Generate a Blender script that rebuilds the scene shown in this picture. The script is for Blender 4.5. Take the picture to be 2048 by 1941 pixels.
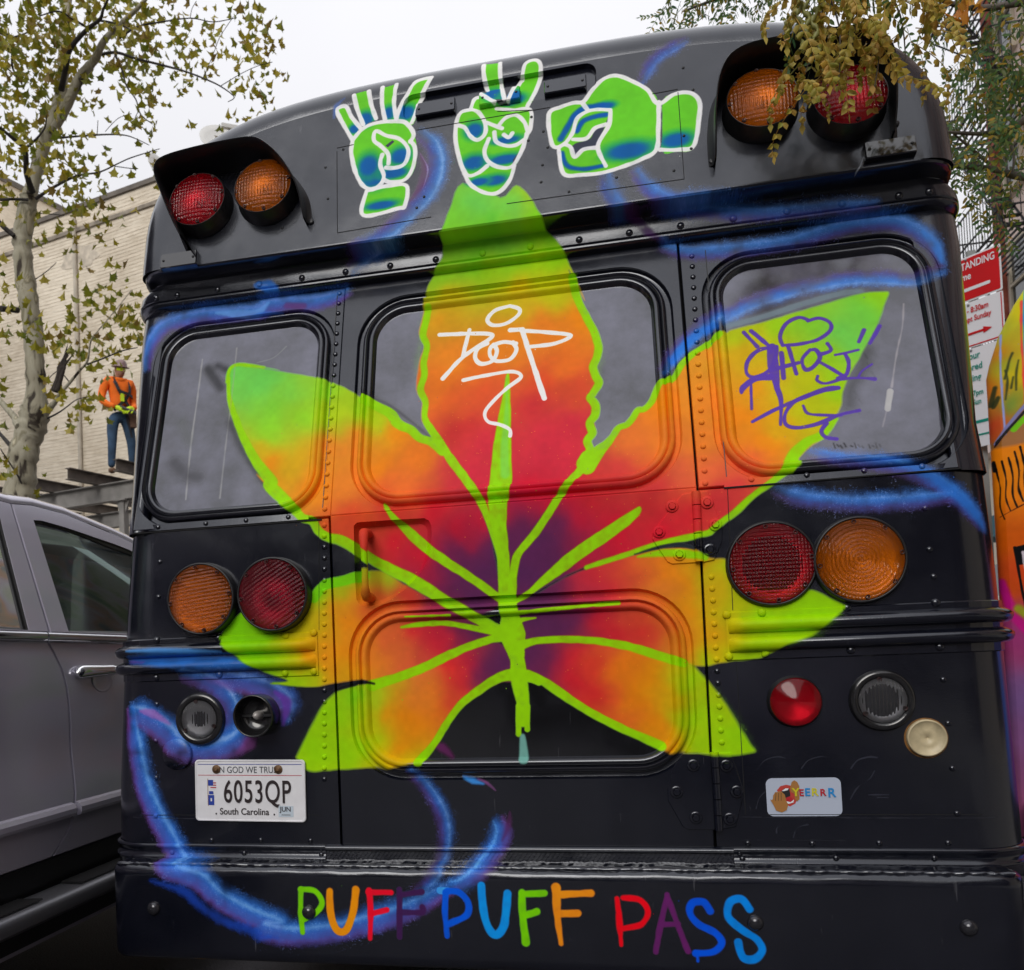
import bpy, bmesh, math, random
import numpy as np
from mathutils import Vector, Matrix
from mathutils.geometry import tessellate_polygon

for o in list(bpy.data.objects): bpy.data.objects.remove(o)
SC = bpy.context.scene
COL = SC.collection

# ------------------------------------------------------------------ camera
cam_data = bpy.data.cameras.new('camera')
cam = bpy.data.objects.new('camera', cam_data); COL.objects.link(cam); SC.camera = cam
YAW, PITCH, ROLL = -0.2312, 0.0343, -0.0386
CAM = Vector((0.2492, -2.2918, 1.1188))
_f = Vector((math.sin(YAW) * math.cos(PITCH), math.cos(YAW) * math.cos(PITCH), math.sin(PITCH)))
_r0 = Vector((math.cos(YAW), -math.sin(YAW), 0)); _u0 = _r0.cross(_f)
_r = _r0 * math.cos(ROLL) + _u0 * math.sin(ROLL); _u = -_r0 * math.sin(ROLL) + _u0 * math.cos(ROLL)
cam.matrix_world = Matrix(((_r.x, _u.x, -_f.x, CAM.x), (_r.y, _u.y, -_f.y, CAM.y), (_r.z, _u.z, -_f.z, CAM.z), (0, 0, 0, 1)))
cam_data.sensor_fit = 'HORIZONTAL'; cam_data.sensor_width = 36.0
cam_data.lens = 1888.18 * 36 / 2048
cam_data.shift_x = 234.3 / 2048; cam_data.shift_y = 291.0 / 2048
cam_data.clip_start = 0.05; cam_data.clip_end = 2000
cam_data.dof.use_dof = True; cam_data.dof.focus_distance = 2.3; cam_data.dof.aperture_fstop = 9.0

# ------------------------------------------------------------------ world: pale overcast sky
W = bpy.data.worlds.new('World'); SC.world = W; W.use_nodes = True
nt = W.node_tree; nt.nodes.clear()
out = nt.nodes.new('ShaderNodeOutputWorld'); bg = nt.nodes.new('ShaderNodeBackground')
sky = nt.nodes.new('ShaderNodeTexSky'); sky.sky_type = 'NISHITA'; sky.sun_disc = False
SUN_EL, SUN_AZ = math.radians(31), math.radians(188)
sky.sun_elevation = SUN_EL; sky.sun_rotation = SUN_AZ; sky.dust_density = 3.0
hs = nt.nodes.new('ShaderNodeHueSaturation'); hs.inputs['Saturation'].default_value = 0.12
tc = nt.nodes.new('ShaderNodeTexCoord'); nz = nt.nodes.new('ShaderNodeTexNoise'); nz.inputs['Scale'].default_value = 1.6; nz.inputs['Detail'].default_value = 4
mr = nt.nodes.new('ShaderNodeMapRange'); mr.inputs['From Min'].default_value = 0.3; mr.inputs['From Max'].default_value = 0.7; mr.inputs['To Min'].default_value = 8.5; mr.inputs['To Max'].default_value = 9.7
mx = nt.nodes.new('ShaderNodeMix'); mx.data_type = 'RGBA'; mx.inputs['Factor'].default_value = 0.88
cmb = nt.nodes.new('ShaderNodeCombineColor')
m2 = nt.nodes.new('ShaderNodeMath'); m2.operation = 'MULTIPLY'; m2.inputs[1].default_value = 1.045
sx_ = nt.nodes.new('ShaderNodeSeparateXYZ'); nt.links.new(tc.outputs['Generated'], sx_.inputs[0])      # overcast sky: brighter towards the zenith
sq = nt.nodes.new('ShaderNodeMath'); sq.operation = 'POWER'; sq.inputs[1].default_value = 2.0; sq.use_clamp = True; nt.links.new(sx_.outputs['Z'], sq.inputs[0])
gr = nt.nodes.new('ShaderNodeMath'); gr.operation = 'MULTIPLY_ADD'; gr.inputs[1].default_value = 0.85; gr.inputs[2].default_value = 0.86; nt.links.new(sq.outputs[0], gr.inputs[0])
gm = nt.nodes.new('ShaderNodeMath'); gm.operation = 'MULTIPLY'; nt.links.new(gr.outputs[0], gm.inputs[0]); nt.links.new(mr.outputs['Result'], gm.inputs[1])
nt.links.new(tc.outputs['Generated'], nz.inputs['Vector']); nt.links.new(nz.outputs['Fac'], mr.inputs['Value'])
nt.links.new(gm.outputs[0], cmb.inputs[0]); nt.links.new(gm.outputs[0], cmb.inputs[1]); nt.links.new(gm.outputs[0], m2.inputs[0]); nt.links.new(m2.outputs[0], cmb.inputs[2])
nt.links.new(sky.outputs['Color'], hs.inputs['Color']); nt.links.new(hs.outputs['Color'], mx.inputs['A']); nt.links.new(cmb.outputs['Color'], mx.inputs['B'])
nt.links.new(mx.outputs['Result'], bg.inputs['Color']); bg.inputs['Strength'].default_value = 0.10
nt.links.new(bg.outputs['Background'], out.inputs['Surface'])

sun_d = bpy.data.lights.new('sun', 'SUN'); sun_d.energy = 1.5; sun_d.angle = math.radians(30); sun_d.color = (1.0, 0.96, 0.9)
sun = bpy.data.objects.new('sun', sun_d); COL.objects.link(sun)
_sd = Vector((math.sin(SUN_AZ) * math.cos(SUN_EL), math.cos(SUN_AZ) * math.cos(SUN_EL), math.sin(SUN_EL)))
sun.rotation_euler = _sd.to_track_quat('Z', 'Y').to_euler()
SC.view_settings.view_transform = 'Standard'; SC.view_settings.look = 'None'; SC.view_settings.gamma = 1; SC.view_settings.use_curve_mapping = False
SC.view_settings.exposure = 0.0
SC.cycles.max_bounces = 10; SC.cycles.transmission_bounces = 8; SC.cycles.glossy_bounces = 5; SC.cycles.diffuse_bounces = 3; SC.cycles.use_denoising = True

# ------------------------------------------------------------------ helpers
def tag(o, label=None, cat=None, group=None, kind=None):
    if label: o['label'] = label
    if cat: o['category'] = cat
    if group: o['group'] = group
    if kind: o['kind'] = kind
    return o

def empty(name, loc=(0, 0, 0), rz=0, label=None, cat=None, group=None):
    o = bpy.data.objects.new(name, None); COL.objects.link(o); o.location = loc; o.rotation_euler = (0, 0, rz); o.empty_display_size = .1
    return tag(o, label, cat, group)

class MB:
    def __init__(s): s.v = []; s.f = []; s.sm = []
    def add(s, vs, fs, smooth=False):
        b = len(s.v); s.v += [tuple(x) for x in vs]; s.f += [tuple(i + b for i in f) for f in fs]; s.sm += [smooth] * len(fs); return s
    def box(s, x0, x1, y0, y1, z0, z1, M=None):
        vs = [Vector((x, y, z)) for x in (x0, x1) for y in (y0, y1) for z in (z0, z1)]
        if M: vs = [M @ v for v in vs]
        return s.add(vs, [(0, 1, 3, 2), (4, 6, 7, 5), (0, 4, 5, 1), (2, 3, 7, 6), (0, 2, 6, 4), (1, 5, 7, 3)])
    def grid(s, rows, closed=False, smooth=True, flip=False):
        n = len(rows[0]); vs = [p for r in rows for p in r]; fs = []
        for i in range(len(rows) - 1):
            for j in range(n if closed else n - 1):
                q = (i * n + j, i * n + (j + 1) % n, (i + 1) * n + (j + 1) % n, (i + 1) * n + j)
                fs.append(q[::-1] if flip else q)
        return s.add(vs, fs, smooth)
    def tube(s, pts, rad, n=8, caps=True):
        pts = [Vector(p) for p in pts]; m = len(pts); rad = rad if isinstance(rad, (list, tuple)) else [rad] * m
        rows = []; up = Vector((0, 0, 1)); prev = None
        for i, p in enumerate(pts):
            t = (pts[min(m - 1, i + 1)] - pts[max(0, i - 1)])
            if t.length < 1e-9: t = Vector((0, 0, 1))
            t.normalize()
            a = prev if prev is not None else (up if abs(t.z) < .9 else Vector((1, 0, 0)))
            a = (a - t * a.dot(t)); a = a.normalized() if a.length > 1e-6 else t.orthogonal().normalized()
            prev = a; b = t.cross(a)
            rows.append([p + (a * math.cos(2 * math.pi * k / n) + b * math.sin(2 * math.pi * k / n)) * rad[i] for k in range(n)])
        s.grid(rows, closed=True)
        if caps:
            s.add(rows[0], [tuple(range(n))[::-1]]); s.add(rows[-1], [tuple(range(n))])
        return s
    def lathe(s, prof, n=32, M=None, smooth=True):
        """prof: (radius, height) pairs; axis is local -Y (towards the viewer)"""
        rows = []
        for r, h in prof:
            rows.append([Vector((r * math.cos(2 * math.pi * k / n), -h, r * math.sin(2 * math.pi * k / n))) for k in range(n)])
        if M: rows = [[M @ p for p in r] for r in rows]
        return s.grid(rows, closed=True, smooth=smooth)
    def build(s, name, mat, parent=None, share=None):
        me = bpy.data.meshes.new(name); me.from_pydata(s.v, [], s.f); me.polygons.foreach_set('use_smooth', s.sm); me.update()
        bm = bmesh.new(); bm.from_mesh(me); bmesh.ops.recalc_face_normals(bm, faces=bm.faces); bm.to_mesh(me); bm.free()
        if mat: me.materials.append(mat)
        o = bpy.data.objects.new(name, me); COL.objects.link(o)
        if parent: o.parent = parent
        return o

def inst(src, name, parent=None, M=None):
    o = bpy.data.objects.new(name, src.data); COL.objects.link(o); o.parent = parent
    if M is not None: o.matrix_local = M
    return o

def copy_tree(o, parent=None):
    c = o.copy(); COL.objects.link(c); c.parent = parent
    for ch in list(o.children): copy_tree(ch, c)
    return c

def smooth_by_angle(o, deg=35):
    me = o.data
    bm = bmesh.new(); bm.from_mesh(me); a = math.radians(deg)
    bmesh.ops.remove_doubles(bm, verts=bm.verts, dist=1e-5)
    for f in bm.faces: f.smooth = True
    for e in bm.edges:
        e.smooth = len(e.link_faces) == 2 and e.calc_face_angle(0) < a
    bm.to_mesh(me); bm.free(); return o

# ------------------------------------------------------------------ materials
MATS = {}
def mat(name, color=(.5, .5, .5), rough=.5, metal=0, spec=.5, noise=0, nscale=20, bump=0, bscale=60, coat=0, trans=0, ior=1.45, alpha=1, emis=None, bdist=.002, var=None):
    if name in MATS: return MATS[name]
    m = bpy.data.materials.new(name); m.use_nodes = True; t = m.node_tree; b = t.nodes['Principled BSDF']
    b.inputs['Base Color'].default_value = (*color, 1); b.inputs['Roughness'].default_value = rough; b.inputs['Metallic'].default_value = metal
    b.inputs['Specular IOR Level'].default_value = spec; b.inputs['Coat Weight'].default_value = coat; b.inputs['Transmission Weight'].default_value = trans; b.inputs['IOR'].default_value = ior
    b.inputs['Coat Roughness'].default_value = .05
    c = t.nodes.new('ShaderNodeTexCoord')
    if noise:
        n = t.nodes.new('ShaderNodeTexNoise'); n.inputs['Scale'].default_value = nscale; n.inputs['Detail'].default_value = 6
        t.links.new(c.outputs['Object'], n.inputs['Vector'])
        mxx = t.nodes.new('ShaderNodeMix'); mxx.data_type = 'RGBA'
        v = var or tuple(max(0, x * (1 - noise)) for x in color)
        mxx.inputs['A'].default_value = (*v, 1); mxx.inputs['B'].default_value = (*[min(1, x * (1 + noise * .6)) for x in color], 1)
        r = t.nodes.new('ShaderNodeMapRange'); r.inputs['From Min'].default_value = .3; r.inputs['From Max'].default_value = .7
        t.links.new(n.outputs['Fac'], r.inputs['Value']); t.links.new(r.outputs['Result'], mxx.inputs['Factor']); t.links.new(mxx.outputs['Result'], b.inputs['Base Color'])
    if bump:
        n2 = t.nodes.new('ShaderNodeTexNoise'); n2.inputs['Scale'].default_value = bscale; n2.inputs['Detail'].default_value = 4
        t.links.new(c.outputs['Object'], n2.inputs['Vector'])
        bp = t.nodes.new('ShaderNodeBump'); bp.inputs['Strength'].default_value = bump; bp.inputs['Distance'].default_value = bdist
        t.links.new(n2.outputs['Fac'], bp.inputs['Height']); t.links.new(bp.outputs['Normal'], b.inputs['Normal'])
    if emis: b.inputs['Emission Color'].default_value = (*emis[:3], 1); b.inputs['Emission Strength'].default_value = emis[3]
    MATS[name] = m; return m

def rr(cx, cz, w, h, r, n=8):
    """rounded rectangle, counter-clockwise, as (x, z) pairs"""
    r = min(r, w / 2 - 1e-4, h / 2 - 1e-4); o = []
    for (sx, sz, a0) in ((1, 1, 0), (-1, 1, 90), (-1, -1, 180), (1, -1, 270)):
        for k in range(n + 1):
            a = math.radians(a0 + 90 * k / n)
            o.append((cx + sx * (w / 2 - r) + r * math.cos(a), cz + sz * (h / 2 - r) + r * math.sin(a)))
    return o

def text(s, size, mt, parent, M, name='lettering', sx=1.0, extrude=0.0, bold=0.0, align='LEFT', spacing=1.0):
    cu = bpy.data.curves.new(name, 'FONT'); cu.body = s; cu.size = size; cu.extrude = extrude; cu.offset = bold; cu.align_x = align; cu.space_character = spacing
    cu.materials.append(mt); tmp = bpy.data.objects.new(name, cu); COL.objects.link(tmp)
    me = bpy.data.meshes.new_from_object(tmp.evaluated_get(bpy.context.evaluated_depsgraph_get())); bpy.data.objects.remove(tmp); bpy.data.curves.remove(cu)
    if not me.materials: me.materials.append(mt)
    o = bpy.data.objects.new(name, me); COL.objects.link(o); o.parent = parent
    o.matrix_local = M @ Matrix.Diagonal((sx, 1, 1, 1)); return o

# ------------------------------------------------------------------ spray-painted artwork, rasterised into memory
ART_X0, ART_Z0, ART_S = -1.12, 0.37, 1.25          # left edge, bottom edge (m), millimetres per texel
ART_W, ART_H = int(2240 / ART_S), int(2440 / ART_S)
rs = np.random.RandomState(7)

def _up(a, w, h):
    ys = np.linspace(0, a.shape[0] - 1.001, h); xs = np.linspace(0, a.shape[1] - 1.001, w)
    yi = ys.astype(int); xi = xs.astype(int); fy = (ys - yi)[:, None]; fx = (xs - xi)[None]
    a00 = a[yi][:, xi]; a01 = a[yi][:, xi + 1]; a10 = a[yi + 1][:, xi]; a11 = a[yi + 1][:, xi + 1]
    return (a00 * (1 - fx) + a01 * fx) * (1 - fy) + (a10 * (1 - fx) + a11 * fx) * fy

def vnoise(w, h, cell):
    return _up(rs.rand(int(h / cell) + 3, int(w / cell) + 3), w, h).astype(np.float32)

def catmull(p, w, n=7):
    m = len(p); P = [p[0]] + list(p) + [p[-1]]; o = []; ow = []
    for i in range(m - 1):
        a, b, c, d = P[i], P[i + 1], P[i + 2], P[i + 3]
        for k in range(n):
            t = k / n
            o.append(0.5 * ((2 * b) + (c - a) * t + (2 * a - 5 * b + 4 * c - d) * t * t + (3 * b - a - 3 * c + d) * t ** 3))
            ow.append(w[i] * (1 - t) + w[i + 1] * t)
    o.append(p[-1]); ow.append(w[-1])
    return np.array(o), np.array(ow)

def paint_art(layers):
    W, H = ART_W, ART_H
    img = np.zeros((H, W, 4), np.float32)
    n1 = rs.rand(H, W).astype(np.float32) * .6 + vnoise(W, H, 2.2) * .4; n2 = vnoise(W, H, 9); n3 = vnoise(W, H, 40); n4 = vnoise(W, H, 15)
    fine = n1 * .6 + n2 * .4
    for L in layers:
        g = np.array(L[1], float).reshape(-1, 2)
        px = (g[:, 0] - ART_X0 * 1000) / ART_S; py = (g[:, 1] - ART_Z0 * 1000) / ART_S
        P = np.stack([px, py], 1)
        if L[0] == 'p' and len(P) > 6:
            R_ = np.concatenate([P[-1:], P, P[:2]]); P = np.array([.5 * (2 * R_[i + 1] + (R_[i + 2] - R_[i]) * t + (2 * R_[i] - 5 * R_[i + 1] + 4 * R_[i + 2] - R_[(i + 3) % len(R_)]) * t * t + (3 * R_[i + 1] - R_[i] - 3 * R_[i + 2] + R_[(i + 3) % len(R_)]) * t ** 3) for i in range(len(P) - 1) for t in (0, .25, .5, .75)] + [P[-1]])
            px = P[:, 0]; py = P[:, 1]
        if L[0] == 's':
            ws, col, soft, op, sp = L[2], L[3], L[4] / ART_S, L[5], L[6]
            ww = np.interp(np.linspace(0, 1, len(P)), np.linspace(0, 1, len(ws)), ws) / ART_S / 2
            if sp > 0.2: ww = ww * np.interp(np.linspace(0, 1, len(P)), [0, .12, .88, 1], [.35, 1, 1, .3])
            Q, qw = catmull(P, ww)
            m = qw.max() + soft * 2 + 3
            x0 = int(max(0, Q[:, 0].min() - m)); x1 = int(min(W, Q[:, 0].max() + m)); y0 = int(max(0, Q[:, 1].min() - m)); y1 = int(min(H, Q[:, 1].max() + m))
            if x1 <= x0 or y1 <= y0: continue
            sd = np.full((y1 - y0, x1 - x0), 1e3, np.float32)
            for i in range(len(Q) - 1):
                a, b = Q[i], Q[i + 1]
                bx0 = int(max(x0, min(a[0], b[0]) - m)); bx1 = int(min(x1, max(a[0], b[0]) + m)) + 1; by0 = int(max(y0, min(a[1], b[1]) - m)); by1 = int(min(y1, max(a[1], b[1]) + m)) + 1
                if bx1 <= bx0 or by1 <= by0: continue
                X = np.arange(bx0, min(bx1, x1))[None]; Y = np.arange(by0, min(by1, y1))[:, None]
                d = b - a; l2 = d @ d + 1e-6
                t = np.clip(((X - a[0]) * d[0] + (Y - a[1]) * d[1]) / l2, 0, 1)
                dd = np.hypot(X - a[0] - t * d[0], Y - a[1] - t * d[1]) - (qw[i] + (qw[i + 1] - qw[i]) * t)
                v = sd[by0 - y0:by0 - y0 + Y.shape[0], bx0 - x0:bx0 - x0 + X.shape[1]]
                np.minimum(v, dd, out=v)
            sd += (n4[y0:y1, x0:x1] - .5) * 1.7 + (n2[y0:y1, x0:x1] - .5) * .9
            a = np.clip(.5 - sd / (2 * soft), 0, 1)
            _a0 = a
            if sp > 0:
                f = fine[y0:y1, x0:x1]
                a = np.clip(a * 1.15 - (1 - f) * sp * (1.35 - a * .9), 0, 1) * (1 + .3 * sp)
                a = np.clip(a, 0, 1)
                if sp > .3: a = a * np.clip(.25 + 1.15 * (n3[y0:y1, x0:x1] * .55 + n4[y0:y1, x0:x1] * .45), 0, 1)
                if sp > 1.5: a = np.clip(_a0 * 2.2, 0, 1) * (n1[y0:y1, x0:x1] > .80) * np.clip(n4[y0:y1, x0:x1] * 2.2 - .7, 0, 1)
            a = (a * a * (3 - 2 * a)) * op
            if sp == 0: a = a * (.90 + .16 * n2[y0:y1, x0:x1]).clip(0, 1)
            c = np.array(col, np.float32)[None, None] / 255
        elif L[0] == 'p':
            cols, soft, op = L[2], L[3] / ART_S, L[4]
            m = soft + 2
            x0 = int(max(0, px.min() - m)); x1 = int(min(W, px.max() + m)); y0 = int(max(0, py.min() - m)); y1 = int(min(H, py.max() + m))
            X = np.arange(x0, x1)[None] + .0; Y = np.arange(y0, y1)[:, None] + .0
            sd = np.full((y1 - y0, x1 - x0), 1e6, np.float32); ins = np.zeros(sd.shape, bool)
            for i in range(len(P)):
                a_, b_ = P[i], P[(i + 1) % len(P)]; d = b_ - a_; l2 = d @ d + 1e-6
                t = np.clip(((X - a_[0]) * d[0] + (Y - a_[1]) * d[1]) / l2, 0, 1)
                np.minimum(sd, (X - a_[0] - t * d[0]) ** 2 + (Y - a_[1] - t * d[1]) ** 2, out=sd)
                if a_[1] != b_[1]:
                    ins ^= ((a_[1] > Y) != (b_[1] > Y)) & (X < (b_[0] - a_[0]) * (Y - a_[1]) / (b_[1] - a_[1]) + a_[0])
            sd = np.sqrt(sd); sd[ins] *= -1; sd += (n4[y0:y1, x0:x1] - .5) * 2.0 + (n2[y0:y1, x0:x1] - .5) * .9
            a = np.clip(.5 - sd / (2 * soft), 0, 1) * op
            if len(cols) == 1: c = np.array(cols[0][2:], np.float32)[None, None] / 255
            else:
                K = 8; gw, gh = (x1 - x0) // K + 2, (y1 - y0) // K + 2
                gx = (x0 + np.arange(gw) * K)[None]; gy = (y0 + np.arange(gh) * K)[:, None]
                wx = (vnoise(gw, gh, 5) - .5) * 34 + (vnoise(gw, gh, 1.6) - .5) * 6; wy = (vnoise(gw, gh, 5) - .5) * 34 + (vnoise(gw, gh, 1.6) - .5) * 6
                num = np.zeros((gh, gw, 3)); den = np.zeros((gh, gw))
                for q in cols:
                    qx = (q[0] - ART_X0 * 1000) / ART_S; qy = (q[1] - ART_Z0 * 1000) / ART_S
                    w = 1 / (((gx + wx - qx) ** 2 + (gy + wy - qy) ** 2) + 500) ** 1.45
                    num += w[..., None] * (np.array(q[2:]) / 255.) ** 2; den += w
                cc = np.sqrt(num / den[..., None])
                c = np.stack([_up(cc[..., k], gw * K, gh * K)[:y1 - y0, :x1 - x0] for k in range(3)], -1)
        else:
            rx, ry = L[2][0] / ART_S, L[2][1] / ART_S; col, op = L[3], L[4]
            x0 = int(max(0, px[0] - rx * 1.4)); x1 = int(px[0] + rx * 1.4); y0 = int(max(0, py[0] - ry * 1.4)); y1 = int(py[0] + ry * 1.4)
            X = np.arange(x0, x1)[None]; Y = np.arange(y0, y1)[:, None]
            r = np.sqrt(((X - px[0]) / rx) ** 2 + ((Y - py[0]) / ry) ** 2)
            a = np.clip((1.35 - r) / .7, 0, 1); a = np.clip(a + (fine[y0:y1, x0:x1] - .5) * .25 * (a > 0), 0, 1)
            a = a * a * (3 - 2 * a) * op
            u = img[y0:y1, x0:x1]; a = a * (((u[..., 1] - u[..., 2]) > .1) | ((u[..., 2] > .4) & (u[..., 0] < .5)))
            c = np.array(col, np.float32)[None, None] / 255
        u = img[y0:y1, x0:x1]; a = a[..., None]
        ao = a + u[..., 3:] * (1 - a)
        u[..., :3] = np.where(ao > 1e-4, (c * a + u[..., :3] * u[..., 3:] * (1 - a)) / np.maximum(ao, 1e-4), u[..., :3])
        u[..., 3:] = ao
    img[..., :3] *= (.95 + .1 * (n3 * .6 + n2 * .4))[..., None]
    yy = rs.randint(300, H - 300, 5200); xx = rs.randint(200, W - 200, 5200)
    for x, y, k in zip(xx, yy, rs.rand(5200)):
        c = img[y, x]
        if c[3] > .9 and c[0] > .6 and c[1] < .5 and k < .55 and n4[y, x] > .45: img[y, x:x + (2 if k < .15 else 1)] = (.93, .60 + .1 * k, .25, 1)
    # paint specks thrown past the edges of the strokes
    for _ in range(900):
        x = rs.randint(60, W - 60); y = rs.randint(30, H - 60); c = img[min(H - 1, max(0, y + rs.randint(-40, 40))), min(W - 1, max(0, x + rs.randint(-40, 40)))]
        if c[3] > .5 and rs.rand() < .6: img[y:y + rs.randint(1, 3), x:x + rs.randint(1, 3)] = (c[0], c[1], c[2], .8)
    return img

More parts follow.
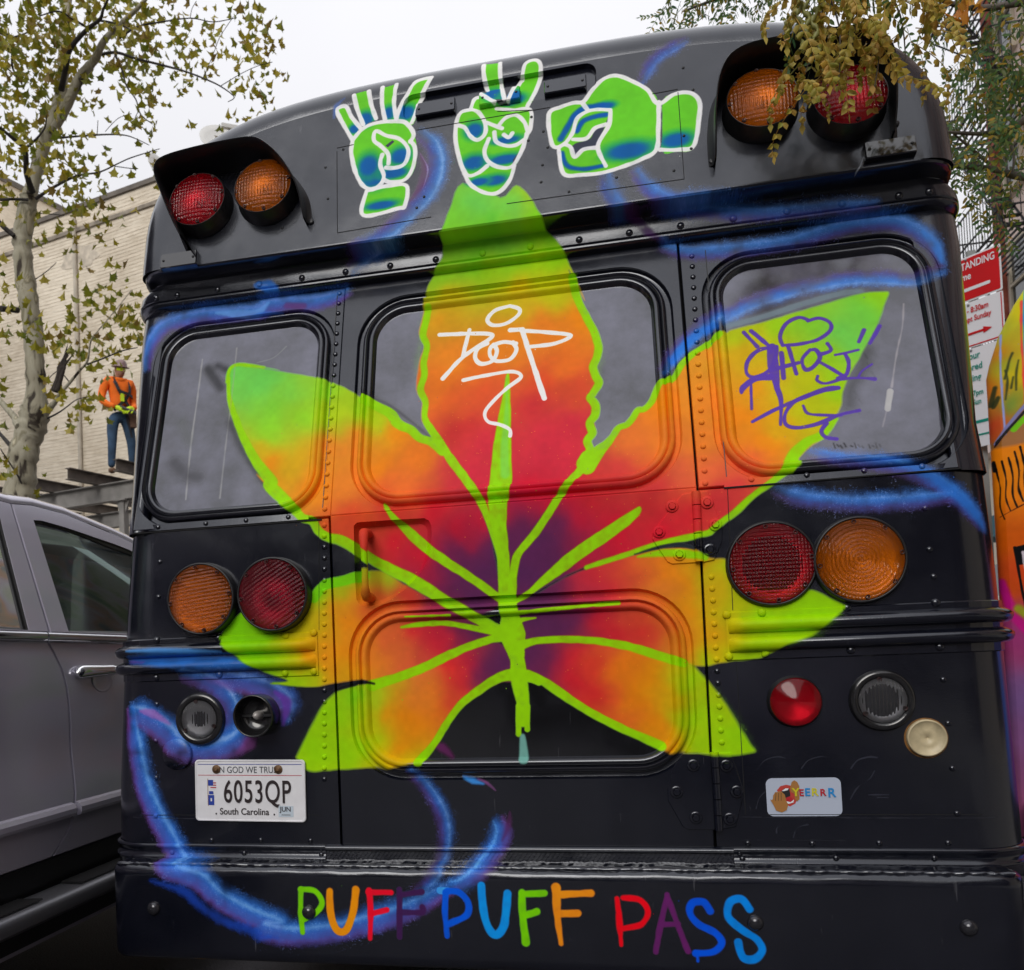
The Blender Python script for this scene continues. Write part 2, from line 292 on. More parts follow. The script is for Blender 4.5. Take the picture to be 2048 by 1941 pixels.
# artwork layers: strokes (s), filled shapes (p) and blobs (b); coordinates are millimetres (x, z) on the back of the bus
ART = [
('s',[-1025,1177,-932,1175,-840,1169,-750,1164],[16.0],(80,140,200),7,0.85,0.45,1),
('s',[-1028,1154,-932,1150,-818,1143,-715,1131,-662,1125],[40.0],(48,108,180),12,0.95,0.5,1),
('s',[-1026,1149,-979,1145],[23.5],(118,72,150),7,0.6,0.3,1),
('s',[-869,1096,-809,1082,-771,1060,-750,1028,-744,995,-758,963,-798,940,-846,925],[37.3],(118,72,150),17,0.63,0.5,1),
('s',[-865,1114,-802,1099,-758,1072,-732,1034,-725,993,-744,952,-790,923,-840,908],[64.6],(50,105,180),24,0.6000000000000001,0.6,1),
('s',[-863,1119,-799,1104,-753,1076,-727,1036,-719,992,-739,948,-787,919,-838,902],[29.8],(57,120,206),18,0.44000000000000006,0.6,1),
('s',[-866,1109,-803,1095,-761,1069,-737,1033,-729,993,-747,955,-792,927,-841,912],[74.5],(150,165,215),26,0.5,2,1),
('s',[-862,1122,-798,1107,-751,1079,-723,1037,-715,991,-737,946,-785,915,-837,899],[20.9],(195,210,238),15,0.44000000000000006,1.0,1),
('s',[-801,1095,-722,1077,-654,1059,-608,1037,-599,1020,-609,985],[39.0],(140,72,145),17,0.63,0.5,1),
('s',[-797,1113,-717,1096,-647,1077,-595,1051,-579,1022,-589,981],[67.5],(55,100,180),24,0.6000000000000001,0.6,1),
('s',[-795,1119,-715,1102,-644,1082,-591,1055,-573,1022,-583,980],[31.2],(63,114,206),18,0.44000000000000006,0.6,1),
('s',[-798,1109,-718,1091,-648,1073,-599,1047,-584,1021,-594,982],[77.9],(150,165,215),26,0.5,2,1),
('s',[-794,1123,-714,1105,-643,1086,-589,1058,-569,1023,-579,979],[21.8],(195,210,238),15,0.32000000000000006,1.0,1),
('s',[-612,1055,-583,1026,-594,973],[26.1],(110,60,160),9,0.7,0.3,1),
('s',[-1034,995,-1001,991,-960,971,-927,948,-903,921,-853,899,-787,898,-725,916,-685,947],[45.1],(140,72,145),17,0.63,0.5,1),
('s',[-1030,1017,-993,1012,-947,990,-911,963,-889,938,-848,920,-790,919,-736,935,-699,963],[78.2],(52,112,192),24,0.6000000000000001,0.6,1),
('s',[-1029,1023,-990,1018,-943,995,-906,968,-885,943,-847,927,-791,926,-739,941,-703,968],[36.1],(59,128,220),18,0.44000000000000006,0.6,1),
('s',[-1031,1012,-995,1007,-950,985,-915,960,-892,933,-850,915,-789,914,-733,930,-696,959],[90.2],(150,165,215),26,0.5,2,1),
('s',[-1028,1028,-989,1022,-940,999,-903,971,-882,946,-846,931,-791,930,-741,944,-706,971],[25.3],(195,210,238),15,0.44000000000000006,1.0,1),
('s',[-997,1016,-956,1007,-910,980],[28.0],(160,90,170),8,0.6,0.5,1),
('s',[-723,902,-687,926,-668,958],[35.5],(140,72,145),12,0.55,0.5,1),
('s',[-1045,1019,-1038,963,-1025,902,-1031,944,-1019,883,-999,809,-974,751,-948,702,-919,654,-889,613,-810,589,-755,543,-673,502,-594,474,-631,465,-558,456,-489,462,-422,475,-360,491,-294,511,-236,534,-187,561,-146,583],[38.5],(132,70,155),17,0.765,0.5,1),
('s',[-1025,1021,-1018,966,-1005,906,-1012,947,-1000,886,-981,814,-956,758,-931,710,-903,663,-874,624,-796,601,-745,557,-665,517,-587,490,-627,481,-557,472,-490,477,-425,490,-363,506,-299,526,-243,548,-194,574,-153,596],[66.4],(52,112,192),24,0.675,0.6,1),
('s',[-1019,1022,-1011,967,-999,907,-1006,948,-995,888,-975,816,-951,760,-926,713,-898,666,-869,627,-792,604,-742,561,-663,522,-585,494,-626,486,-556,477,-491,482,-425,495,-364,511,-300,530,-244,552,-196,578,-155,600],[30.6],(59,128,220),18,0.49500000000000005,0.6,1),
('s',[-1030,1021,-1023,965,-1010,905,-1016,946,-1005,885,-985,813,-961,756,-936,708,-907,661,-878,621,-800,598,-747,553,-667,514,-589,486,-628,477,-557,468,-490,473,-424,486,-362,502,-298,522,-241,545,-192,571,-151,593],[76.7],(150,165,215),26,0.5,2,1),
('s',[-1015,1022,-1007,967,-995,908,-1002,948,-991,888,-972,817,-947,762,-923,715,-895,668,-866,629,-790,607,-739,563,-661,525,-584,497,-626,489,-556,480,-491,485,-426,498,-365,514,-301,533,-246,555,-197,581,-157,603],[21.4],(165,205,245),15,0.44000000000000006,1.0,1),
('s',[-931,588,-847,566,-795,526,-735,493,-647,466,-648,458,-596,456],[30.4],(25,80,190),16,0.55,0.8,1),
('s',[-149,582,-112,606,-81,621,-48,661,-35,701,-41,734],[28.8],(132,70,150),17,0.63,0.5,1),
('s',[-157,594,-134,598,-92,632,-61,669,-50,701,-56,731],[50.1],(52,112,192),24,0.6000000000000001,0.6,1),
('s',[-159,598,-137,602,-95,635,-65,671,-55,702,-61,730],[23.1],(59,128,220),18,0.44000000000000006,0.6,1),
('s',[-155,591,-118,615,-89,629,-57,667,-46,701,-52,732],[57.7],(150,165,215),26,0.5,2,1),
('s',[-161,600,-138,604,-97,637,-67,672,-58,702,-64,729],[16.2],(130,190,245),15,0.68,1.0,1),
('s',[-272,842,-240,812,-214,777,-196,738,-190,700,-193,669,-202,634,-215,603,-222,596,-251,579],[22.2],(105,45,120),17,0.63,0.5,1),
('s',[-264,850,-231,820,-204,782,-184,742,-179,701,-182,668,-191,631,-205,597,-215,588,-245,570],[38.4],(52,112,192),24,0.6000000000000001,0.6,1),
('s',[-261,853,-228,822,-200,784,-181,743,-175,701,-178,667,-188,630,-186,615,-213,585,-244,567],[17.7],(59,128,220),18,0.44000000000000006,0.6,1),
('s',[-266,848,-233,818,-206,781,-187,741,-181,701,-185,668,-194,632,-208,599,-217,590,-247,572],[44.3],(150,165,215),26,0.5,2,1),
('s',[-260,854,-226,824,-198,785,-179,744,-173,701,-176,667,-185,629,-184,614,-212,584,-243,565],[12.4],(195,210,238),15,0.44000000000000006,1.0,1),
('s',[-135,834,-110,824,-84,817],[15.0],(70,150,225),6,0.9,0.4,1),
('s',[-98,828,-76,819,-55,800],[8.2],(150,90,150),5,0.7,0.5,1),
('s',[-23,749,-28,716,-44,680],[16.5],(90,40,90),8,0.6,0.5,1),
('s',[-212,913,-185,905,-160,882],[22.9],(110,40,100),10,0.7,0.3,1),
('s',[-221,2547,-189,2510,-178,2468,-182,2422,-205,2374,-251,2326,-303,2282,-344,2250,-394,2245,-432,2223],[34.9],(105,60,140),17,0.63,0.5,1),
('s',[-209,2560,-173,2518,-160,2466,-165,2413,-191,2360,-239,2310,-291,2265,-338,2248,-382,2233,-420,2208],[60.5],(60,120,190),24,0.6000000000000001,0.6,1),
('s',[-205,2564,-169,2521,-155,2466,-160,2411,-186,2355,-235,2305,-287,2260,-336,2247,-378,2229,-417,2203],[27.9],(69,138,218),18,0.44000000000000006,0.6,1),
('s',[-212,2557,-177,2516,-165,2467,-169,2416,-194,2363,-242,2314,-294,2269,-339,2248,-385,2237,-423,2211],[69.8],(150,165,215),26,0.5,2,1),
('s',[-203,2567,-166,2523,-151,2466,-156,2409,-183,2353,-232,2302,-285,2257,-334,2247,-376,2226,-415,2201],[19.5],(195,210,238),15,0.44000000000000006,1.0,1),
('s',[-213,2496,-200,2449,-208,2402,-239,2353],[27.1],(110,45,110),9,0.6,0.7,1),
('s',[-213,2496,-191,2443,-204,2386],[8.1],(195,210,238),4,0.6,0.9,1),
('s',[-431,2712,-454,2690,-460,2655],[19.3],(60,110,190),8,0.7,0.6,1),
('s',[-704,2204,-667,2197,-642,2183],[38.2],(60,130,215),8,0.85,0.3,1),
('s',[-699,2204,-671,2201],[16.1],(170,170,225),6,0.6,0.5,1),
('s',[-1024,1990,-1028,2034,-1020,2069,-989,2107,-937,2124,-855,2128,-756,2122,-688,2120,-677,2134,-606,2135,-534,2124,-475,2132,-432,2147],[34.7],(105,65,160),17,0.63,0.5,1),
('s',[-1042,1993,-1046,2041,-1037,2081,-1002,2124,-944,2143,-859,2147,-760,2141,-691,2139,-681,2154,-609,2154,-537,2143,-481,2151,-440,2165],[60.3],(60,120,195),24,0.6000000000000001,0.6,1),
('s',[-1048,1994,-1052,2042,-1042,2085,-1006,2130,-946,2149,-860,2153,-761,2147,-692,2145,-683,2159,-610,2159,-538,2149,-483,2156,-443,2171],[27.9],(69,138,224),18,0.44000000000000006,0.6,1),
('s',[-1037,1993,-1042,2039,-1033,2078,-999,2120,-942,2138,-858,2142,-759,2136,-690,2134,-680,2149,-608,2149,-536,2139,-480,2146,-438,2161],[69.5],(150,165,215),26,0.5,2,1),
('s',[-1051,1995,-1056,2044,-1046,2088,-1009,2133,-948,2153,-861,2157,-761,2151,-693,2149,-683,2163,-611,2163,-539,2153,-485,2160,-444,2174],[19.5],(140,150,215),15,0.44000000000000006,1.0,1),
('s',[-834,2146,-769,2134,-709,2126,-674,2158],[30.6],(110,160,220),8,0.7,0.6,1),
('s',[-618,2139,-569,2130],[19.6],(110,65,125),6,0.7,0.0,1),
('s',[-726,2118,-688,2123,-630,2118],[14.9],(50,110,200),6,0.6,0.4,1),
('s',[488,2709,453,2695,418,2676,390,2645,368,2605],[21.3],(90,60,140),17,0.63,0.5,1),
('s',[492,2696,458,2681,425,2664,399,2635,377,2596],[36.8],(60,100,175),24,0.6000000000000001,0.6,1),
('s',[494,2692,459,2678,427,2661,402,2633,380,2594],[17.0],(69,114,201),18,0.44000000000000006,0.6,1),
('s',[491,2699,457,2685,423,2667,397,2638,375,2598],[42.5],(150,165,215),26,0.5,2,1),
('s',[495,2689,460,2675,428,2658,404,2631,382,2592],[11.9],(140,170,220),15,0.44000000000000006,1.0,1),
('s',[262,2343,269,2298,288,2250,312,2245],[29.0],(70,70,140),17,0.63,0.5,1),
('s',[277,2344,283,2302,301,2257,325,2246],[50.2],(58,112,180),24,0.5625,0.6,1),
('s',[282,2345,288,2303,305,2260,328,2246],[23.2],(66,128,206),18,0.41250000000000003,0.6,1),
('s',[273,2344,280,2301,298,2255,322,2246],[58.0],(150,165,215),26,0.5,2,1),
('s',[285,2345,290,2304,308,2261,331,2246],[16.2],(120,150,210),15,0.44000000000000006,1.0,1),
('s',[316,2249,344,2235,375,2199,410,2175],[24.6],(85,45,105),9,0.8,0.4,1),
('s',[397,2159,441,2137,509,2121,595,2117,672,2117,728,2119,749,2125,824,2139,896,2143,956,2135,991,2110,1014,2077,1028,2043,1029,2014],[28.9],(85,55,130),17,0.63,0.5,1),
('s',[402,2176,445,2155,510,2139,595,2135,671,2135,728,2137,748,2143,823,2157,897,2161,960,2152,999,2124,1025,2088,1041,2049,1043,2017],[50.1],(62,120,192),24,0.6000000000000001,0.6,1),
('s',[404,2180,446,2160,511,2145,595,2141,671,2140,728,2143,747,2149,823,2162,897,2166,962,2157,1002,2128,1029,2091,1044,2051,1047,2018],[23.2],(71,138,220),18,0.44000000000000006,0.6,1),
('s',[401,2172,444,2150,510,2135,595,2131,671,2130,728,2133,748,2139,823,2152,896,2156,959,2148,997,2121,1023,2085,1037,2047,1039,2016],[57.8],(150,165,215),26,0.5,2,1),
('s',[404,2182,446,2164,511,2149,595,2144,671,2144,728,2146,747,2152,823,2166,897,2169,963,2160,1004,2131,1031,2093,1047,2052,1049,2018],[16.2],(130,160,220),15,0.44000000000000006,1.0,1),
('s',[1012,2113,1033,2068,1040,2022],[29.7],(70,130,205),9,0.7,0.5,1),
('s',[337,2338,356,2301,387,2261,438,2247,500,2232,578,2211,674,2199,717,2197,788,2195,862,2190,916,2186],[26.7],(100,60,140),17,0.63,0.5,1),
('s',[349,2346,366,2310,395,2273,441,2249,503,2245,580,2225,674,2211,716,2209,786,2207,860,2201,914,2198],[46.2],(60,120,195),24,0.6000000000000001,0.6,1),
('s',[352,2348,370,2313,398,2277,442,2249,503,2245,580,2229,674,2215,715,2213,786,2211,859,2204,914,2201],[21.3],(69,138,224),18,0.44000000000000006,0.6,1),
('s',[346,2344,364,2308,393,2270,440,2248,502,2243,579,2221,674,2208,716,2205,786,2203,860,2198,915,2195],[53.3],(150,165,215),26,0.5,2,1),
('s',[354,2349,372,2315,400,2279,443,2249,503,2246,580,2232,674,2218,715,2216,786,2214,859,2207,913,2203],[14.9],(130,165,225),15,0.44000000000000006,1.0,1),
('s',[1041,2014,983,1997,913,2013,842,2021,749,2017,673,2003,595,1982,540,1957,531,1966,486,1935,444,1895,406,1858,380,1815],[24.5],(95,60,135),17,0.63,0.5,1),
('s',[1043,1998,982,1981,911,1996,841,2004,750,2000,675,1986,599,1965,545,1941,538,1951,494,1921,453,1881,417,1846,391,1805],[42.4],(62,125,205),24,0.675,0.6,1),
('s',[1044,1993,982,1975,910,1991,841,1999,750,1995,676,1981,600,1960,546,1936,540,1947,496,1917,456,1877,420,1842,395,1802],[19.5],(71,143,235),18,0.49500000000000005,0.6,1),
('s',[1043,2002,982,1985,911,2000,841,2008,750,2004,675,1990,598,1969,544,1945,536,1955,492,1924,451,1885,414,1849,388,1807],[48.9],(150,165,215),26,0.5,2,1),
('s',[1044,1990,982,1972,909,1987,840,1996,751,1991,677,1977,601,1957,547,1933,541,1944,498,1914,458,1875,422,1840,397,1800],[13.7],(170,190,230),15,0.5599999999999999,1.0,1),
('s',[513,1918,477,1901,441,1869,412,1838],[22.6],(45,125,215),7,0.75,0.0,1),
('s',[550,1918,633,1933,727,1956,808,1971,858,1972],[14.9],(125,150,160),6,0.55,0.0,1),
('s',[694,1551,754,1534,812,1520,867,1504,912,1483,963,1448,1004,1407,1035,1367],[26.0],(90,50,120),17,0.63,0.5,1),
('s',[698,1567,757,1549,816,1536,873,1519,918,1496,971,1459,1013,1417,1045,1376],[45.2],(52,112,192),24,0.6000000000000001,0.6,1),
('s',[700,1571,758,1554,817,1540,874,1523,920,1500,973,1463,1015,1420,1048,1379],[20.9],(59,128,220),18,0.44000000000000006,0.6,1),
('s',[697,1563,756,1545,815,1532,871,1515,917,1493,969,1457,1010,1415,1043,1374],[52.2],(150,165,215),26,0.5,2,1),
('s',[700,1574,759,1557,818,1544,875,1526,922,1502,974,1465,1017,1422,1050,1381],[14.6],(110,170,230),15,0.44000000000000006,1.0,1),
('s',[895,1517,940,1480,985,1441,1030,1398,1050,1362],[30.6],(52,112,192),18,0.9,0.45,1),
('s',[610,1472,655,1451,723,1437,791,1426,857,1425,922,1425,977,1428],[24.7],(85,50,120),17,0.63,0.5,1),
('s',[615,1485,659,1465,725,1450,791,1440,857,1438,922,1439,976,1441],[42.8],(62,125,205),24,0.6000000000000001,0.6,1),
('s',[617,1488,660,1469,726,1454,792,1444,857,1442,921,1443,976,1445],[19.8],(71,143,235),18,0.44000000000000006,0.6,1),
('s',[614,1481,658,1461,725,1447,791,1436,857,1435,922,1435,976,1438],[49.4],(150,165,215),26,0.5,2,1),
('s',[618,1491,660,1471,726,1457,792,1447,857,1445,921,1445,976,1448],[13.8],(140,170,225),15,0.44000000000000006,1.0,1),
('s',[-843,1969,-820,1936,-797,1904],[29.8],(26,27,32),12,0.75,0.0,1),
('s',[-815,1976,-789,1962],[24.8],(26,27,32),12,0.75,0.0,1),
('s',[-756,1792,-716,1712,-673,1648,-622,1585],[23.8],(20,22,26),14,0.7,0.0,1),
('s',[-909,1688,-871,1652,-832,1639],[43.5],(30,30,34),20,0.6,0.0,1),
('s',[-901,1807,-874,1747],[29.5],(85,90,88),18,0.5,0.0,1),
('s',[-381,1836,-314,1801,-270,1764,-226,1723,-192,1688],[13.4],(35,35,42),10,0.7,0.0,1),
('s',[852,1812,831,1756,805,1717,797,1677],[27.4],(60,62,62),18,0.6,0.0,1),
('s',[847,1779,852,1766],[8.9],(40,48,40),7,0.7,0.6,1),
('s',[854,1753,859,1740],[8.8],(40,48,40),7,0.7,0.6,1),
('s',[811,1708,816,1696],[8.8],(40,48,40),7,0.7,0.6,1),
('s',[818,1687,824,1674],[8.8],(40,48,40),7,0.7,0.6,1),
('s',[844,1805,849,1791],[8.9],(40,48,40),7,0.7,0.6,1),
('s',[809,1664,814,1651],[8.8],(40,48,40),7,0.7,0.6,1),
('s',[-766,1841,-730,1765,-685,1686,-639,1622],[33.7],(120,170,20),22,0.3,0.7,1),
('s',[206,1691,237,1882,209,1983],[27.1],(120,170,20),22,0.3,0.7,1),
('s',[-236,1834,-232,1913,-225,2058],[30.3],(120,170,20),22,0.3,0.7,1),
('s',[745,1211,697,1160,625,1127],[23.2],(120,170,20),22,0.3,0.7,1),
('s',[-497,1003,-556,899],[29.8],(120,170,20),22,0.3,0.7,1),
('s',[461,1030,512,941,543,887],[24.6],(120,170,20),22,0.3,0.7,1),
('p',[-784,1932,-782,1959,-771,1973,-747,1975,-694,1962,-626,1938,-711,1960,-614,1932,-520,1903,-445,1867,-390,1832,-345,1803,-309,1779,-278,1746,-243,1720,-213,1690,-179,1664,-128,1599,-79,1514,-43,1423,-25,1287,-15,1255,-90,1227,-168,1271,-227,1310,-287,1345,-344,1369,-372,1399,-409,1419,-446,1436,-476,1449,-496,1488,-530,1494,-559,1535,-615,1580,-665,1634,-585,1564,-639,1622,-685,1686,-730,1765,-766,1841],[(-762,1929,112,200,88),(-687,1896,112,200,88),(-634,1817,125,200,60),(-648,1724,140,205,45),(-679,1919,112,200,88),(-585,1860,130,205,75),(-646,1771,140,205,45),(-542,1769,140,205,45),(-665,1684,205,170,20),(-634,1640,228,138,12),(-568,1652,205,165,20),(-480,1848,150,210,40),(-476,1786,170,200,15),(-379,1789,148,205,0),(-334,1757,170,200,15),(-469,1684,226,135,45),(-289,1707,228,138,12),(-224,1638,226,125,35),(-327,1612,228,138,12),(-416,1679,226,135,45),(-496,1574,226,140,25),(-410,1567,226,135,45),(-263,1563,226,120,50),(-386,1480,215,85,40),(-302,1506,205,55,45),(-424,1467,205,80,45),(-387,1444,195,60,55),(-304,1423,205,22,52),(-224,1385,205,22,52),(-199,1491,205,22,52),(-121,1438,205,22,52),(-92,1385,190,25,60),(-186,1335,185,30,60),(-49,1453,200,30,60),(-126,1332,88,42,90),(-144,1380,110,40,85),(-53,1374,88,42,90),(-67,1312,88,42,90),(-108,1268,88,42,90),(-165,1346,88,42,90),(-124,1371,88,42,90),(-85,1353,88,42,90),(-146,1309,88,42,90),(-187,1296,120,35,80),(-38,1350,88,42,90),(-39,1326,88,42,90),(-132,1586,205,50,72)],3,1.0),
('p',[-675,1273,-711,1254,-743,1226,-758,1197,-736,1169,-689,1134,-637,1108,-577,1083,-623,1078,-550,1068,-499,1066,-439,1074,-380,1079,-339,1071,-256,1092,-154,1132,-73,1160,-30,1178,-91,1219,-149,1250,-208,1281,-268,1316,-328,1352,-374,1351,-429,1339,-481,1318,-503,1293,-530,1261,-585,1285],[(-712,1225,120,200,0),(-705,1174,148,205,0),(-632,1204,125,200,10),(-612,1154,120,200,10),(-677,1173,120,200,10),(-589,1170,190,180,20),(-545,1201,190,180,15),(-534,1155,228,138,12),(-627,1101,130,200,10),(-549,1086,148,205,0),(-490,1296,130,200,10),(-430,1321,120,200,10),(-391,1339,110,200,10),(-488,1247,200,170,20),(-432,1268,228,145,30),(-417,1215,228,138,12),(-420,1134,228,138,12),(-470,1136,228,150,30),(-438,1103,215,165,20),(-308,1334,140,205,0),(-380,1302,225,140,30),(-330,1295,200,50,50),(-269,1292,205,22,52),(-373,1253,215,80,50),(-314,1190,226,110,60),(-345,1131,226,135,45),(-275,1137,220,110,60),(-252,1187,215,30,55),(-192,1165,210,35,60),(-191,1201,200,30,60),(-139,1190,88,42,90),(-92,1180,88,42,90),(-60,1195,88,42,90),(-111,1213,88,42,90),(-132,1166,140,35,75),(-169,1239,140,36,78),(-188,1272,120,40,85)],3,1.0),
('p',[-453,1049,-402,1065,-355,1072,-256,1094,-154,1132,-54,1159,-16,1138,1,1068,-35,1061,-86,1036,-131,1006,-173,960,-211,913,-245,874,-306,859,-327,852,-364,859,-464,854,-528,852,-548,872,-561,886,-556,899,-524,955,-497,1003,-474,1031],[(-513,915,148,205,0),(-467,994,148,205,0),(-429,893,148,205,0),(-407,1033,125,200,20),(-375,992,148,205,0),(-387,912,148,205,0),(-348,1039,160,200,30),(-319,1059,200,160,30),(-330,991,228,138,12),(-261,970,224,132,0),(-337,912,190,185,10),(-284,911,228,138,12),(-265,879,190,180,10),(-238,1028,226,135,45),(-199,996,222,120,30),(-237,1072,220,120,60),(-175,1089,220,30,50),(-137,1057,215,40,55),(-159,1014,215,80,50),(-115,1103,200,30,60),(-88,1086,140,40,80),(-56,1109,88,42,90),(-17,1119,88,42,90),(-38,1077,88,42,90),(-89,1075,88,42,90)],4,1.0),
('p',[-96,2382,-130,2316,-152,2257,-161,2248,-168,2209,-199,2167,-220,2109,-225,2058,-234,2000,-218,1964,-232,1913,-236,1834,-220,1799,-221,1749,-201,1716,-162,1649,-79,1514,-24,1395,-21,1294,-1,1277,42,1360,118,1448,186,1538,196,1611,205,1648,218,1681,207,1708,229,1732,209,1769,234,1797,217,1839,237,1882,231,1929,209,1983,190,2048,168,2134,206,2039,184,2108,154,2193,110,2248,81,2308,45,2352,3,2322],[(-66,2305,112,200,88),(23,2290,112,200,88),(57,2308,170,200,15),(-126,2268,125,205,60),(-33,2245,95,190,60),(97,2224,120,200,20),(-80,2206,120,200,30),(-144,2232,130,200,40),(53,2191,130,200,20),(136,2182,148,205,0),(-172,2151,140,200,40),(-41,2156,150,200,20),(93,2160,160,205,10),(-149,2092,190,180,20),(29,2096,205,180,10),(134,2080,195,195,10),(-170,2041,215,150,30),(1,1931,226,135,35),(-146,1903,226,140,40),(172,1979,228,138,12),(111,1964,226,130,40),(149,1866,226,120,40),(-174,1831,222,125,35),(-82,1857,222,120,40),(-61,1800,215,90,50),(87,1805,215,85,45),(167,1796,205,80,50),(-144,1786,215,100,45),(-122,1716,195,50,55),(-60,1666,205,50,72),(66,1741,195,50,60),(144,1689,205,50,72),(64,1611,205,50,72),(-100,1583,205,50,72),(-59,1537,205,50,72),(122,1584,205,50,72),(99,1650,205,50,72),(63,1527,205,22,52),(113,1514,205,22,52),(39,1508,200,30,60),(95,1468,205,22,52),(36,1449,88,42,90),(73,1408,88,42,90),(33,1430,110,40,85),(5,1410,88,42,90),(10,1351,88,42,90),(37,1427,88,42,90),(63,1503,190,30,60),(-48,1487,200,30,60)],3,1.0),
('p',[194,1569,218,1600,254,1635,278,1666,305,1685,322,1713,353,1727,374,1767,398,1782,417,1793,450,1837,494,1867,530,1898,545,1900,561,1907,632,1918,725,1938,799,1954,864,1965,906,1963,918,1958,908,1934,889,1889,867,1849,836,1797,810,1758,787,1711,779,1675,758,1641,726,1596,700,1578,677,1557,656,1523,621,1511,556,1467,530,1447,475,1403,453,1387,410,1382,356,1374,282,1353,192,1332,112,1302,37,1264,-1,1262,13,1331,44,1407,92,1470,156,1545],[(886,1946,148,205,0),(846,1908,115,200,75),(789,1872,112,200,88),(720,1890,130,200,50),(648,1900,155,205,20),(558,1876,170,200,15),(745,1792,140,200,30),(819,1825,112,200,88),(659,1824,180,195,20),(703,1733,190,195,10),(770,1713,150,205,0),(562,1836,210,165,20),(597,1746,222,150,25),(554,1667,228,138,12),(642,1657,215,160,15),(712,1658,180,195,10),(684,1620,190,180,10),(600,1588,228,138,12),(496,1845,226,150,50),(434,1765,226,150,45),(486,1716,226,135,45),(374,1707,228,138,12),(295,1631,222,125,50),(368,1603,226,135,45),(469,1593,226,135,45),(400,1530,215,100,65),(471,1524,220,110,65),(541,1518,215,95,60),(254,1551,205,70,65),(344,1503,200,55,60),(521,1488,210,60,70),(214,1491,195,35,50),(325,1483,190,40,50),(357,1405,205,28,55),(413,1438,205,35,55),(485,1459,205,50,65),(248,1412,205,22,52),(156,1438,205,22,52),(158,1508,205,22,52),(110,1441,88,42,90),(78,1405,88,42,90),(95,1357,88,42,90),(44,1329,88,42,90),(142,1389,130,35,75),(246,1374,200,30,60),(170,1333,205,30,60),(111,1287,88,42,90),(58,1387,88,42,90),(108,1395,88,42,90),(113,1340,88,42,90),(24,1311,88,42,90),(144,1339,150,32,70),(78,1312,88,42,90)],3,1.0),
('p',[-6,1157,-1,1262,53,1267,131,1305,207,1331,293,1350,355,1361,427,1355,447,1342,472,1331,503,1324,528,1263,658,1249,685,1246,714,1229,745,1211,743,1198,725,1184,697,1160,676,1144,625,1127,590,1110,558,1097,485,1090,449,1084,411,1087,372,1100,308,1129,236,1151,125,1165,48,1159],[(72,1262,88,42,90),(110,1264,88,42,90),(148,1269,130,36,78),(146,1216,88,42,90),(107,1187,88,42,90),(51,1232,88,42,90),(100,1218,88,42,90),(20,1214,88,42,90),(69,1189,88,42,90),(134,1197,88,42,90),(172,1214,170,30,65),(206,1312,205,40,60),(168,1291,205,50,70),(205,1281,205,50,72),(261,1297,205,55,60),(241,1264,205,40,60),(298,1306,222,120,45),(274,1331,215,90,50),(201,1194,205,22,52),(255,1172,200,22,52),(311,1181,200,30,50),(328,1154,215,70,55),(353,1303,228,138,12),(350,1254,215,125,50),(405,1270,228,138,12),(425,1325,215,150,20),(420,1213,228,138,12),(409,1139,222,125,30),(458,1267,200,170,20),(488,1295,148,205,0),(453,1156,222,150,20),(474,1229,210,165,20),(486,1192,170,200,15),(475,1111,215,160,15),(450,1097,148,205,0),(520,1234,148,205,0),(559,1188,140,205,0),(663,1219,148,205,0),(696,1200,148,205,0),(627,1167,148,205,0),(496,1180,205,185,10),(494,1132,205,180,10),(539,1123,148,205,0),(520,1098,148,205,0)],3,1.0),
('p',[-6,1153,48,1159,125,1167,199,1160,272,1145,326,1124,372,1104,411,1089,434,1064,461,1030,487,989,512,941,531,904,543,887,530,881,492,876,454,878,415,883,373,885,355,883,334,896,298,916,245,943,191,974,137,1010,93,1046,48,1070,26,1082],[(16,1118,88,42,90),(47,1128,88,42,90),(77,1115,88,42,90),(68,1077,88,42,90),(107,1103,190,30,60),(141,1113,215,40,55),(139,1056,205,22,52),(174,1016,205,30,50),(195,1073,212,50,50),(216,1121,215,90,50),(222,1004,210,80,45),(251,1071,222,120,25),(289,1107,228,138,12),(285,1013,220,130,5),(323,1049,222,135,0),(318,956,222,130,10),(264,969,215,110,40),(345,918,222,130,20),(345,1067,215,140,10),(361,1011,210,150,10),(377,1066,160,200,20),(377,973,150,200,10),(412,1047,148,205,0),(426,972,148,205,0),(405,899,148,205,0),(476,916,148,205,0),(510,897,148,205,0)],4,1.0),
('s',[-210,2076,-216,2037,-223,1994,-211,1959,-219,1912,-216,1873,-225,1832,-211,1794,-212,1753,-197,1720,-171,1677,-137,1621,-100,1566,-67,1513,-52,1480,-31,1412,-16,1349],[19.7,19.7,19.7,17.9,17.9,17.9,18.8,17.9,17.9,20.6,22.4,22.4,22.4,20.6,17.9,17.9,16.1],(148,205,0),2.5,1.0,0.0,1),
('s',[176,2113,186,2053,205,1998,225,1948,234,1905,231,1874,220,1846,225,1820,232,1797,217,1772,210,1760,222,1737,219,1711,206,1691,211,1664,199,1644,204,1618,191,1590,175,1563,152,1540,116,1486,71,1423,23,1369,9,1316,5,1277],[20.8,20.8,20.8,20.8,20.8,20.8,20.8,20.8,20.8,20.8,20.8,20.8,20.8,20.8,20.8,20.8,20.8,20.8,20.0,20.0,20.0,20.0,20.0,20.0,20.0],(148,205,0),2.5,1.0,0.0,1),
('s',[197,1577,219,1609,242,1629,258,1647,274,1671,294,1677,309,1693,322,1713,337,1715,355,1731,366,1755,378,1778,398,1782,417,1797,434,1824,462,1849,494,1869,526,1894],[41.8,34.2,22.8,17.5,16.7,16.0,16.0,16.0,16.0,16.0,16.0,16.0,16.0,16.0,16.0,16.0,16.0,16.0],(148,205,0),2.5,1.0,0.0,1),
('s',[187,1586,198,1602],[34.3],(148,205,0),2.5,1.0,0.0,1),
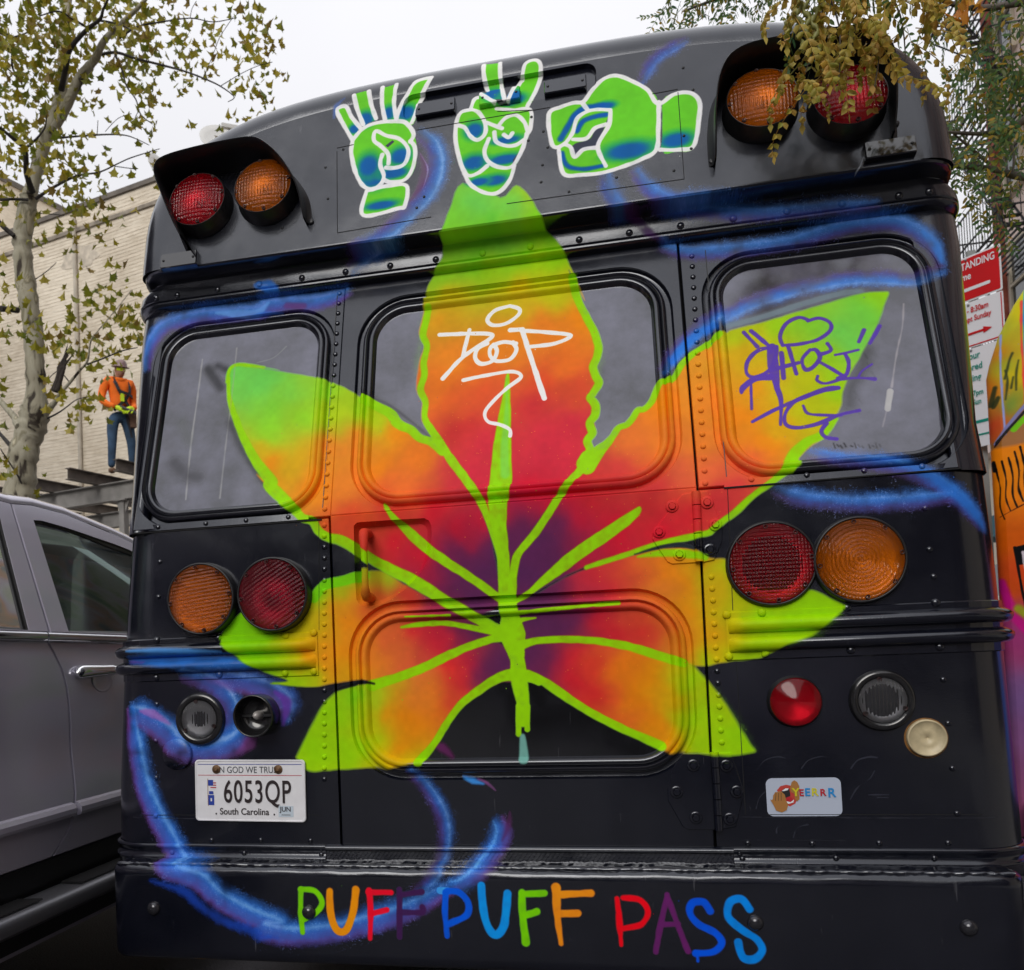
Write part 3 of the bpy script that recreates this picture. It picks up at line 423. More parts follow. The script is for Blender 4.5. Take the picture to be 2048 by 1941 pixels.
('s',[-381,1822,-336,1794,-304,1772,-282,1740,-247,1720,-225,1696,-191,1679,-162,1649],[26.7,24.5,26.7,26.7,22.3,22.3,22.3,22.3],(148,205,0),2.5,1.0,0.0,1),
('s',[-776,1931,-771,1881,-750,1820,-714,1745,-670,1671,-619,1607,-626,1599,-587,1560,-559,1535,-540,1516,-521,1498,-496,1488,-480,1462,-455,1444,-425,1435,-392,1416,-364,1394,-327,1370,-287,1347,-247,1325,-207,1299,-168,1271,-129,1247,-90,1223,-52,1198,-22,1177],[9.8,12.7,16.6,21.5,27.4,31.3,34.2,34.2,29.3,24.4,21.5,21.5,22.5,22.5,24.4,27.4,29.3,24.4,27.4,29.3,32.2,32.2,29.3,27.4,27.4,27.4,27.4],(148,205,0),3,1.0,0.0,1),
('s',[-780,1921,-775,1961,-747,1971,-674,1953],[9.8],(148,205,0),4,1.0,0.0,1),
('s',[-309,1519,-282,1481,-242,1438,-203,1400,-145,1356,-87,1314,-41,1276,-11,1255],[6.7,16.7,25.9,27.6,23.4,20.9,20.9,22.6],(148,205,0),2.5,1.0,0.0,1),
('s',[5,1856,-3,1748,-10,1661,-14,1567,-20,1522,-20,1450,-13,1380,-12,1317,-7,1254,-3,1215,1,1176,9,1118,12,1067,18,1013,16,967],[4.1,29.0,45.6,55.9,53.8,37.3,29.0,29.8,45.6,45.6,62.1,35.2,41.4,31.1,32.3],(148,205,0),2.5,1.0,0.0,1),
('s',[7,1002,5,935],[13.9],(148,205,0),2,1.0,0.0,1),
('s',[29,1001,26,946],[13.0],(148,205,0),2,1.0,0.0,1),
('b',[-10,1192],[27.2,23.3],(148,205,0),1.0),
('b',[-6,1266],[21.4,17.5],(148,205,0),1.0),
('s',[14,929,15,905,15,875],[11.5,17.7,23.1],(125,180,170),4,0.8,0.2,1),
('s',[1,1847,1,1748,-4,1660,-4,1574],[2.5,12.4,20.7,24.8],(130,205,90),5,0.8,0.0,1),
('s',[-276,1207,-227,1212,-170,1212,-123,1203,-84,1194,-29,1183],[5.7,14.7,13.9,13.9,16.4,24.5],(148,205,0),2.5,1.0,0.0,1),
('s',[-356,1064,-297,1080,-236,1099,-174,1125,-113,1150,-53,1167,-22,1173],[29.0,23.2,23.2,23.2,20.7,20.7,24.9],(148,205,0),2.5,1.0,0.0,1),
('s',[-245,871,-203,917,-169,967,-131,1013,-82,1047,-34,1073,5,1079],[21.8,18.6,17.8,17.8,21.0,25.1,32.3],(148,205,0),2.5,1.0,0.0,1),
('s',[-263,1232,-210,1231,-150,1230],[5.7],(148,205,0),2,1.0,0.0,1),
('s',[-499,1292,-468,1323,-412,1332,-370,1342],[25.7],(120,200,10),3,1.0,0.0,1),
('s',[-457,1055,-414,1066,-380,1073,-352,1068],[5.1,9.3,8.4,4.2],(25,26,32),3,1.0,0.0,1),
('s',[313,1463,301,1448,248,1412,179,1371,132,1339,85,1304,46,1275,14,1257],[2.9,21.9,30.7,32.9,31.4,21.9,14.6,14.6],(148,205,0),2.5,1.0,0.0,1),
('s',[662,1542,620,1507,566,1470,523,1433,501,1419,475,1399,460,1390,410,1382,356,1374,301,1359,245,1344,184,1328],[27.3,15.7,15.0,15.0,15.0,15.0,15.0,15.0,13.6,13.6,12.3,12.3],(148,205,0),3,1.0,0.0,1),
('s',[762,1644,730,1607,694,1591,664,1562,646,1528],[13.6,19.0,23.8,27.2,27.2],(148,205,0),3,1.0,0.0,1),
('s',[297,1352,355,1365,399,1368,430,1358],[2.2,8.0,8.0,5.1],(40,50,58),3,1.0,0.0,1),
('s',[304,1346,362,1351,419,1344,454,1334],[5.1,16.8,18.3,16.1],(148,205,0),4,1.0,0.0,1),
('s',[13,1228,70,1231,128,1234,184,1237,255,1239],[10.0],(148,205,0),2,1.0,0.0,1),
('s',[-4,1192,23,1210,58,1214],[27.1,11.6,3.1],(148,205,0),2,1.0,0.0,1),
('s',[9,1145,56,1158,124,1159,199,1152,272,1136,326,1117,372,1100,396,1092],[27.0,17.8,17.0,17.8,20.1,21.6,21.6,19.3],(148,205,0),2.5,1.0,0.0,1),
('s',[33,1074,67,1062,111,1030,173,986,245,945,299,919,337,900],[30.7,21.5,21.5,19.2,19.2,20.7,23.0],(148,205,0),2.5,1.0,0.0,1),
('s',[37,1070,59,1058],[17.6],(148,205,0),2,1.0,0.0,1),
('p',[-404,2572,-424,2612,-453,2675,-444,2686,-425,2680,-410,2645,-386,2610],[(0,0,110,200,50)],1.5,1.0),
('p',[-403,2717,-363,2722,-356,2686,-338,2629,-359,2620,-377,2616,-397,2674],[(0,0,110,200,50)],1.5,1.0),
('p',[-321,2724,-280,2729,-284,2672,-284,2615,-313,2616,-321,2674],[(0,0,110,200,50)],1.5,1.0),
('p',[-223,2727,-180,2732,-196,2695,-218,2659,-231,2590,-259,2605,-279,2620,-255,2681],[(0,0,110,200,50)],1.5,1.0),
('p',[-400,2576,-368,2606,-309,2614,-259,2603,-231,2565,-222,2513,-226,2454,-253,2419,-306,2428,-328,2408,-360,2408,-383,2442,-403,2511,-407,2552],[(0,0,110,200,50)],1.5,1.0),
('p',[-362,2406,-306,2411,-250,2404,-254,2344,-274,2335,-370,2331],[(0,0,110,200,50)],1.5,1.0),
('p',[-36,2743,8,2738,14,2692,19,2611,-24,2619,-32,2692],[(0,0,110,200,50)],1.5,1.0),
('p',[68,2696,81,2721,99,2728,119,2710,109,2652,82,2585,27,2606,58,2663],[(0,0,110,200,50)],1.5,1.0),
('p',[-107,2596,-76,2610,-63,2637,-28,2640,-7,2606,65,2586,86,2567,85,2519,71,2472,40,2406,3,2413,-35,2424,-65,2401,-87,2409,-112,2482,-116,2547],[(0,0,110,200,50)],1.5,1.0),
('p',[-87,2404,-27,2418,36,2402,27,2370,2,2341,-32,2341,-66,2367],[(0,0,110,200,50)],1.5,1.0),
('p',[146,2560,192,2568,225,2569,260,2608,285,2628,318,2633,353,2606,388,2575,413,2531,406,2400,370,2374,322,2360,265,2351,209,2356,169,2364,159,2437,139,2460,133,2543],[(0,0,110,200,50)],1.5,1.0),
('p',[423,2529,469,2543,508,2531,513,2492,493,2384,448,2378,414,2389],[(0,0,110,200,50)],1.5,1.0),
('p',[200,2448,237,2455,255,2486,281,2492,293,2526,270,2468,252,2424,224,2425,199,2413,188,2441],[(0,0,70,74,90)],1.5,1.0),
('p',[-310,2537,-290,2550,-285,2545,-303,2530],[(0,0,70,74,90)],1,1.0),
('p',[37,2430,63,2460,76,2491,58,2436,36,2411],[(0,0,70,74,90)],1,1.0),
('b',[-342,2447],[58.7,46.9],(40,160,110),0.75),
('b',[-342,2445],[43.1,33.1],(20,120,150),0.7),
('b',[-342,2445],[34.5,27.6],(15,95,170),0.85),
('b',[-357,2484],[39.4,47.3],(40,160,110),0.75),
('b',[-357,2482],[28.9,33.3],(20,120,150),0.7),
('b',[-357,2482],[23.2,27.8],(15,95,170),0.85),
('b',[-267,2498],[38.8,34.9],(40,160,110),0.75),
('b',[-267,2496],[28.5,24.6],(20,120,150),0.7),
('b',[-267,2496],[22.8,20.5],(15,95,170),0.85),
('b',[-284,2449],[50.3,23.2],(40,160,110),0.75),
('b',[-284,2447],[37.0,16.4],(20,120,150),0.7),
('b',[-284,2447],[29.6,13.6],(15,95,170),0.85),
('b',[-319,2356],[57.8,17.0],(40,160,110),0.75),
('b',[-319,2354],[42.5,12.0],(20,120,150),0.7),
('b',[-319,2354],[34.0,10.0],(15,95,170),0.85),
('b',[-368,2634],[32.1,32.1],(40,160,110),0.75),
('b',[-368,2632],[23.6,22.7],(20,120,150),0.7),
('b',[-368,2632],[18.9,18.9],(15,95,170),0.85),
('b',[-300,2641],[27.8,27.8],(40,160,110),0.75),
('b',[-300,2639],[20.4,19.6],(20,120,150),0.7),
('b',[-300,2639],[16.3,16.3],(15,95,170),0.85),
('b',[-254,2637],[35.4,35.4],(40,160,110),0.75),
('b',[-254,2635],[26.0,25.0],(20,120,150),0.7),
('b',[-254,2635],[20.8,20.8],(15,95,170),0.85),
('b',[-400,2609],[20.1,20.1],(40,160,110),0.75),
('b',[-400,2607],[14.8,14.2],(20,120,150),0.7),
('b',[-400,2607],[11.8,11.8],(15,95,170),0.85),
('b',[-11,2639],[33.8,33.8],(40,160,110),0.75),
('b',[-11,2637],[24.8,23.8],(20,120,150),0.7),
('b',[-11,2637],[19.8,19.8],(15,95,170),0.85),
('b',[40,2618],[44.4,25.9],(40,160,110),0.75),
('b',[40,2616],[32.7,18.3],(20,120,150),0.7),
('b',[40,2616],[26.1,15.2],(15,95,170),0.85),
('b',[-64,2539],[33.7,33.7],(40,160,110),0.75),
('b',[-64,2537],[24.8,23.8],(20,120,150),0.7),
('b',[-64,2537],[19.8,19.8],(15,95,170),0.85),
('b',[-65,2441],[44.4,29.6],(40,160,110),0.75),
('b',[-65,2439],[32.7,20.9],(20,120,150),0.7),
('b',[-65,2439],[26.1,17.4],(15,95,170),0.85),
('b',[16,2436],[58.3,20.4],(40,160,110),0.75),
('b',[16,2434],[42.9,14.4],(20,120,150),0.7),
('b',[16,2434],[34.3,12.0],(15,95,170),0.85),
('b',[21,2494],[51.3,16.1],(40,160,110),0.75),
('b',[21,2492],[37.7,11.4],(20,120,150),0.7),
('b',[21,2492],[30.2,9.5],(15,95,170),0.85),
('b',[-11,2378],[43.7,20.4],(40,160,110),0.75),
('b',[-11,2376],[32.1,14.4],(20,120,150),0.7),
('b',[-11,2376],[25.7,12.0],(15,95,170),0.85),
('b',[-53,2381],[36.7,16.1],(40,160,110),0.75),
('b',[-53,2379],[27.0,11.4],(20,120,150),0.7),
('b',[-53,2379],[21.6,9.5],(15,95,170),0.85),
('b',[332,2404],[78.3,34.1],(40,160,110),0.75),
('b',[332,2402],[57.6,24.0],(20,120,150),0.7),
('b',[332,2402],[46.1,20.0],(15,95,170),0.85),
('b',[450,2412],[53.2,29.9],(40,160,110),0.75),
('b',[450,2411],[39.1,21.1],(20,120,150),0.7),
('b',[450,2411],[31.3,17.6],(15,95,170),0.85),
('b',[282,2547],[31.5,15.4],(40,160,110),0.75),
('b',[282,2545],[23.2,10.9],(20,120,150),0.7),
('b',[282,2545],[18.5,9.1],(15,95,170),0.85),
('s',[164,2469,182,2500,203,2534,229,2549,274,2549],[16.7],(15,95,170),5,1.0,0.0,1),
('s',[206,2485,223,2511,256,2519,281,2519],[14.9],(15,95,170),4,1.0,0.0,1),
('s',[214,2474,243,2493,272,2502],[9.1],(110,200,50),3,1.0,0.0,1),
('s',[165,2426,178,2386,218,2369,266,2370],[13.3],(15,95,170),4,1.0,0.0,1),
('s',[179,2433,187,2403,227,2391,248,2406],[12.4],(110,200,50),4,1.0,0.0,1),
('s',[-404,2572,-424,2612,-451,2672,-444,2686,-425,2684,-410,2651,-382,2606],[12.3],(228,228,232),1.6,1.0,0.0,1),
('s',[-403,2717,-392,2668,-374,2617],[12.5],(228,228,232),1.6,1.0,0.0,1),
('s',[-360,2723,-352,2678,-338,2629],[12.4],(228,228,232),1.6,1.0,0.0,1),
('s',[-320,2727,-321,2674,-312,2620],[12.3],(228,228,232),1.6,1.0,0.0,1),
('s',[-280,2729,-287,2673,-280,2619],[12.2],(228,228,232),1.6,1.0,0.0,1),
('s',[-180,2731,-223,2726,-248,2690,-268,2656,-279,2617],[12.0],(228,228,232),1.6,1.0,0.0,1),
('s',[-182,2728,-203,2691,-219,2656,-236,2596],[12.0],(228,228,232),1.6,1.0,0.0,1),
('s',[-404,2572,-377,2602,-341,2614,-295,2611,-254,2600,-231,2560,-240,2536],[12.3],(228,228,232),1.6,1.0,0.0,1),
('s',[-404,2572,-407,2532,-395,2474,-376,2431,-353,2409,-328,2413,-313,2440,-324,2481,-318,2510],[12.3],(228,228,232),1.6,1.0,0.0,1),
('s',[-300,2480,-302,2510,-323,2539,-342,2560,-338,2589,-308,2569,-272,2552,-250,2525,-245,2497,-257,2469,-284,2463,-307,2468],[11.9],(228,228,232),1.6,1.0,0.0,1),
('s',[-240,2539,-226,2513,-231,2460,-253,2422,-293,2421,-313,2432],[11.9],(228,228,232),1.6,1.0,0.0,1),
('s',[-361,2405,-306,2410,-250,2402,-253,2343,-274,2336,-369,2332,-361,2405],[11.9],(228,228,232),1.6,1.0,0.0,1),
('s',[-36,2743,-35,2698,-24,2650],[11.7],(228,228,232),1.6,1.0,0.0,1),
('s',[9,2738,10,2673,20,2611],[11.6],(228,228,232),1.6,1.0,0.0,1),
('s',[67,2676,77,2717,103,2725,118,2701,106,2643,80,2586],[11.3],(228,228,232),1.6,1.0,0.0,1),
('s',[67,2681,45,2640,30,2606],[11.4],(228,228,232),1.6,1.0,0.0,1),
('s',[-72,2614,-63,2641,-46,2643,-20,2618,-7,2607],[11.6],(228,228,232),1.6,1.0,0.0,1),
('s',[-70,2607,-98,2603,-112,2572,-114,2517,-104,2456,-85,2406,-57,2405,-31,2423],[11.6],(228,228,232),1.6,1.0,0.0,1),
('s',[-112,2564,-90,2552,-76,2525,-56,2507,-35,2522,-35,2557,-51,2592,-70,2607],[11.6],(228,228,232),1.6,1.0,0.0,1),
('s',[-30,2556,11,2530],[11.4],(228,228,232),1.6,1.0,0.0,1),
('s',[3,2542,22,2561,48,2564,69,2540,80,2505],[11.3],(228,228,232),1.6,1.0,0.0,1),
('s',[15,2510,28,2499,38,2510],[11.2],(228,228,232),1.6,1.0,0.0,1),
('s',[-10,2522,-5,2492,21,2475,46,2472,67,2484],[11.3],(228,228,232),1.6,1.0,0.0,1),
('s',[-3,2594,40,2581,86,2572,86,2518,76,2501],[11.4],(228,228,232),1.6,1.0,0.0,1),
('s',[-25,2505,-37,2468,-27,2436,3,2413,36,2411,62,2455,76,2501],[11.3],(228,228,232),1.6,1.0,0.0,1),
('s',[-91,2412,-74,2373,-32,2341,2,2341,29,2372,41,2411],[11.3],(228,228,232),1.6,1.0,0.0,1),
('s',[159,2444,140,2459,135,2548,167,2565,201,2571,227,2571,256,2609,285,2630,316,2630,353,2605,388,2572,413,2526,454,2546,493,2541,512,2511,507,2456,491,2387,456,2382,410,2390],[11.7],(228,228,232),1.6,1.0,0.0,1),
('s',[414,2531,409,2456,400,2392,362,2371,322,2360,265,2350,209,2354,168,2364,158,2432,160,2444],[11.2],(228,228,232),1.6,1.0,0.0,1),
('s',[223,2565,235,2543],[11.7],(228,228,232),1.6,1.0,0.0,1),
('s',[293,2531,257,2539,232,2537,207,2521,195,2483,176,2455,160,2446],[11.5],(228,228,232),1.6,1.0,0.0,1),
('s',[293,2526,286,2484,257,2430,274,2368],[11.5],(228,228,232),1.6,1.0,0.0,1),
('s',[257,2426,220,2426,197,2408,188,2439,172,2451],[11.4],(228,228,232),1.6,1.0,0.0,1),
('s',[195,2461,229,2458,251,2484,279,2490],[11.6],(228,228,232),1.6,1.0,0.0,1),
('s',[10,2052,-28,2044,-49,2019,-34,2000,2,2001,33,2022,35,2040,10,2052],[11.5],(250,250,252),1.4,1.0,0.0,1),
('s',[-177,1990,-96,1983,-45,1975,-40,1962,-91,1931,-124,1905,-166,1858],[11.9],(250,250,252),1.4,1.0,0.0,1),
('s',[-97,1994,-114,1917],[11.7],(250,250,252),1.4,1.0,0.0,1),
('s',[-49,1947,-74,1935,-81,1909,-65,1889,-36,1894,-24,1920,-32,1942],[11.5],(250,250,252),1.4,1.0,0.0,1),
('s',[26,1937,-7,1946,-38,1936,-42,1911,-24,1892,10,1893,27,1918,18,1942],[11.3],(250,250,252),1.4,1.0,0.0,1),
('s',[12,1979,43,1977],[12.7],(250,250,252),1.4,1.0,0.0,1),
('s',[43,1973,68,1876,96,1771],[13.4],(250,250,252),1.4,1.0,0.0,1),
('s',[41,1973,110,1959,167,1942,126,1924,65,1923],[11.3],(250,250,252),1.4,1.0,0.0,1),
('s',[-111,1847,-40,1855,18,1856,38,1838,1,1810,-40,1770,-55,1745,-46,1721,-16,1710,8,1694,9,1676],[10.2],(250,250,252),1.4,1.0,0.0,1),
('s',[669,1848,665,1873,682,1906,712,1919,732,1910],[8.6],(98,72,170),1.4,1.0,0.0,1),
('s',[732,1907,758,1911,780,1896,778,1874,748,1854,708,1847,669,1848],[8.6],(98,72,170),1.4,1.0,0.0,1),
('s',[584,1895,611,1852],[8.9],(98,72,170),1.4,1.0,0.0,1),
('s',[601,1897,637,1852],[9.6],(98,72,170),1.4,1.0,0.0,1),
('s',[852,1866,837,1836],[9.0],(98,72,170),1.4,1.0,0.0,1),
('s',[887,1872,860,1829],[9.6],(98,72,170),1.4,1.0,0.0,1),
('s',[654,1846,614,1842,586,1816,581,1782,600,1771,634,1787,650,1821,654,1846],[9.4],(98,72,170),1.4,1.0,0.0,1),
('s',[643,1846,642,1796,645,1740,650,1702,643,1641],[21.7,25.3,14.4,10.8,5.8],(98,72,170),1.4,1.0,0.0,1),
('s',[564,1733,570,1747,599,1767,632,1767],[6.5,14.4,15.9,18.0],(98,72,170),1.4,1.0,0.0,1),
('s',[588,1760,583,1688],[5.8],(98,72,170),1.4,1.0,0.0,1),
('s',[664,1828,662,1761],[10.8],(98,72,170),1.4,1.0,0.0,1),
('s',[680,1845,686,1808,691,1769],[10.0],(98,72,170),1.4,1.0,0.0,1),
('s',[637,1786,699,1797],[10.7],(98,72,170),1.4,1.0,0.0,1),
('s',[729,1829,708,1805,712,1778,730,1782,747,1804,741,1826,727,1828],[9.2],(98,72,170),1.4,1.0,0.0,1),
('s',[768,1840,773,1821,747,1813],[9.1],(98,72,170),1.4,1.0,0.0,1),
('s',[742,1796,770,1772,795,1748],[7.0,9.1,10.5],(98,72,170),1.4,1.0,0.0,1),
('s',[788,1744,752,1736,735,1746,737,1757],[7.6],(98,72,170),1.4,1.0,0.0,1),
('s',[782,1808,803,1810,833,1815],[7.7],(98,72,170),1.4,1.0,0.0,1),
('s',[803,1808,808,1784,800,1755,781,1745,825,1742,858,1735],[9.7,9.0,10.4,10.4,6.9,9.7],(98,72,170),1.4,1.0,0.0,1),
('s',[824,1744,834,1759,857,1774],[6.8],(98,72,170),1.4,1.0,0.0,1),
('s',[582,1655,638,1682,707,1708,751,1723,778,1722],[9.2],(98,72,170),1.4,1.0,0.0,1),
('s',[778,1721,736,1715,681,1698,656,1668,655,1640,681,1629,727,1636,770,1652,815,1659],[8.9],(98,72,170),1.4,1.0,0.0,1),
('s',[697,1684,706,1663,743,1655,776,1651],[6.9],(98,72,170),1.4,1.0,0.0,1),
('s',[742,1634,729,1616,736,1600,759,1593],[8.2],(98,72,170),1.4,1.0,0.0,1),
('s',[751,1583,753,1571],[3.0],(35,35,42),2,0.8,0.0,1),
('s',[758,1579,761,1574],[3.0],(35,35,42),2,0.8,0.0,1),
('s',[765,1576,768,1570],[3.0],(35,35,42),2,0.8,0.0,1),
('s',[773,1581,776,1572],[3.0],(35,35,42),2,0.8,0.0,1),
('s',[787,1573,790,1571],[3.0],(35,35,42),2,0.8,0.0,1),
('s',[795,1579,797,1567],[3.0],(35,35,42),2,0.8,0.0,1),
('s',[802,1575,805,1569],[3.0],(35,35,42),2,0.8,0.0,1),
('s',[809,1571,812,1566],[3.0],(35,35,42),2,0.8,0.0,1),
('s',[824,1573,826,1564],[3.0],(35,35,42),2,0.8,0.0,1),
('s',[831,1569,834,1567],[3.0],(35,35,42),2,0.8,0.0,1),
('s',[839,1575,840,1563],[3.0],(35,35,42),2,0.8,0.0,1),
('s',[846,1571,848,1565],[3.0],(35,35,42),2,0.8,0.0,1),
('s',[946,1924,934,1861,912,1792,891,1711],[2.7],(185,180,185),3,0.7,0.0,1),
('s',[886,1700,875,1656],[12.7],(190,190,190),2,0.8,0.0,1),
('s',[871,1649,859,1614],[2.3],(175,170,175),3,0.6,0.0,1),
('s',[-864,2002,-865,1867,-867,1732,-862,1578],[4.0],(170,170,170),3,0.6,0.0,1),
('s',[-762,2025,-761,1880,-763,1721,-763,1574],[3.5],(165,165,165),3,0.5,0.0,1),
('s',[-695,1971,-648,1980,-613,2011],[2.9],(160,165,160),3,0.5,0.0,1),
('s',[-531,575,-534,520,-531,471],[13.8,13.0,11.4],(125,205,10),2.2,1.0,0.0,1),
('s',[-533,575,-495,571,-478,543,-497,517,-528,502],[13.0],(125,205,10),2.2,1.0,0.0,1),
('s',[-458,571,-458,522,-448,486,-433,474,-417,483,-401,523,-392,576],[17.6],(250,150,15),2.2,1.0,0.0,1),
('s',[-359,575,-357,524,-361,461],[14.1,14.1,11.8],(245,20,50),2.2,1.0,0.0,1),
('s',[-361,571,-305,571],[12.5],(245,20,50),2.2,1.0,0.0,1),
('s',[-355,520,-317,530],[12.5],(245,20,50),2.2,1.0,0.0,1),
('s',[-284,578,-288,467],[13.9],(72,38,88),2.2,1.0,0.0,1),
('s',[-284,566,-230,574],[13.1],(72,38,88),2.2,1.0,0.0,1),
('s',[-284,525,-232,526,-230,538],[13.1],(72,38,88),2.2,1.0,0.0,1),
('s',[-186,578,-168,577],[16.6],(70,160,240),2.2,1.0,0.0,1),
('s',[-172,574,-176,528,-173,472],[15.1,13.6,10.6],(10,95,215),2.2,1.0,0.0,1),
('s',[-168,577,-140,574,-120,551,-126,521,-172,499],[15.1],(10,95,215),2.2,1.0,0.0,1),
('s',[-87,591,-84,530,-72,489,-54,479,-36,507,-27,573],[18.5],(20,150,235),2.2,1.0,0.0,1),
('s',[7,576,6,532,11,463],[16.7,16.0,19.6],(125,205,10),2.2,1.0,0.0,1),
('s',[6,573,59,576],[14.5],(125,205,10),2.2,1.0,0.0,1),
('s',[14,525,39,534],[16.0],(125,205,10),2.2,1.0,0.0,1),
('s',[86,589,85,534,91,462],[21.4,15.7,10.0],(245,145,30),2.2,1.0,0.0,1),
('s',[92,574,163,578],[16.4],(245,145,30),2.2,1.0,0.0,1),
('s',[90,530,132,532],[16.4],(245,145,30),2.2,1.0,0.0,1),
('s',[221,567,224,510,225,463],[11.1,14.6,6.9],(245,10,35),2.2,1.0,0.0,1),
('s',[234,569,270,565,287,539,271,511,231,500],[12.5],(245,10,35),2.2,1.0,0.0,1),
('s',[300,450,312,506,330,577],[12.3,13.0,10.2],(105,40,105),2.2,1.0,0.0,1),
('s',[330,577,347,520,369,454],[12.2],(105,40,105),2.2,1.0,0.0,1),
('s',[314,511,351,514],[11.6],(105,40,105),2.2,1.0,0.0,1),
('s',[420,544,407,563,384,561,377,538,395,513,429,496,441,473,421,454,386,450],[15.3],(5,90,215),2.2,1.0,0.0,1),
('s',[503,549,487,571,463,564,457,533,481,507,514,485,525,462,509,442,484,444,476,477],[16.3],(10,135,220),2.2,1.0,0.0,1),
('s',[389,448,389,433],[5.3],(5,90,215),2.2,1.0,0.0,1),
('s',[547,846,563,865,589,872,605,869],[1.3],(70,72,84),1.5,0.6,0.0,1),
('s',[639,845,654,863,680,871,696,868],[1.3],(70,72,84),1.5,0.6,0.0,1),
('s',[742,844,757,862,782,869,797,867],[1.2],(70,72,84),1.5,0.6,0.0,1),
('s',[538,755,546,779,559,793],[1.3],(70,72,84),1.5,0.6,0.0,1),
('s',[737,775,754,802,779,821,790,838],[1.2],(70,72,84),1.5,0.6,0.0,1),
('s',[614,690,623,711,646,719],[1.3],(70,72,84),1.5,0.6,0.0,1),
('s',[579,700,581,712,593,719],[1.3],(70,72,84),1.5,0.6,0.0,1),
('s',[775,785,816,785],[1.5],(70,72,84),1.5,0.6,0.0,1),
('s',[793,779,814,779],[1.5],(70,72,84),1.5,0.6,0.0,1),
('s',[501,736,787,734,1039,734],[1.0],(60,60,68),1.5,0.7,0.0,1),
('s',[-1027,734,-849,732],[1.3],(60,60,68),1.5,0.7,0.0,1),
('s',[502,684,723,684],[1.0],(45,45,52),1.5,0.6,0.0,1),
('s',[855,2249,864,2262,873,2284],[2.3],(190,195,205),1.5,0.7,0.0,1)]

# ------------------------------------------------------------------ the school bus
bus = empty('school_bus', (0, 0, 0), 0, 'black short school bus seen from behind, its rear spray painted with a rainbow hemp leaf', 'bus')
art_img = bpy.data.images.new('bus_art', ART_W, ART_H, alpha=True, float_buffer=False)
art_img.alpha_mode = 'CHANNEL_PACKED'
art_img.pixels.foreach_set(np.ascontiguousarray(np.clip(paint_art(ART), 0, 1), dtype=np.float32).ravel()); art_img.update(); art_img.pack()

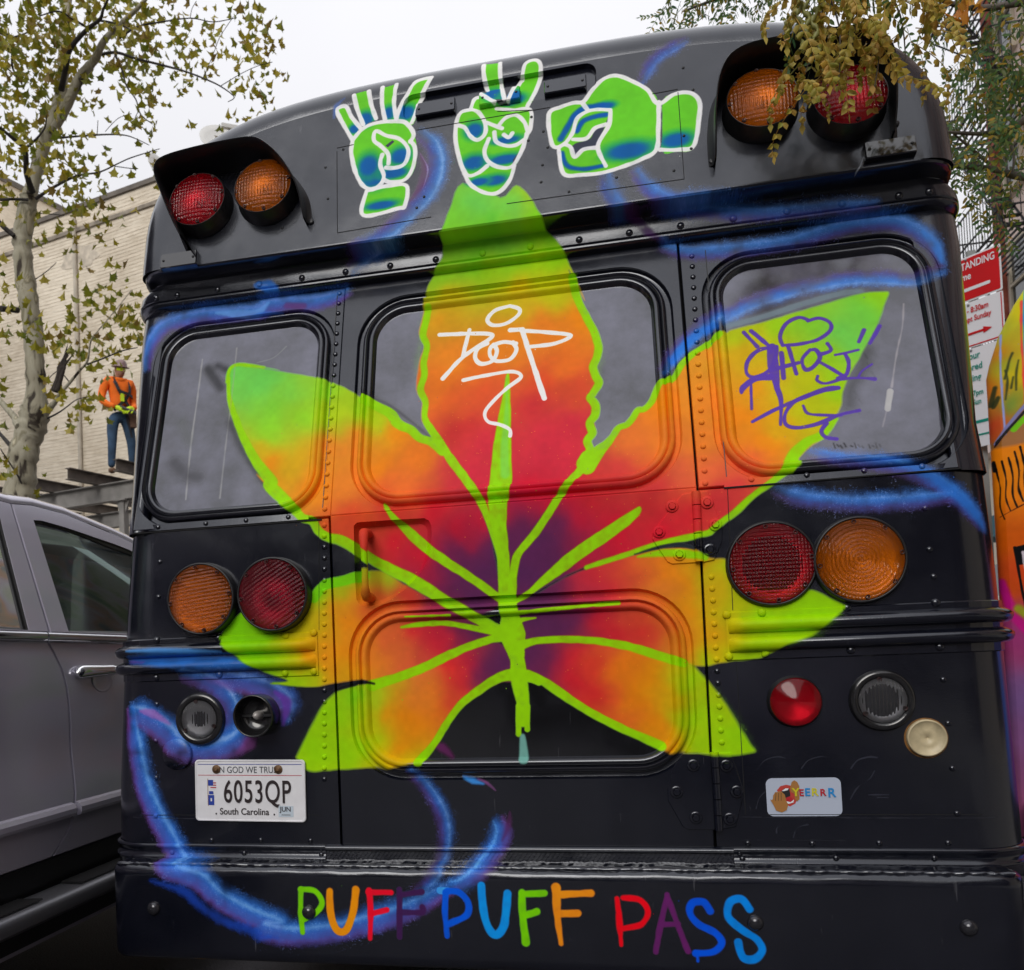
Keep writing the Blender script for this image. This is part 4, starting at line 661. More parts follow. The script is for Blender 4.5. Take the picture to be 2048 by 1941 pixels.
def art_mat(name, base, rough, spec=.5, coat=0.0, dust_haze=0.0, bump=.25, glassy=False):
    m = bpy.data.materials.new(name); m.use_nodes = True; t = m.node_tree; N = t.nodes; L = t.links; b = N['Principled BSDF']
    tc = N.new('ShaderNodeTexCoord'); tc.object = bus
    sep = N.new('ShaderNodeSeparateXYZ'); L.new(tc.outputs['Object'], sep.inputs[0])
    def mr_(src, a, z):
        q = N.new('ShaderNodeMapRange'); q.inputs['From Min'].default_value = a; q.inputs['From Max'].default_value = z; q.clamp = False; L.new(src, q.inputs['Value']); return q.outputs['Result']
    u = mr_(sep.outputs['X'], ART_X0, ART_X0 + ART_W * ART_S / 1000); v = mr_(sep.outputs['Z'], ART_Z0, ART_Z0 + ART_H * ART_S / 1000)
    cb = N.new('ShaderNodeCombineXYZ'); L.new(u, cb.inputs[0]); L.new(v, cb.inputs[1])
    im = N.new('ShaderNodeTexImage'); im.image = art_img; im.extension = 'CLIP'; im.interpolation = 'Linear'; L.new(cb.outputs[0], im.inputs['Vector'])
    gn = N.new('ShaderNodeVectorMath'); gn.operation = 'SCALE'; gn.inputs['Scale'].default_value = 1.2; gm_ = N.new('ShaderNodeGamma'); gm_.inputs['Gamma'].default_value = 1.14; L.new(im.outputs['Color'], gm_.inputs['Color']); L.new(gm_.outputs['Color'], gn.inputs[0]); mn = N.new('ShaderNodeVectorMath'); mn.operation = 'MINIMUM'; mn.inputs[1].default_value = (.88, .88, .88); L.new(gn.outputs[0], mn.inputs[0])
    # only the rear (y below 0.45 m) carries the artwork
    lt = N.new('ShaderNodeMath'); lt.operation = 'LESS_THAN'; lt.inputs[1].default_value = .5; L.new(sep.outputs['Y'], lt.inputs[0])
    al = N.new('ShaderNodeMath'); al.operation = 'MULTIPLY'; L.new(lt.outputs[0], al.inputs[0]); L.new(im.outputs['Alpha'], al.inputs[1])
    n1 = N.new('ShaderNodeTexNoise'); n1.inputs['Scale'].default_value = 7; n1.inputs['Detail'].default_value = 8; n1.inputs['Roughness'].default_value = .65; L.new(tc.outputs['Object'], n1.inputs['Vector'])
    n2 = N.new('ShaderNodeTexNoise'); n2.inputs['Scale'].default_value = 330; n2.inputs['Detail'].default_value = 2; L.new(tc.outputs['Object'], n2.inputs['Vector'])
    n3 = N.new('ShaderNodeTexNoise'); n3.inputs['Scale'].default_value = 3.1; n3.inputs['Detail'].default_value = 2; L.new(tc.outputs['Object'], n3.inputs['Vector'])
    bx = N.new('ShaderNodeMix'); bx.data_type = 'RGBA'; bx.inputs['A'].default_value = (*base, 1); bx.inputs['B'].default_value = (base[0] + dust_haze, base[1] + dust_haze, base[2] + dust_haze * 1.5, 1)
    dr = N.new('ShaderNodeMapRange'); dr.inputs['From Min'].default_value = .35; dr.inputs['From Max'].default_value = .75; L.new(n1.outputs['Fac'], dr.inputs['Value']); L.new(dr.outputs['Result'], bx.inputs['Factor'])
    mw = N.new('ShaderNodeMapping'); mw.inputs['Rotation'].default_value = (0, .7, 0); mw.inputs['Scale'].default_value = (90, 20, 9); L.new(tc.outputs['Object'], mw.inputs['Vector'])
    nw = N.new('ShaderNodeTexNoise'); nw.inputs['Scale'].default_value = 1.0; nw.inputs['Detail'].default_value = 3; L.new(mw.outputs['Vector'], nw.inputs['Vector'])
    wr = N.new('ShaderNodeMapRange'); wr.inputs['From Min'].default_value = .70; wr.inputs['From Max'].default_value = .78; wr.inputs['To Max'].default_value = .5; L.new(nw.outputs['Fac'], wr.inputs['Value'])
    bx2 = N.new('ShaderNodeMix'); bx2.data_type = 'RGBA'; bx2.inputs['B'].default_value = (.09, .09, .10, 1); L.new(wr.outputs['Result'], bx2.inputs['Factor']); L.new(bx.outputs['Result'], bx2.inputs['A']); bx = bx2
    mxc = N.new('ShaderNodeMix'); mxc.data_type = 'RGBA'; L.new(al.outputs[0], mxc.inputs['Factor']); L.new(bx.outputs['Result'], mxc.inputs['A']); L.new(mn.outputs[0], mxc.inputs['B'])
    L.new(mxc.outputs['Result'], b.inputs['Base Color'])
    for nm, val in (('Specular IOR Level', spec), ('Coat Weight', coat)):
        q = N.new('ShaderNodeMath'); q.operation = 'MULTIPLY_ADD'; q.inputs[1].default_value = (.08 - spec) if nm[0] == 'S' else -coat; q.inputs[2].default_value = val; L.new(al.outputs[0], q.inputs[0]); L.new(q.outputs[0], b.inputs[nm])
    rm = N.new('ShaderNodeMapRange'); rm.inputs['From Min'].default_value = .3; rm.inputs['From Max'].default_value = .7; rm.inputs['To Min'].default_value = rough * .75; rm.inputs['To Max'].default_value = rough * 1.35; L.new(n1.outputs['Fac'], rm.inputs['Value'])
    r2 = N.new('ShaderNodeMix'); r2.data_type = 'FLOAT'; L.new(al.outputs[0], r2.inputs['Factor']); L.new(rm.outputs['Result'], r2.inputs['A']); r2.inputs['B'].default_value = max(.55, rough)
    L.new(r2.outputs['Result'], b.inputs['Roughness'])
    b.inputs['Coat Roughness'].default_value = .10; b.inputs['Specular Tint'].default_value = (.90, .93, 1.0, 1); b.inputs['Coat Tint'].default_value = (.95, .97, 1.0, 1)
    ad = N.new('ShaderNodeMath'); ad.operation = 'MULTIPLY_ADD'; ad.inputs[1].default_value = .06; L.new(n2.outputs['Fac'], ad.inputs[0])
    a2 = N.new('ShaderNodeMath'); a2.operation = 'MULTIPLY_ADD'; a2.inputs[1].default_value = 3.0 if not glassy else .4; L.new(n3.outputs['Fac'], a2.inputs[0]); L.new(n1.outputs['Fac'], ad.inputs[2]); 
    hh = N.new('ShaderNodeMath'); hh.operation = 'MULTIPLY'; hh.inputs[1].default_value = .25; L.new(n1.outputs['Fac'], hh.inputs[0])
    L.new(hh.outputs[0], ad.inputs[2]); L.new(ad.outputs[0], a2.inputs[2])
    bp = N.new('ShaderNodeBump'); bp.inputs['Strength'].default_value = bump; bp.inputs['Distance'].default_value = .006; L.new(a2.outputs[0], bp.inputs['Height']); L.new(bp.outputs['Normal'], b.inputs['Normal'])
    return m

PAINT = art_mat('black_bus_paint', (.0035, .0042, .0085), .19, spec=.62, coat=.40, dust_haze=.0030, bump=.45)
GLASS = art_mat('dust_haze_glass', (.050, .048, .054), .12, spec=.9, coat=.3, dust_haze=.10, bump=.05, glassy=True)  # dust tone also stands in for hazy sky reflection, painted into the panes
GLASS_LOW = art_mat('clean_dark_glass', (.008, .008, .009), .04, spec=.6, coat=0, dust_haze=.004, bump=.01, glassy=True)
RUBBER = mat('black_rubber', (.012, .012, .014), .4, spec=.5, noise=.4, nscale=90, bump=.15)
DARK = mat('unlit_interior', (.004, .004, .004), .9)
CHROME = mat('bright_metal', (.6, .6, .62), .25, metal=1)

# planes of the rear: (origin y, z), slope
Z_FOLD, Z_RAIL, Y_RAIL = 1.498, 2.175, .224
_L = math.hypot(Z_RAIL - Z_FOLD, Y_RAIL)
class Pl:
    def __init__(s, y, z, dy, dz, off=0):
        s.o = Vector((0, y, z)); s.t = Vector((0, dy, dz)).normalized(); s.n = Vector((0, -s.t.z, s.t.y)); s.o = s.o + s.n * off; s.k = 1 / s.t.z
    def __call__(s, x, z, h=0):                          # z is the true height of the foot point on the plane
        return s.o + Vector((x, 0, 0)) + s.t * ((z - s.o.z) * s.k) + s.n * h
    def M(s, x, z, h=0):                                 # local frame: X right, Z up the slope, -Y outwards
        p = s(x, z, h); return Matrix(((1, 0, 0, p.x), (0, -s.n.y, s.t.y, p.y), (0, -s.n.z, s.t.z, p.z), (0, 0, 0, 1)))
LOW = Pl(0, 0, 0, 1); UP = Pl(0, Z_FOLD, Y_RAIL, Z_RAIL - Z_FOLD)
CAPP = Pl(.1294, 2.25, math.tan(math.radians(12)), 1)

def plate(P, outl, holes=(), h0=-.02, h1=0.0, bev=.003, mb=None):
    """sheet-metal plate with holes on plane P, bevelled rim"""
    mb = mb or MB()
    def inset(pts, d):
        n = len(pts); o = []
        for i in range(n):
            a = Vector(pts[i - 1]); b = Vector(pts[i]); c = Vector(pts[(i + 1) % n]); e1 = (b - a); e2 = (c - b)
            if e1.length < 1e-9: e1 = e2
            if e2.length < 1e-9: e2 = e1
            n1 = Vector((-e1.y, e1.x)).normalized(); n2 = Vector((-e2.y, e2.x)).normalized(); m = (n1 + n2)
            m = m.normalized() if m.length > 1e-6 else n1
            o.append(tuple(b + m * (d / max(.35, m.dot(n1)))))
        return o
    def ccw(p):
        return p if sum(p[i - 1][0] * p[i][1] - p[i][0] * p[i - 1][1] for i in range(len(p))) > 0 else p[::-1]
    outl = ccw(list(outl)); inn = inset(outl, bev)
    loops = [inn] + [list(h) for h in holes]
    tri = tessellate_polygon([[Vector((x, z, 0)) for x, z in l] for l in loops]); flat = [q for l in loops for q in l]
    mb.add([P(x, z, h1) for x, z in flat], tri)
    mb.grid([[P(x, z, h1) for x, z in inn], [P(x, z, h1 - bev) for x, z in outl], [P(x, z, h0) for x, z in outl]], closed=True, smooth=False)
    for h in holes:
        mb.grid([[P(x, z, h1) for x, z in h], [P(x, z, h0) for x, z in h]], closed=True, smooth=False)
    return mb

# plan of the body: rear line, rounded corner, side
HW, CR = 1.09, .13
WL = [(.6, 1.130), (.9, 1.122), (1.14, 1.100), (1.33, 1.086), (1.49, 1.068), (1.5, 1.058), (1.65, 1.075), (2.07, 1.108), (2.2, 1.118), (2.235, 1.105), (2.25, 1.062)]
WR = [(.6, 1.122), (.9, 1.112), (1.2, 1.102), (1.49, 1.088), (1.5, 1.076), (1.6, 1.080), (2.0, 1.115), (2.2, 1.130), (2.235, 1.120), (2.25, 1.094)]
def hw(z, sgn):
    t = WL if sgn < 0 else WR; return float(np.interp(z, [q[0] for q in t], [q[1] for q in t])) - (.013 if sgn < 0 else .007)
def plan(x0, x1, inset=0.0, n=7, side=None, z=1.1):
    """path from x0 to x1 along the rear; beyond the flat it follows the corner and then the side to depth side"""
    HW = hw(z, -1 if x0 < -.9 else 1); pts = []; flat = HW - CR
    if x0 < -flat:
        if side: pts.append((-HW - inset, side, (-1, 0)))
        for k in range(n + 1):
            a = math.radians(180 + 90 * k / n); pts.append((-flat + (CR + inset) * math.cos(a), CR + (CR + inset) * math.sin(a), (math.cos(a), math.sin(a))))
    else: pts.append((x0, -inset, (0, -1)))
    if x1 > flat:
        for k in range(n + 1):
            a = math.radians(270 + 90 * k / n); pts.append((flat + (CR + inset) * math.cos(a), CR + (CR + inset) * math.sin(a), (math.cos(a), math.sin(a))))
        if side: pts.append((HW + inset, side, (1, 0)))
    else: pts.append((x1, -inset, (0, -1)))
    return pts
def ywall(z):                                            # how far the rear leans in
    return 0 if z < Z_FOLD else (z - Z_FOLD) / (Z_RAIL - Z_FOLD) * Y_RAIL
def corner_strip(sgn, z0, z1, name, inset=0.0, nz=6, side=1.2, mt=None, parent=None, xin=None):
    """rounded corner plus a piece of the side, as one skin"""
    rows = []; flat = HW - CR
    for i in range(nz + 1):
        z = z0 + (z1 - z0) * i / nz; yo = ywall(z); r = []
        for k in range(9):
            a = math.radians(270 + 90 * k / 8); r.append(Vector((sgn * (flat + (CR + inset) * math.cos(a)), yo + CR + (CR + inset) * math.sin(a), z)))
        r.append(Vector((sgn * (HW + inset), side, z)))
        if xin is not None: r = [Vector((sgn * xin, yo - inset, z))] + r
        rows.append(r)
    return MB().grid(rows, smooth=True).build(name, mt or PAINT, parent or bus)

# dark body shell behind every seam, and the sides and roof
sh = MB()
for (za, zb) in ((.60, Z_FOLD), (Z_FOLD, 2.2)):
    rows = []
    for z in (za, zb):
        yo = ywall(z) + .045; rows.append([Vector((-1.04, 7.2, z)), Vector((-1.04, yo + .12, z)), Vector((-.94, yo, z)), Vector((.94, yo, z)), Vector((1.04, yo + .12, z)), Vector((1.04, 7.2, z))])
    sh.grid(rows, smooth=False)
sh.build('inner_shell', DARK, bus)

WIN = [(-.741, 'left'), (.010, 'centre'), (.763, 'right')]
def z_up(a): return a
def ring(P, cx, cz, w, h, r, prof, name, mt, parent, n=10):
    rows = []
    for d, hh in prof:
        rows.append([P(x, z, hh) for x, z in rr(cx, cz, w + 2 * d, h + 2 * d * P.t.z, r + d, n)])
    o = MB().grid(rows, closed=True, smooth=True).build(name, mt, parent); return smooth_by_angle(o, 50)
PROF_O = [(.052, .0005), (.050, -.002), (.0475, -.011), (.040, -.0125), (.036, -.012)]
PROF_R = [(.037, -.014), (.035, .000), (.031, .006), (.026, .007), (.023, .003), (.021, -.003), (.019, .001), (.016, .0045), (.010, .005), (.006, .002), (.003, -.004), (-.001, -.010)]

def window(P, cx, cz, w, h, r, parent, glass):
    ring(P, cx, cz, w, h, r, PROF_O, 'pressed_surround', PAINT, parent)
    ring(P, cx, cz, w, h, r, PROF_R, 'window_gasket', PAINT_R, parent)
    mb = MB(); loop = rr(cx, cz, w + .004, h + .004, r, 10)
    mb.add([P(x, z, -.0095) for x, z in loop] , [tuple(range(len(loop)))])
    mb.grid([[P(x, z, -.0095) for x, z in loop], [P(x, z, -.015) for x, z in loop]], closed=True, smooth=False)
    return mb.build('window_pane', glass, parent)
PAINT_R = art_mat('painted_rubber', (.004, .004, .007), .22, spec=.8, coat=.3, dust_haze=.003, bump=.1)

ZC_U, H_U = (2.074 + 1.551) / 2, 2.074 - 1.551
HOLE = .052
# upper side panels and upper part of the door
def hole(P, cx, cz, w, h, r): return rr(cx, cz, w + 2 * HOLE, h + 2 * HOLE * P.t.z, r + HOLE, 10)
for sgn, cx, w in ((-1, -.7375, .440), (1, .763, .438)):
    xo = sgn * (HW - CR); xi = -.4475 if sgn < 0 else .4495
    zb = 1.494
    xs = sorted((xo, xi))
    p = plate(UP, [(xs[0], 1.5), (xs[1], 1.5), (xs[1], 2.19), (xs[0], 2.19)], [], h0=-.02, h1=-.001) if False else None
    hl = hole(UP, cx, ZC_U, w, H_U, .075)
    # the pressed surround reaches past the flat, so the flat stops there and the corner starts
    x_edge = sgn * .995 if sgn > 0 else -1.0
    hl = [(min(max(x, -.999), .999), z) for x, z in hl]
    o = plate(UP, [(min(x_edge - sgn * 0, xi), 1.4995), (max(x_edge, xi), 1.4995), (max(x_edge, xi), 2.20), (min(x_edge, xi), 2.20)], [[(max(min(x, .988), -.992), z) for x, z in hl]], h0=-.03, h1=0, bev=.0015).build('upper_rear_panel', PAINT, bus)
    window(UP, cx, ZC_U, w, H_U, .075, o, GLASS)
    rows = []
    for i in range(7):
        z = 1.494 + (2.22 - 1.494) * i / 6; yo = ywall(z); r = [Vector((x_edge - sgn * .004, yo + .0005, z))]
        for k in range(9):
            a = math.radians(270 + 90 * k / 8); r.append(Vector((sgn * (hw(z, sgn) - .095 + .095 * math.cos(a)), yo + .095 + .095 * math.sin(a), z)))
        r.append(Vector((sgn * hw(z, sgn), 7.2, z))); rows.append(r)
    MB().grid(rows, smooth=True).build('corner_post', PAINT, bus)

# lower side panels with rounded corners
for sgn in (-1, 1):
    xi = -.4525 if sgn < 0 else .4495
    zt = 1.4925
    rows = []
    for i in range(5):
        z = .60 + (zt - .60) * i / 4; r = [Vector((xi + (0 if abs(xi) > .4 else 0), 0, z)), Vector((sgn * .7, 0, z))]
        for k in range(9):
            a = math.radians(270 + 90 * k / 8); r.append(Vector((sgn * (hw(z, sgn) - CR + CR * math.cos(a)), CR + CR * math.sin(a), z)))
        r.append(Vector((sgn * hw(z, sgn), 7.2, z))); rows.append(r)
    mb = MB().grid(rows, smooth=True)
    for q in (rows[-1],):                                # folded top rim
        mb.grid([q, [p + Vector((0, .006, .0)) * (1 if abs(p.y) < .01 else 0) + Vector((0, .004, .0)) for p in q]], smooth=False)
    mb.box(min(xi, xi - sgn * -.001), max(xi, xi + sgn * .001), 0.0005, .03, .60, zt)
    mb.build('lower_rear_panel', PAINT, bus)
# cover strip along the fold under the windows
for sgn in (-1, 1):
    xi = -.505 if sgn < 0 else .505
    mb = MB(); rows = []
    path = plan(xi, 2, .0022, side=1.0, z=1.49) if sgn > 0 else plan(-2, xi, .0022, side=1.0, z=1.49)
    for z in (1.4945, 1.512):
        rows.append([Vector((x, y + ywall(z), z)) for x, y, nn in path])
    MB().grid(rows, smooth=True).build('seam_strip', PAINT, bus)

# rear emergency door
door = bpy.data.objects.new('rear_door', None); COL.objects.link(door); door.parent = bus
DX0, DX1 = -.4465, .4435
hr = [(-.386, 1.469), (-.378, 1.476), (-.369, 1.477), (-.28, 1.4765), (-.204, 1.475), (-.192, 1.468), (-.187, 1.455), (-.187, 1.43), (-.190, 1.403), (-.196, 1.378), (-.21, 1.350), (-.235, 1.322), (-.265, 1.297), (-.298, 1.276), (-.33, 1.265), (-.36, 1.262), (-.378, 1.268), (-.386, 1.282), (-.388, 1.35)][::-1]
dl = plate(LOW, [(DX0, .668), (DX1, .668), (DX1, 1.4985), (DX0, 1.4985)], [hole(LOW, .004, 1.050, .728, .342, .085), hr], h0=-.03, h1=.002, bev=.002).build('door_skin', PAINT, door)
du = plate(UP, [(DX0, 1.4990), (DX1, 1.4990), (DX1, 2.183), (DX0, 2.183)], [hole(UP, .010, ZC_U, .720, H_U, .085)], h0=-.03, h1=.002, bev=.002).build('door_skin', PAINT, door)
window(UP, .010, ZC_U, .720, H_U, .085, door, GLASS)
window(LOW, .004, 1.050, .728, .342, .085, door, GLASS_LOW)
# handle pocket: deep at the top left, running out flush at the lower right
def pdep(x, z): return -.004 - .022 * max(0, min(1, (1.0 - (x + .386) / .2) * .75 + (z - 1.26) / .22 * .5))
cxp, czp = -.30, 1.38
mb = MB(); inn = [(x + (cxp - x) * .04, z + (czp - z) * .04) for x, z in hr]; i2 = [(x + (cxp - x) * .12, z + (czp - z) * .12) for x, z in hr]
mb.grid([[LOW(x, z, .002) for x, z in hr], [LOW(x, z, pdep(x, z) * .5) for x, z in inn], [LOW(x, z, pdep(x, z)) for x, z in i2]], closed=True, smooth=True)
mb.add([LOW(x, z, pdep(x, z)) for x, z in i2] + [LOW(cxp, czp, pdep(cxp, czp))], [(i, (i + 1) % len(i2), len(i2)) for i in range(len(i2))], True)
smooth_by_angle(mb.build('handle_pocket', PAINT, door), 60)
mb = MB(); mb.tube([(-.352, .012, 1.447), (-.354, -.012, 1.4475), (-.352, -.034, 1.444), (-.350, -.046, 1.432), (-.3495, -.048, 1.40), (-.3495, -.047, 1.35), (-.350, -.046, 1.31), (-.352, -.040, 1.294), (-.354, -.020, 1.286), (-.352, .012, 1.285)], [.012, .012, .0125, .012, .0085, .0085, .0085, .0125, .013, .012], 12)
mb.build('door_handle', PAINT, door)

# hinges
def hinge(name, outl_l, outl_r, pin, bolts):
    h = MB()
    plate(LOW, outl_l, [], h0=0.0015, h1=.0055, bev=.0015, mb=h); plate(LOW, outl_r, [], h0=-.002, h1=.0045, bev=.0015, mb=h)
    o = h.build(name, PAINT, door)
    x0, z0, x1, z1 = pin; n = 5
    mb = MB()
    for k in range(n):
        a = k / n; b_ = (k + .93) / n
        mb.tube([(x0 + (x1 - x0) * a, -.010, z0 + (z1 - z0) * a), (x0 + (x1 - x0) * b_, -.010, z0 + (z1 - z0) * b_)], .0095, 12)
    mb.build('hinge_pin', PAINT, o)
    for bx, bz in bolts:
        b2 = MB(); M_ = LOW.M(bx, bz, .005)
        b2.lathe([(.0145, 0), (.0145, .0025), (.013, .0035), (.009, .0035)], 18, M_); b2.lathe([(.0085, .003), (.0085, .0075), (.0075, .009), (0, .009)], 6, M_, smooth=False)
        b2.build('bolt', PAINT, o)
    return o
hinge('door_hinge', [(.436, 1.489), (.410, 1.485), (.339, 1.40), (.339, 1.385), (.370, 1.330), (.381, 1.324), (.436, 1.324)], [(.450, 1.489), (.468, 1.489), (.497, 1.402), (.494, 1.369), (.475, 1.328), (.450, 1.324)], (.441, 1.489, .441, 1.324), [(.387, 1.459), (.355, 1.401), (.398, 1.345), (.465, 1.462), (.481, 1.409), (.466, 1.352)])
hinge('door_hinge', [(.447, .884), (.385, .884), (.364, .857), (.346, .80), (.346, .775), (.376, .715), (.388, .708), (.447, .708)], [(.459, .884), (.490, .884), (.513, .80), (.511, .78), (.493, .715), (.459, .708)], (.453, .886, .455, .705), [(.406, .856), (.366, .795), (.406, .736), (.478, .854), (.498, .795), (.480, .733)])

# pressed bead line of the flange beside the door
for x0, x1, z0, z1 in ((-.470, -.4695, 1.52, 2.15), (.511, .5115, 1.52, 2.14)):
    MB().add([UP(x0, z0, .0015), UP(x0 + .002, z0, .0015), UP(x0 + .002, z1, .0015), UP(x0, z1, .0015)], [(0, 1, 2, 3)]).build('flange_edge', RUBBER, bus)

# rub rails: a band carrying two round ribs that wraps the corners
def prof_band(path, prof, taper=None):
    rows = []
    for h, z in prof: rows.append([Vector((x + nx * h, y + ny * h, z)) for (x, y, (nx, ny)) in path])
    return rows
for sgn in (-1, 1):
    xi = sgn * .493
    path = plan(xi, 2, 0, side=3.0) if sgn > 0 else plan(-2, xi, 0, side=3.0)
    prof = [(.0005, 1.0935), (.0035, 1.096), (.0035, 1.2045), (.0005, 1.207)]
    band = MB().grid(prof_band(path, prof), smooth=False).build('rub_rail', PAINT, bus)
    for zc in (1.174, 1.130):
        pr = [(.003, zc - .017), (.012, zc - .0155), (.021, zc - .010), (.025, zc - .001), (.024, zc + .006), (.017, zc + .012), (.006, zc + .0165), (.0025, zc + .018)]
        rows = []
        for h, z in pr:
            r = []
            for (x, y, (nx, ny)) in path:
                r.append(Vector((x + nx * h, y + ny * h, z)))
            # blunt tapered inner end
            e0 = Vector((sgn * .505, 0, z)); e1 = Vector((sgn * .525, 0, z))
            hh = h * .45
            a = Vector((sgn * .4975, -max(.0025, h * .15), zc + (z - zc) * 1.15)); b_ = Vector((sgn * .512, -max(.003, h * .75), z)); c_ = Vector((sgn * .532, -h, z))
            r = ([a, b_, c_] + r[1:]) if sgn > 0 else (r[:-1] + [c_, b_, a])
            rows.append(r)
        o = MB().grid(rows, smooth=True).build('rib', PAINT, band)
# sill ribs above the bumper
for sgn in (-1, 1):
    xi = sgn * (.485 if sgn > 0 else .49)
    path = plan(xi, 2, 0, side=3.0, z=.64) if sgn > 0 else plan(-2, xi, 0, side=3.0, z=.64)
    pr = [(.001, .669), (.006, .668), (.010, .664), (.008, .658), (.004, .655), (.004, .640), (.009, .637), (.011, .632), (.009, .628), (.004, .625), (.004, .60)]
    MB().grid(prof_band(path, pr), smooth=True).build('sill_rib', PAINT, bus)
sb = MB(); sb.grid([[Vector((x, -h, z)) for x in (-.488, .484)] for h, z in [(.001, .669), (.004, .667), (.012, .665), (.013, .658), (.010, .655), (.003, .653)]], smooth=True)
sb.build('door_sill', PAINT, bus)

# diamond tread step over the bumper
tread = MB(); tread.add([(-.488, -.004, .653), (.484, -.004, .653), (.484, -.012, .612), (-.488, -.012, .612)], [(0, 1, 2, 3)])
k = 0
for row in range(5):
    for c in range(88):
        x = -.483 + c * .011 + (row % 2) * .0055; z = .618 + row * .0075; y = -.0125 + (z - .612) / .041 * .008
        tread.add([(x, y - .0003, z), (x + .0020, y - .0022, z + .0012), (x + .0075, y - .0003, z + .0060), (x + .0052, y - .0022, z + .0052)], [(0, 1, 2, 3)])
tread.build('tread_plate', PAINT, bus)

# bumper
BT, BB, BY = .622, .392, -.085
def bpath(inset):
    pts = []; r = .055; xe = 1.055
    for k in range(8):
        a = math.radians(180 + 90 * k / 7); pts.append((-xe + r + (r + inset) * math.cos(a), BY + r + (r + inset) * math.sin(a)))
    nseg = 60
    for k in range(1, nseg): pts.append((-xe + r + (2 * xe - 2 * r) * k / nseg, BY - inset))
    for k in range(8):
        a = math.radians(270 + 90 * k / 7); pts.append((xe - r + (r + inset) * math.cos(a), BY + r + (r + inset) * math.sin(a)))
    return [(-xe - inset, .25)] + pts + [(xe + inset, .25)]
rb = random.Random(3)
rows = []
jit = [[rb.uniform(-1, 1) for _ in range(200)] for _ in range(8)]
prf = [(-.10, BT + .010, 0), (-.055, BT + .009, .006), (-.028, BT + .010, .005), (-.012, BT + .007, .003), (-.003, BT + .001, .0025), (.001, BT - .006, .0015), (.001, BT - .02, 0), (.001, BB + .03, 0), (-.001, BB + .012, 0), (-.008, BB + .003, 0), (-.02, BB, 0), (-.08, BB, 0)]
for ri, (ins, z, j) in enumerate(prf):
    p = bpath(ins); rows.append([Vector((x, max(y, -.2), z + (jit[ri % 8][i % 200]) * j)) for i, (x, y) in enumerate(p)])
bumper = smooth_by_angle(MB().grid(rows, smooth=True).build('rear_bumper', PAINT, bus), 70)
# ragged sealant bead along the bumper top
wb = MB(); seg = []
N_ = 260
for i in range(N_ + 1):
    x = -1.03 + 2.06 * i / N_; t = rb.random()
    seg.append([Vector((x, BY + .012 + rb.uniform(-.002, .002), BT + .002)), Vector((x, BY + .006 + rb.uniform(-.003, .003), BT + .010 + rb.uniform(-.001, .002))), Vector((x, BY + .020 + rb.uniform(-.003, .003), BT + .0125 + rb.uniform(-.0015, .0015))), Vector((x, BY + .034, BT + .010 + rb.uniform(-.0015, .0015))), Vector((x, BY + .046 + rb.uniform(-.004, .003), BT + .0125 + rb.uniform(-.0015, .002))), Vector((x, BY + .068, BT + .012 + rb.uniform(-.002, .002)))])
wb.grid(seg, smooth=True)
wb.build('sealant_bead', PAINT, bumper)
for bx in (-.925, -.512, .514, .934):
    b2 = MB(); b2.lathe([(.0175, -.002), (.0175, .003), (.0155, .0085), (.011, .0125), (.005, .0145), (0, .015)], 20, Matrix.Translation((bx, BY, .521))); b2.build('bumper_bolt', mat('worn_bolt', (.035, .035, .042), .16, metal=.5, spec=.9), bumper)

# small rivets over the whole rear
rv = MB(); rv.lathe([(.0068, -.0005), (.0066, .0012), (.0052, .0030), (.003, .0040), (0, .0043)], 10)
RIV = rv.build('rivet', PAINT, bus); RIV.matrix_local = LOW.M(-.924, 1.411, .0)
rvb = MB(); rvb.lathe([(.0095, -.0005), (.0093, .0018), (.0070, .0042), (.0035, .0054), (0, .0058)], 12)
RIVB = rvb.build('rivet', PAINT, bus); RIVB.matrix_local = LOW.M(.752, 1.203, .003)
def rivet(P, x, z, h=0, big=False):
    if abs(x) > HW - CR and P is LOW: pass
    return inst(RIVB if big else RIV, 'rivet', bus, P.M(x, z, h))
for x, z in ((-.931, 1.318), (-.945, 1.034), (-.951, .937), (-.953, .840), (-.958, .740), (.923, 1.415), (.927, 1.323), (.932, 1.263), (.939, 1.036), (.944, .940), (.947, .842), (.951, .744), (-.801, .677), (-.665, .678), (-.531, .677), (.517, .677), (.654, .677), (.792, .679), (.930, .680)): rivet(LOW, x, z)
for x, z in ((-.938, 1.203), (-.763, 1.202), (-.577, 1.200), (-.502, 1.203), (-.943, 1.104), (-.763, 1.106), (-.582, 1.104), (-.505, 1.105), (.932, 1.205), (.572, 1.201), (.496, 1.200), (.575, 1.107), (.755, 1.108), (.935, 1.108), (.496, 1.104)): rivet(LOW, x, z, .0035, True)
for x, z in ((-.912, .645), (-.71, .645), (-.502, .643), (-.502, .657), (-.505, .63), (.498, .655), (.503, .642), (.497, .63), (.701, .646), (.900, .648)): rivet(LOW, x, z, .004)
for x in (-.926, -.789, -.676, -.560): rivet(UP, x, 1.5035, .0025)
for x in (.565, .684, .804, .922): rivet(UP, x, 1.508, .0025)
for k in range(21): rivet(UP, -.463 - .0003 * k * 0, 2.156 - k * .0319, .001)
for k in range(24):
    z = 1.476 - k * .0280
    if z > .70: rivet(LOW, -.464 - .00105 * k, z, .0)
for k in range(21): rivet(UP, .478 - .0007 * k, 2.128 - k * .0310, .001)
for k in range(15):
    z = 1.289 - k * .02725; rivet(LOW, .467 + .0003 * k, z, .0)

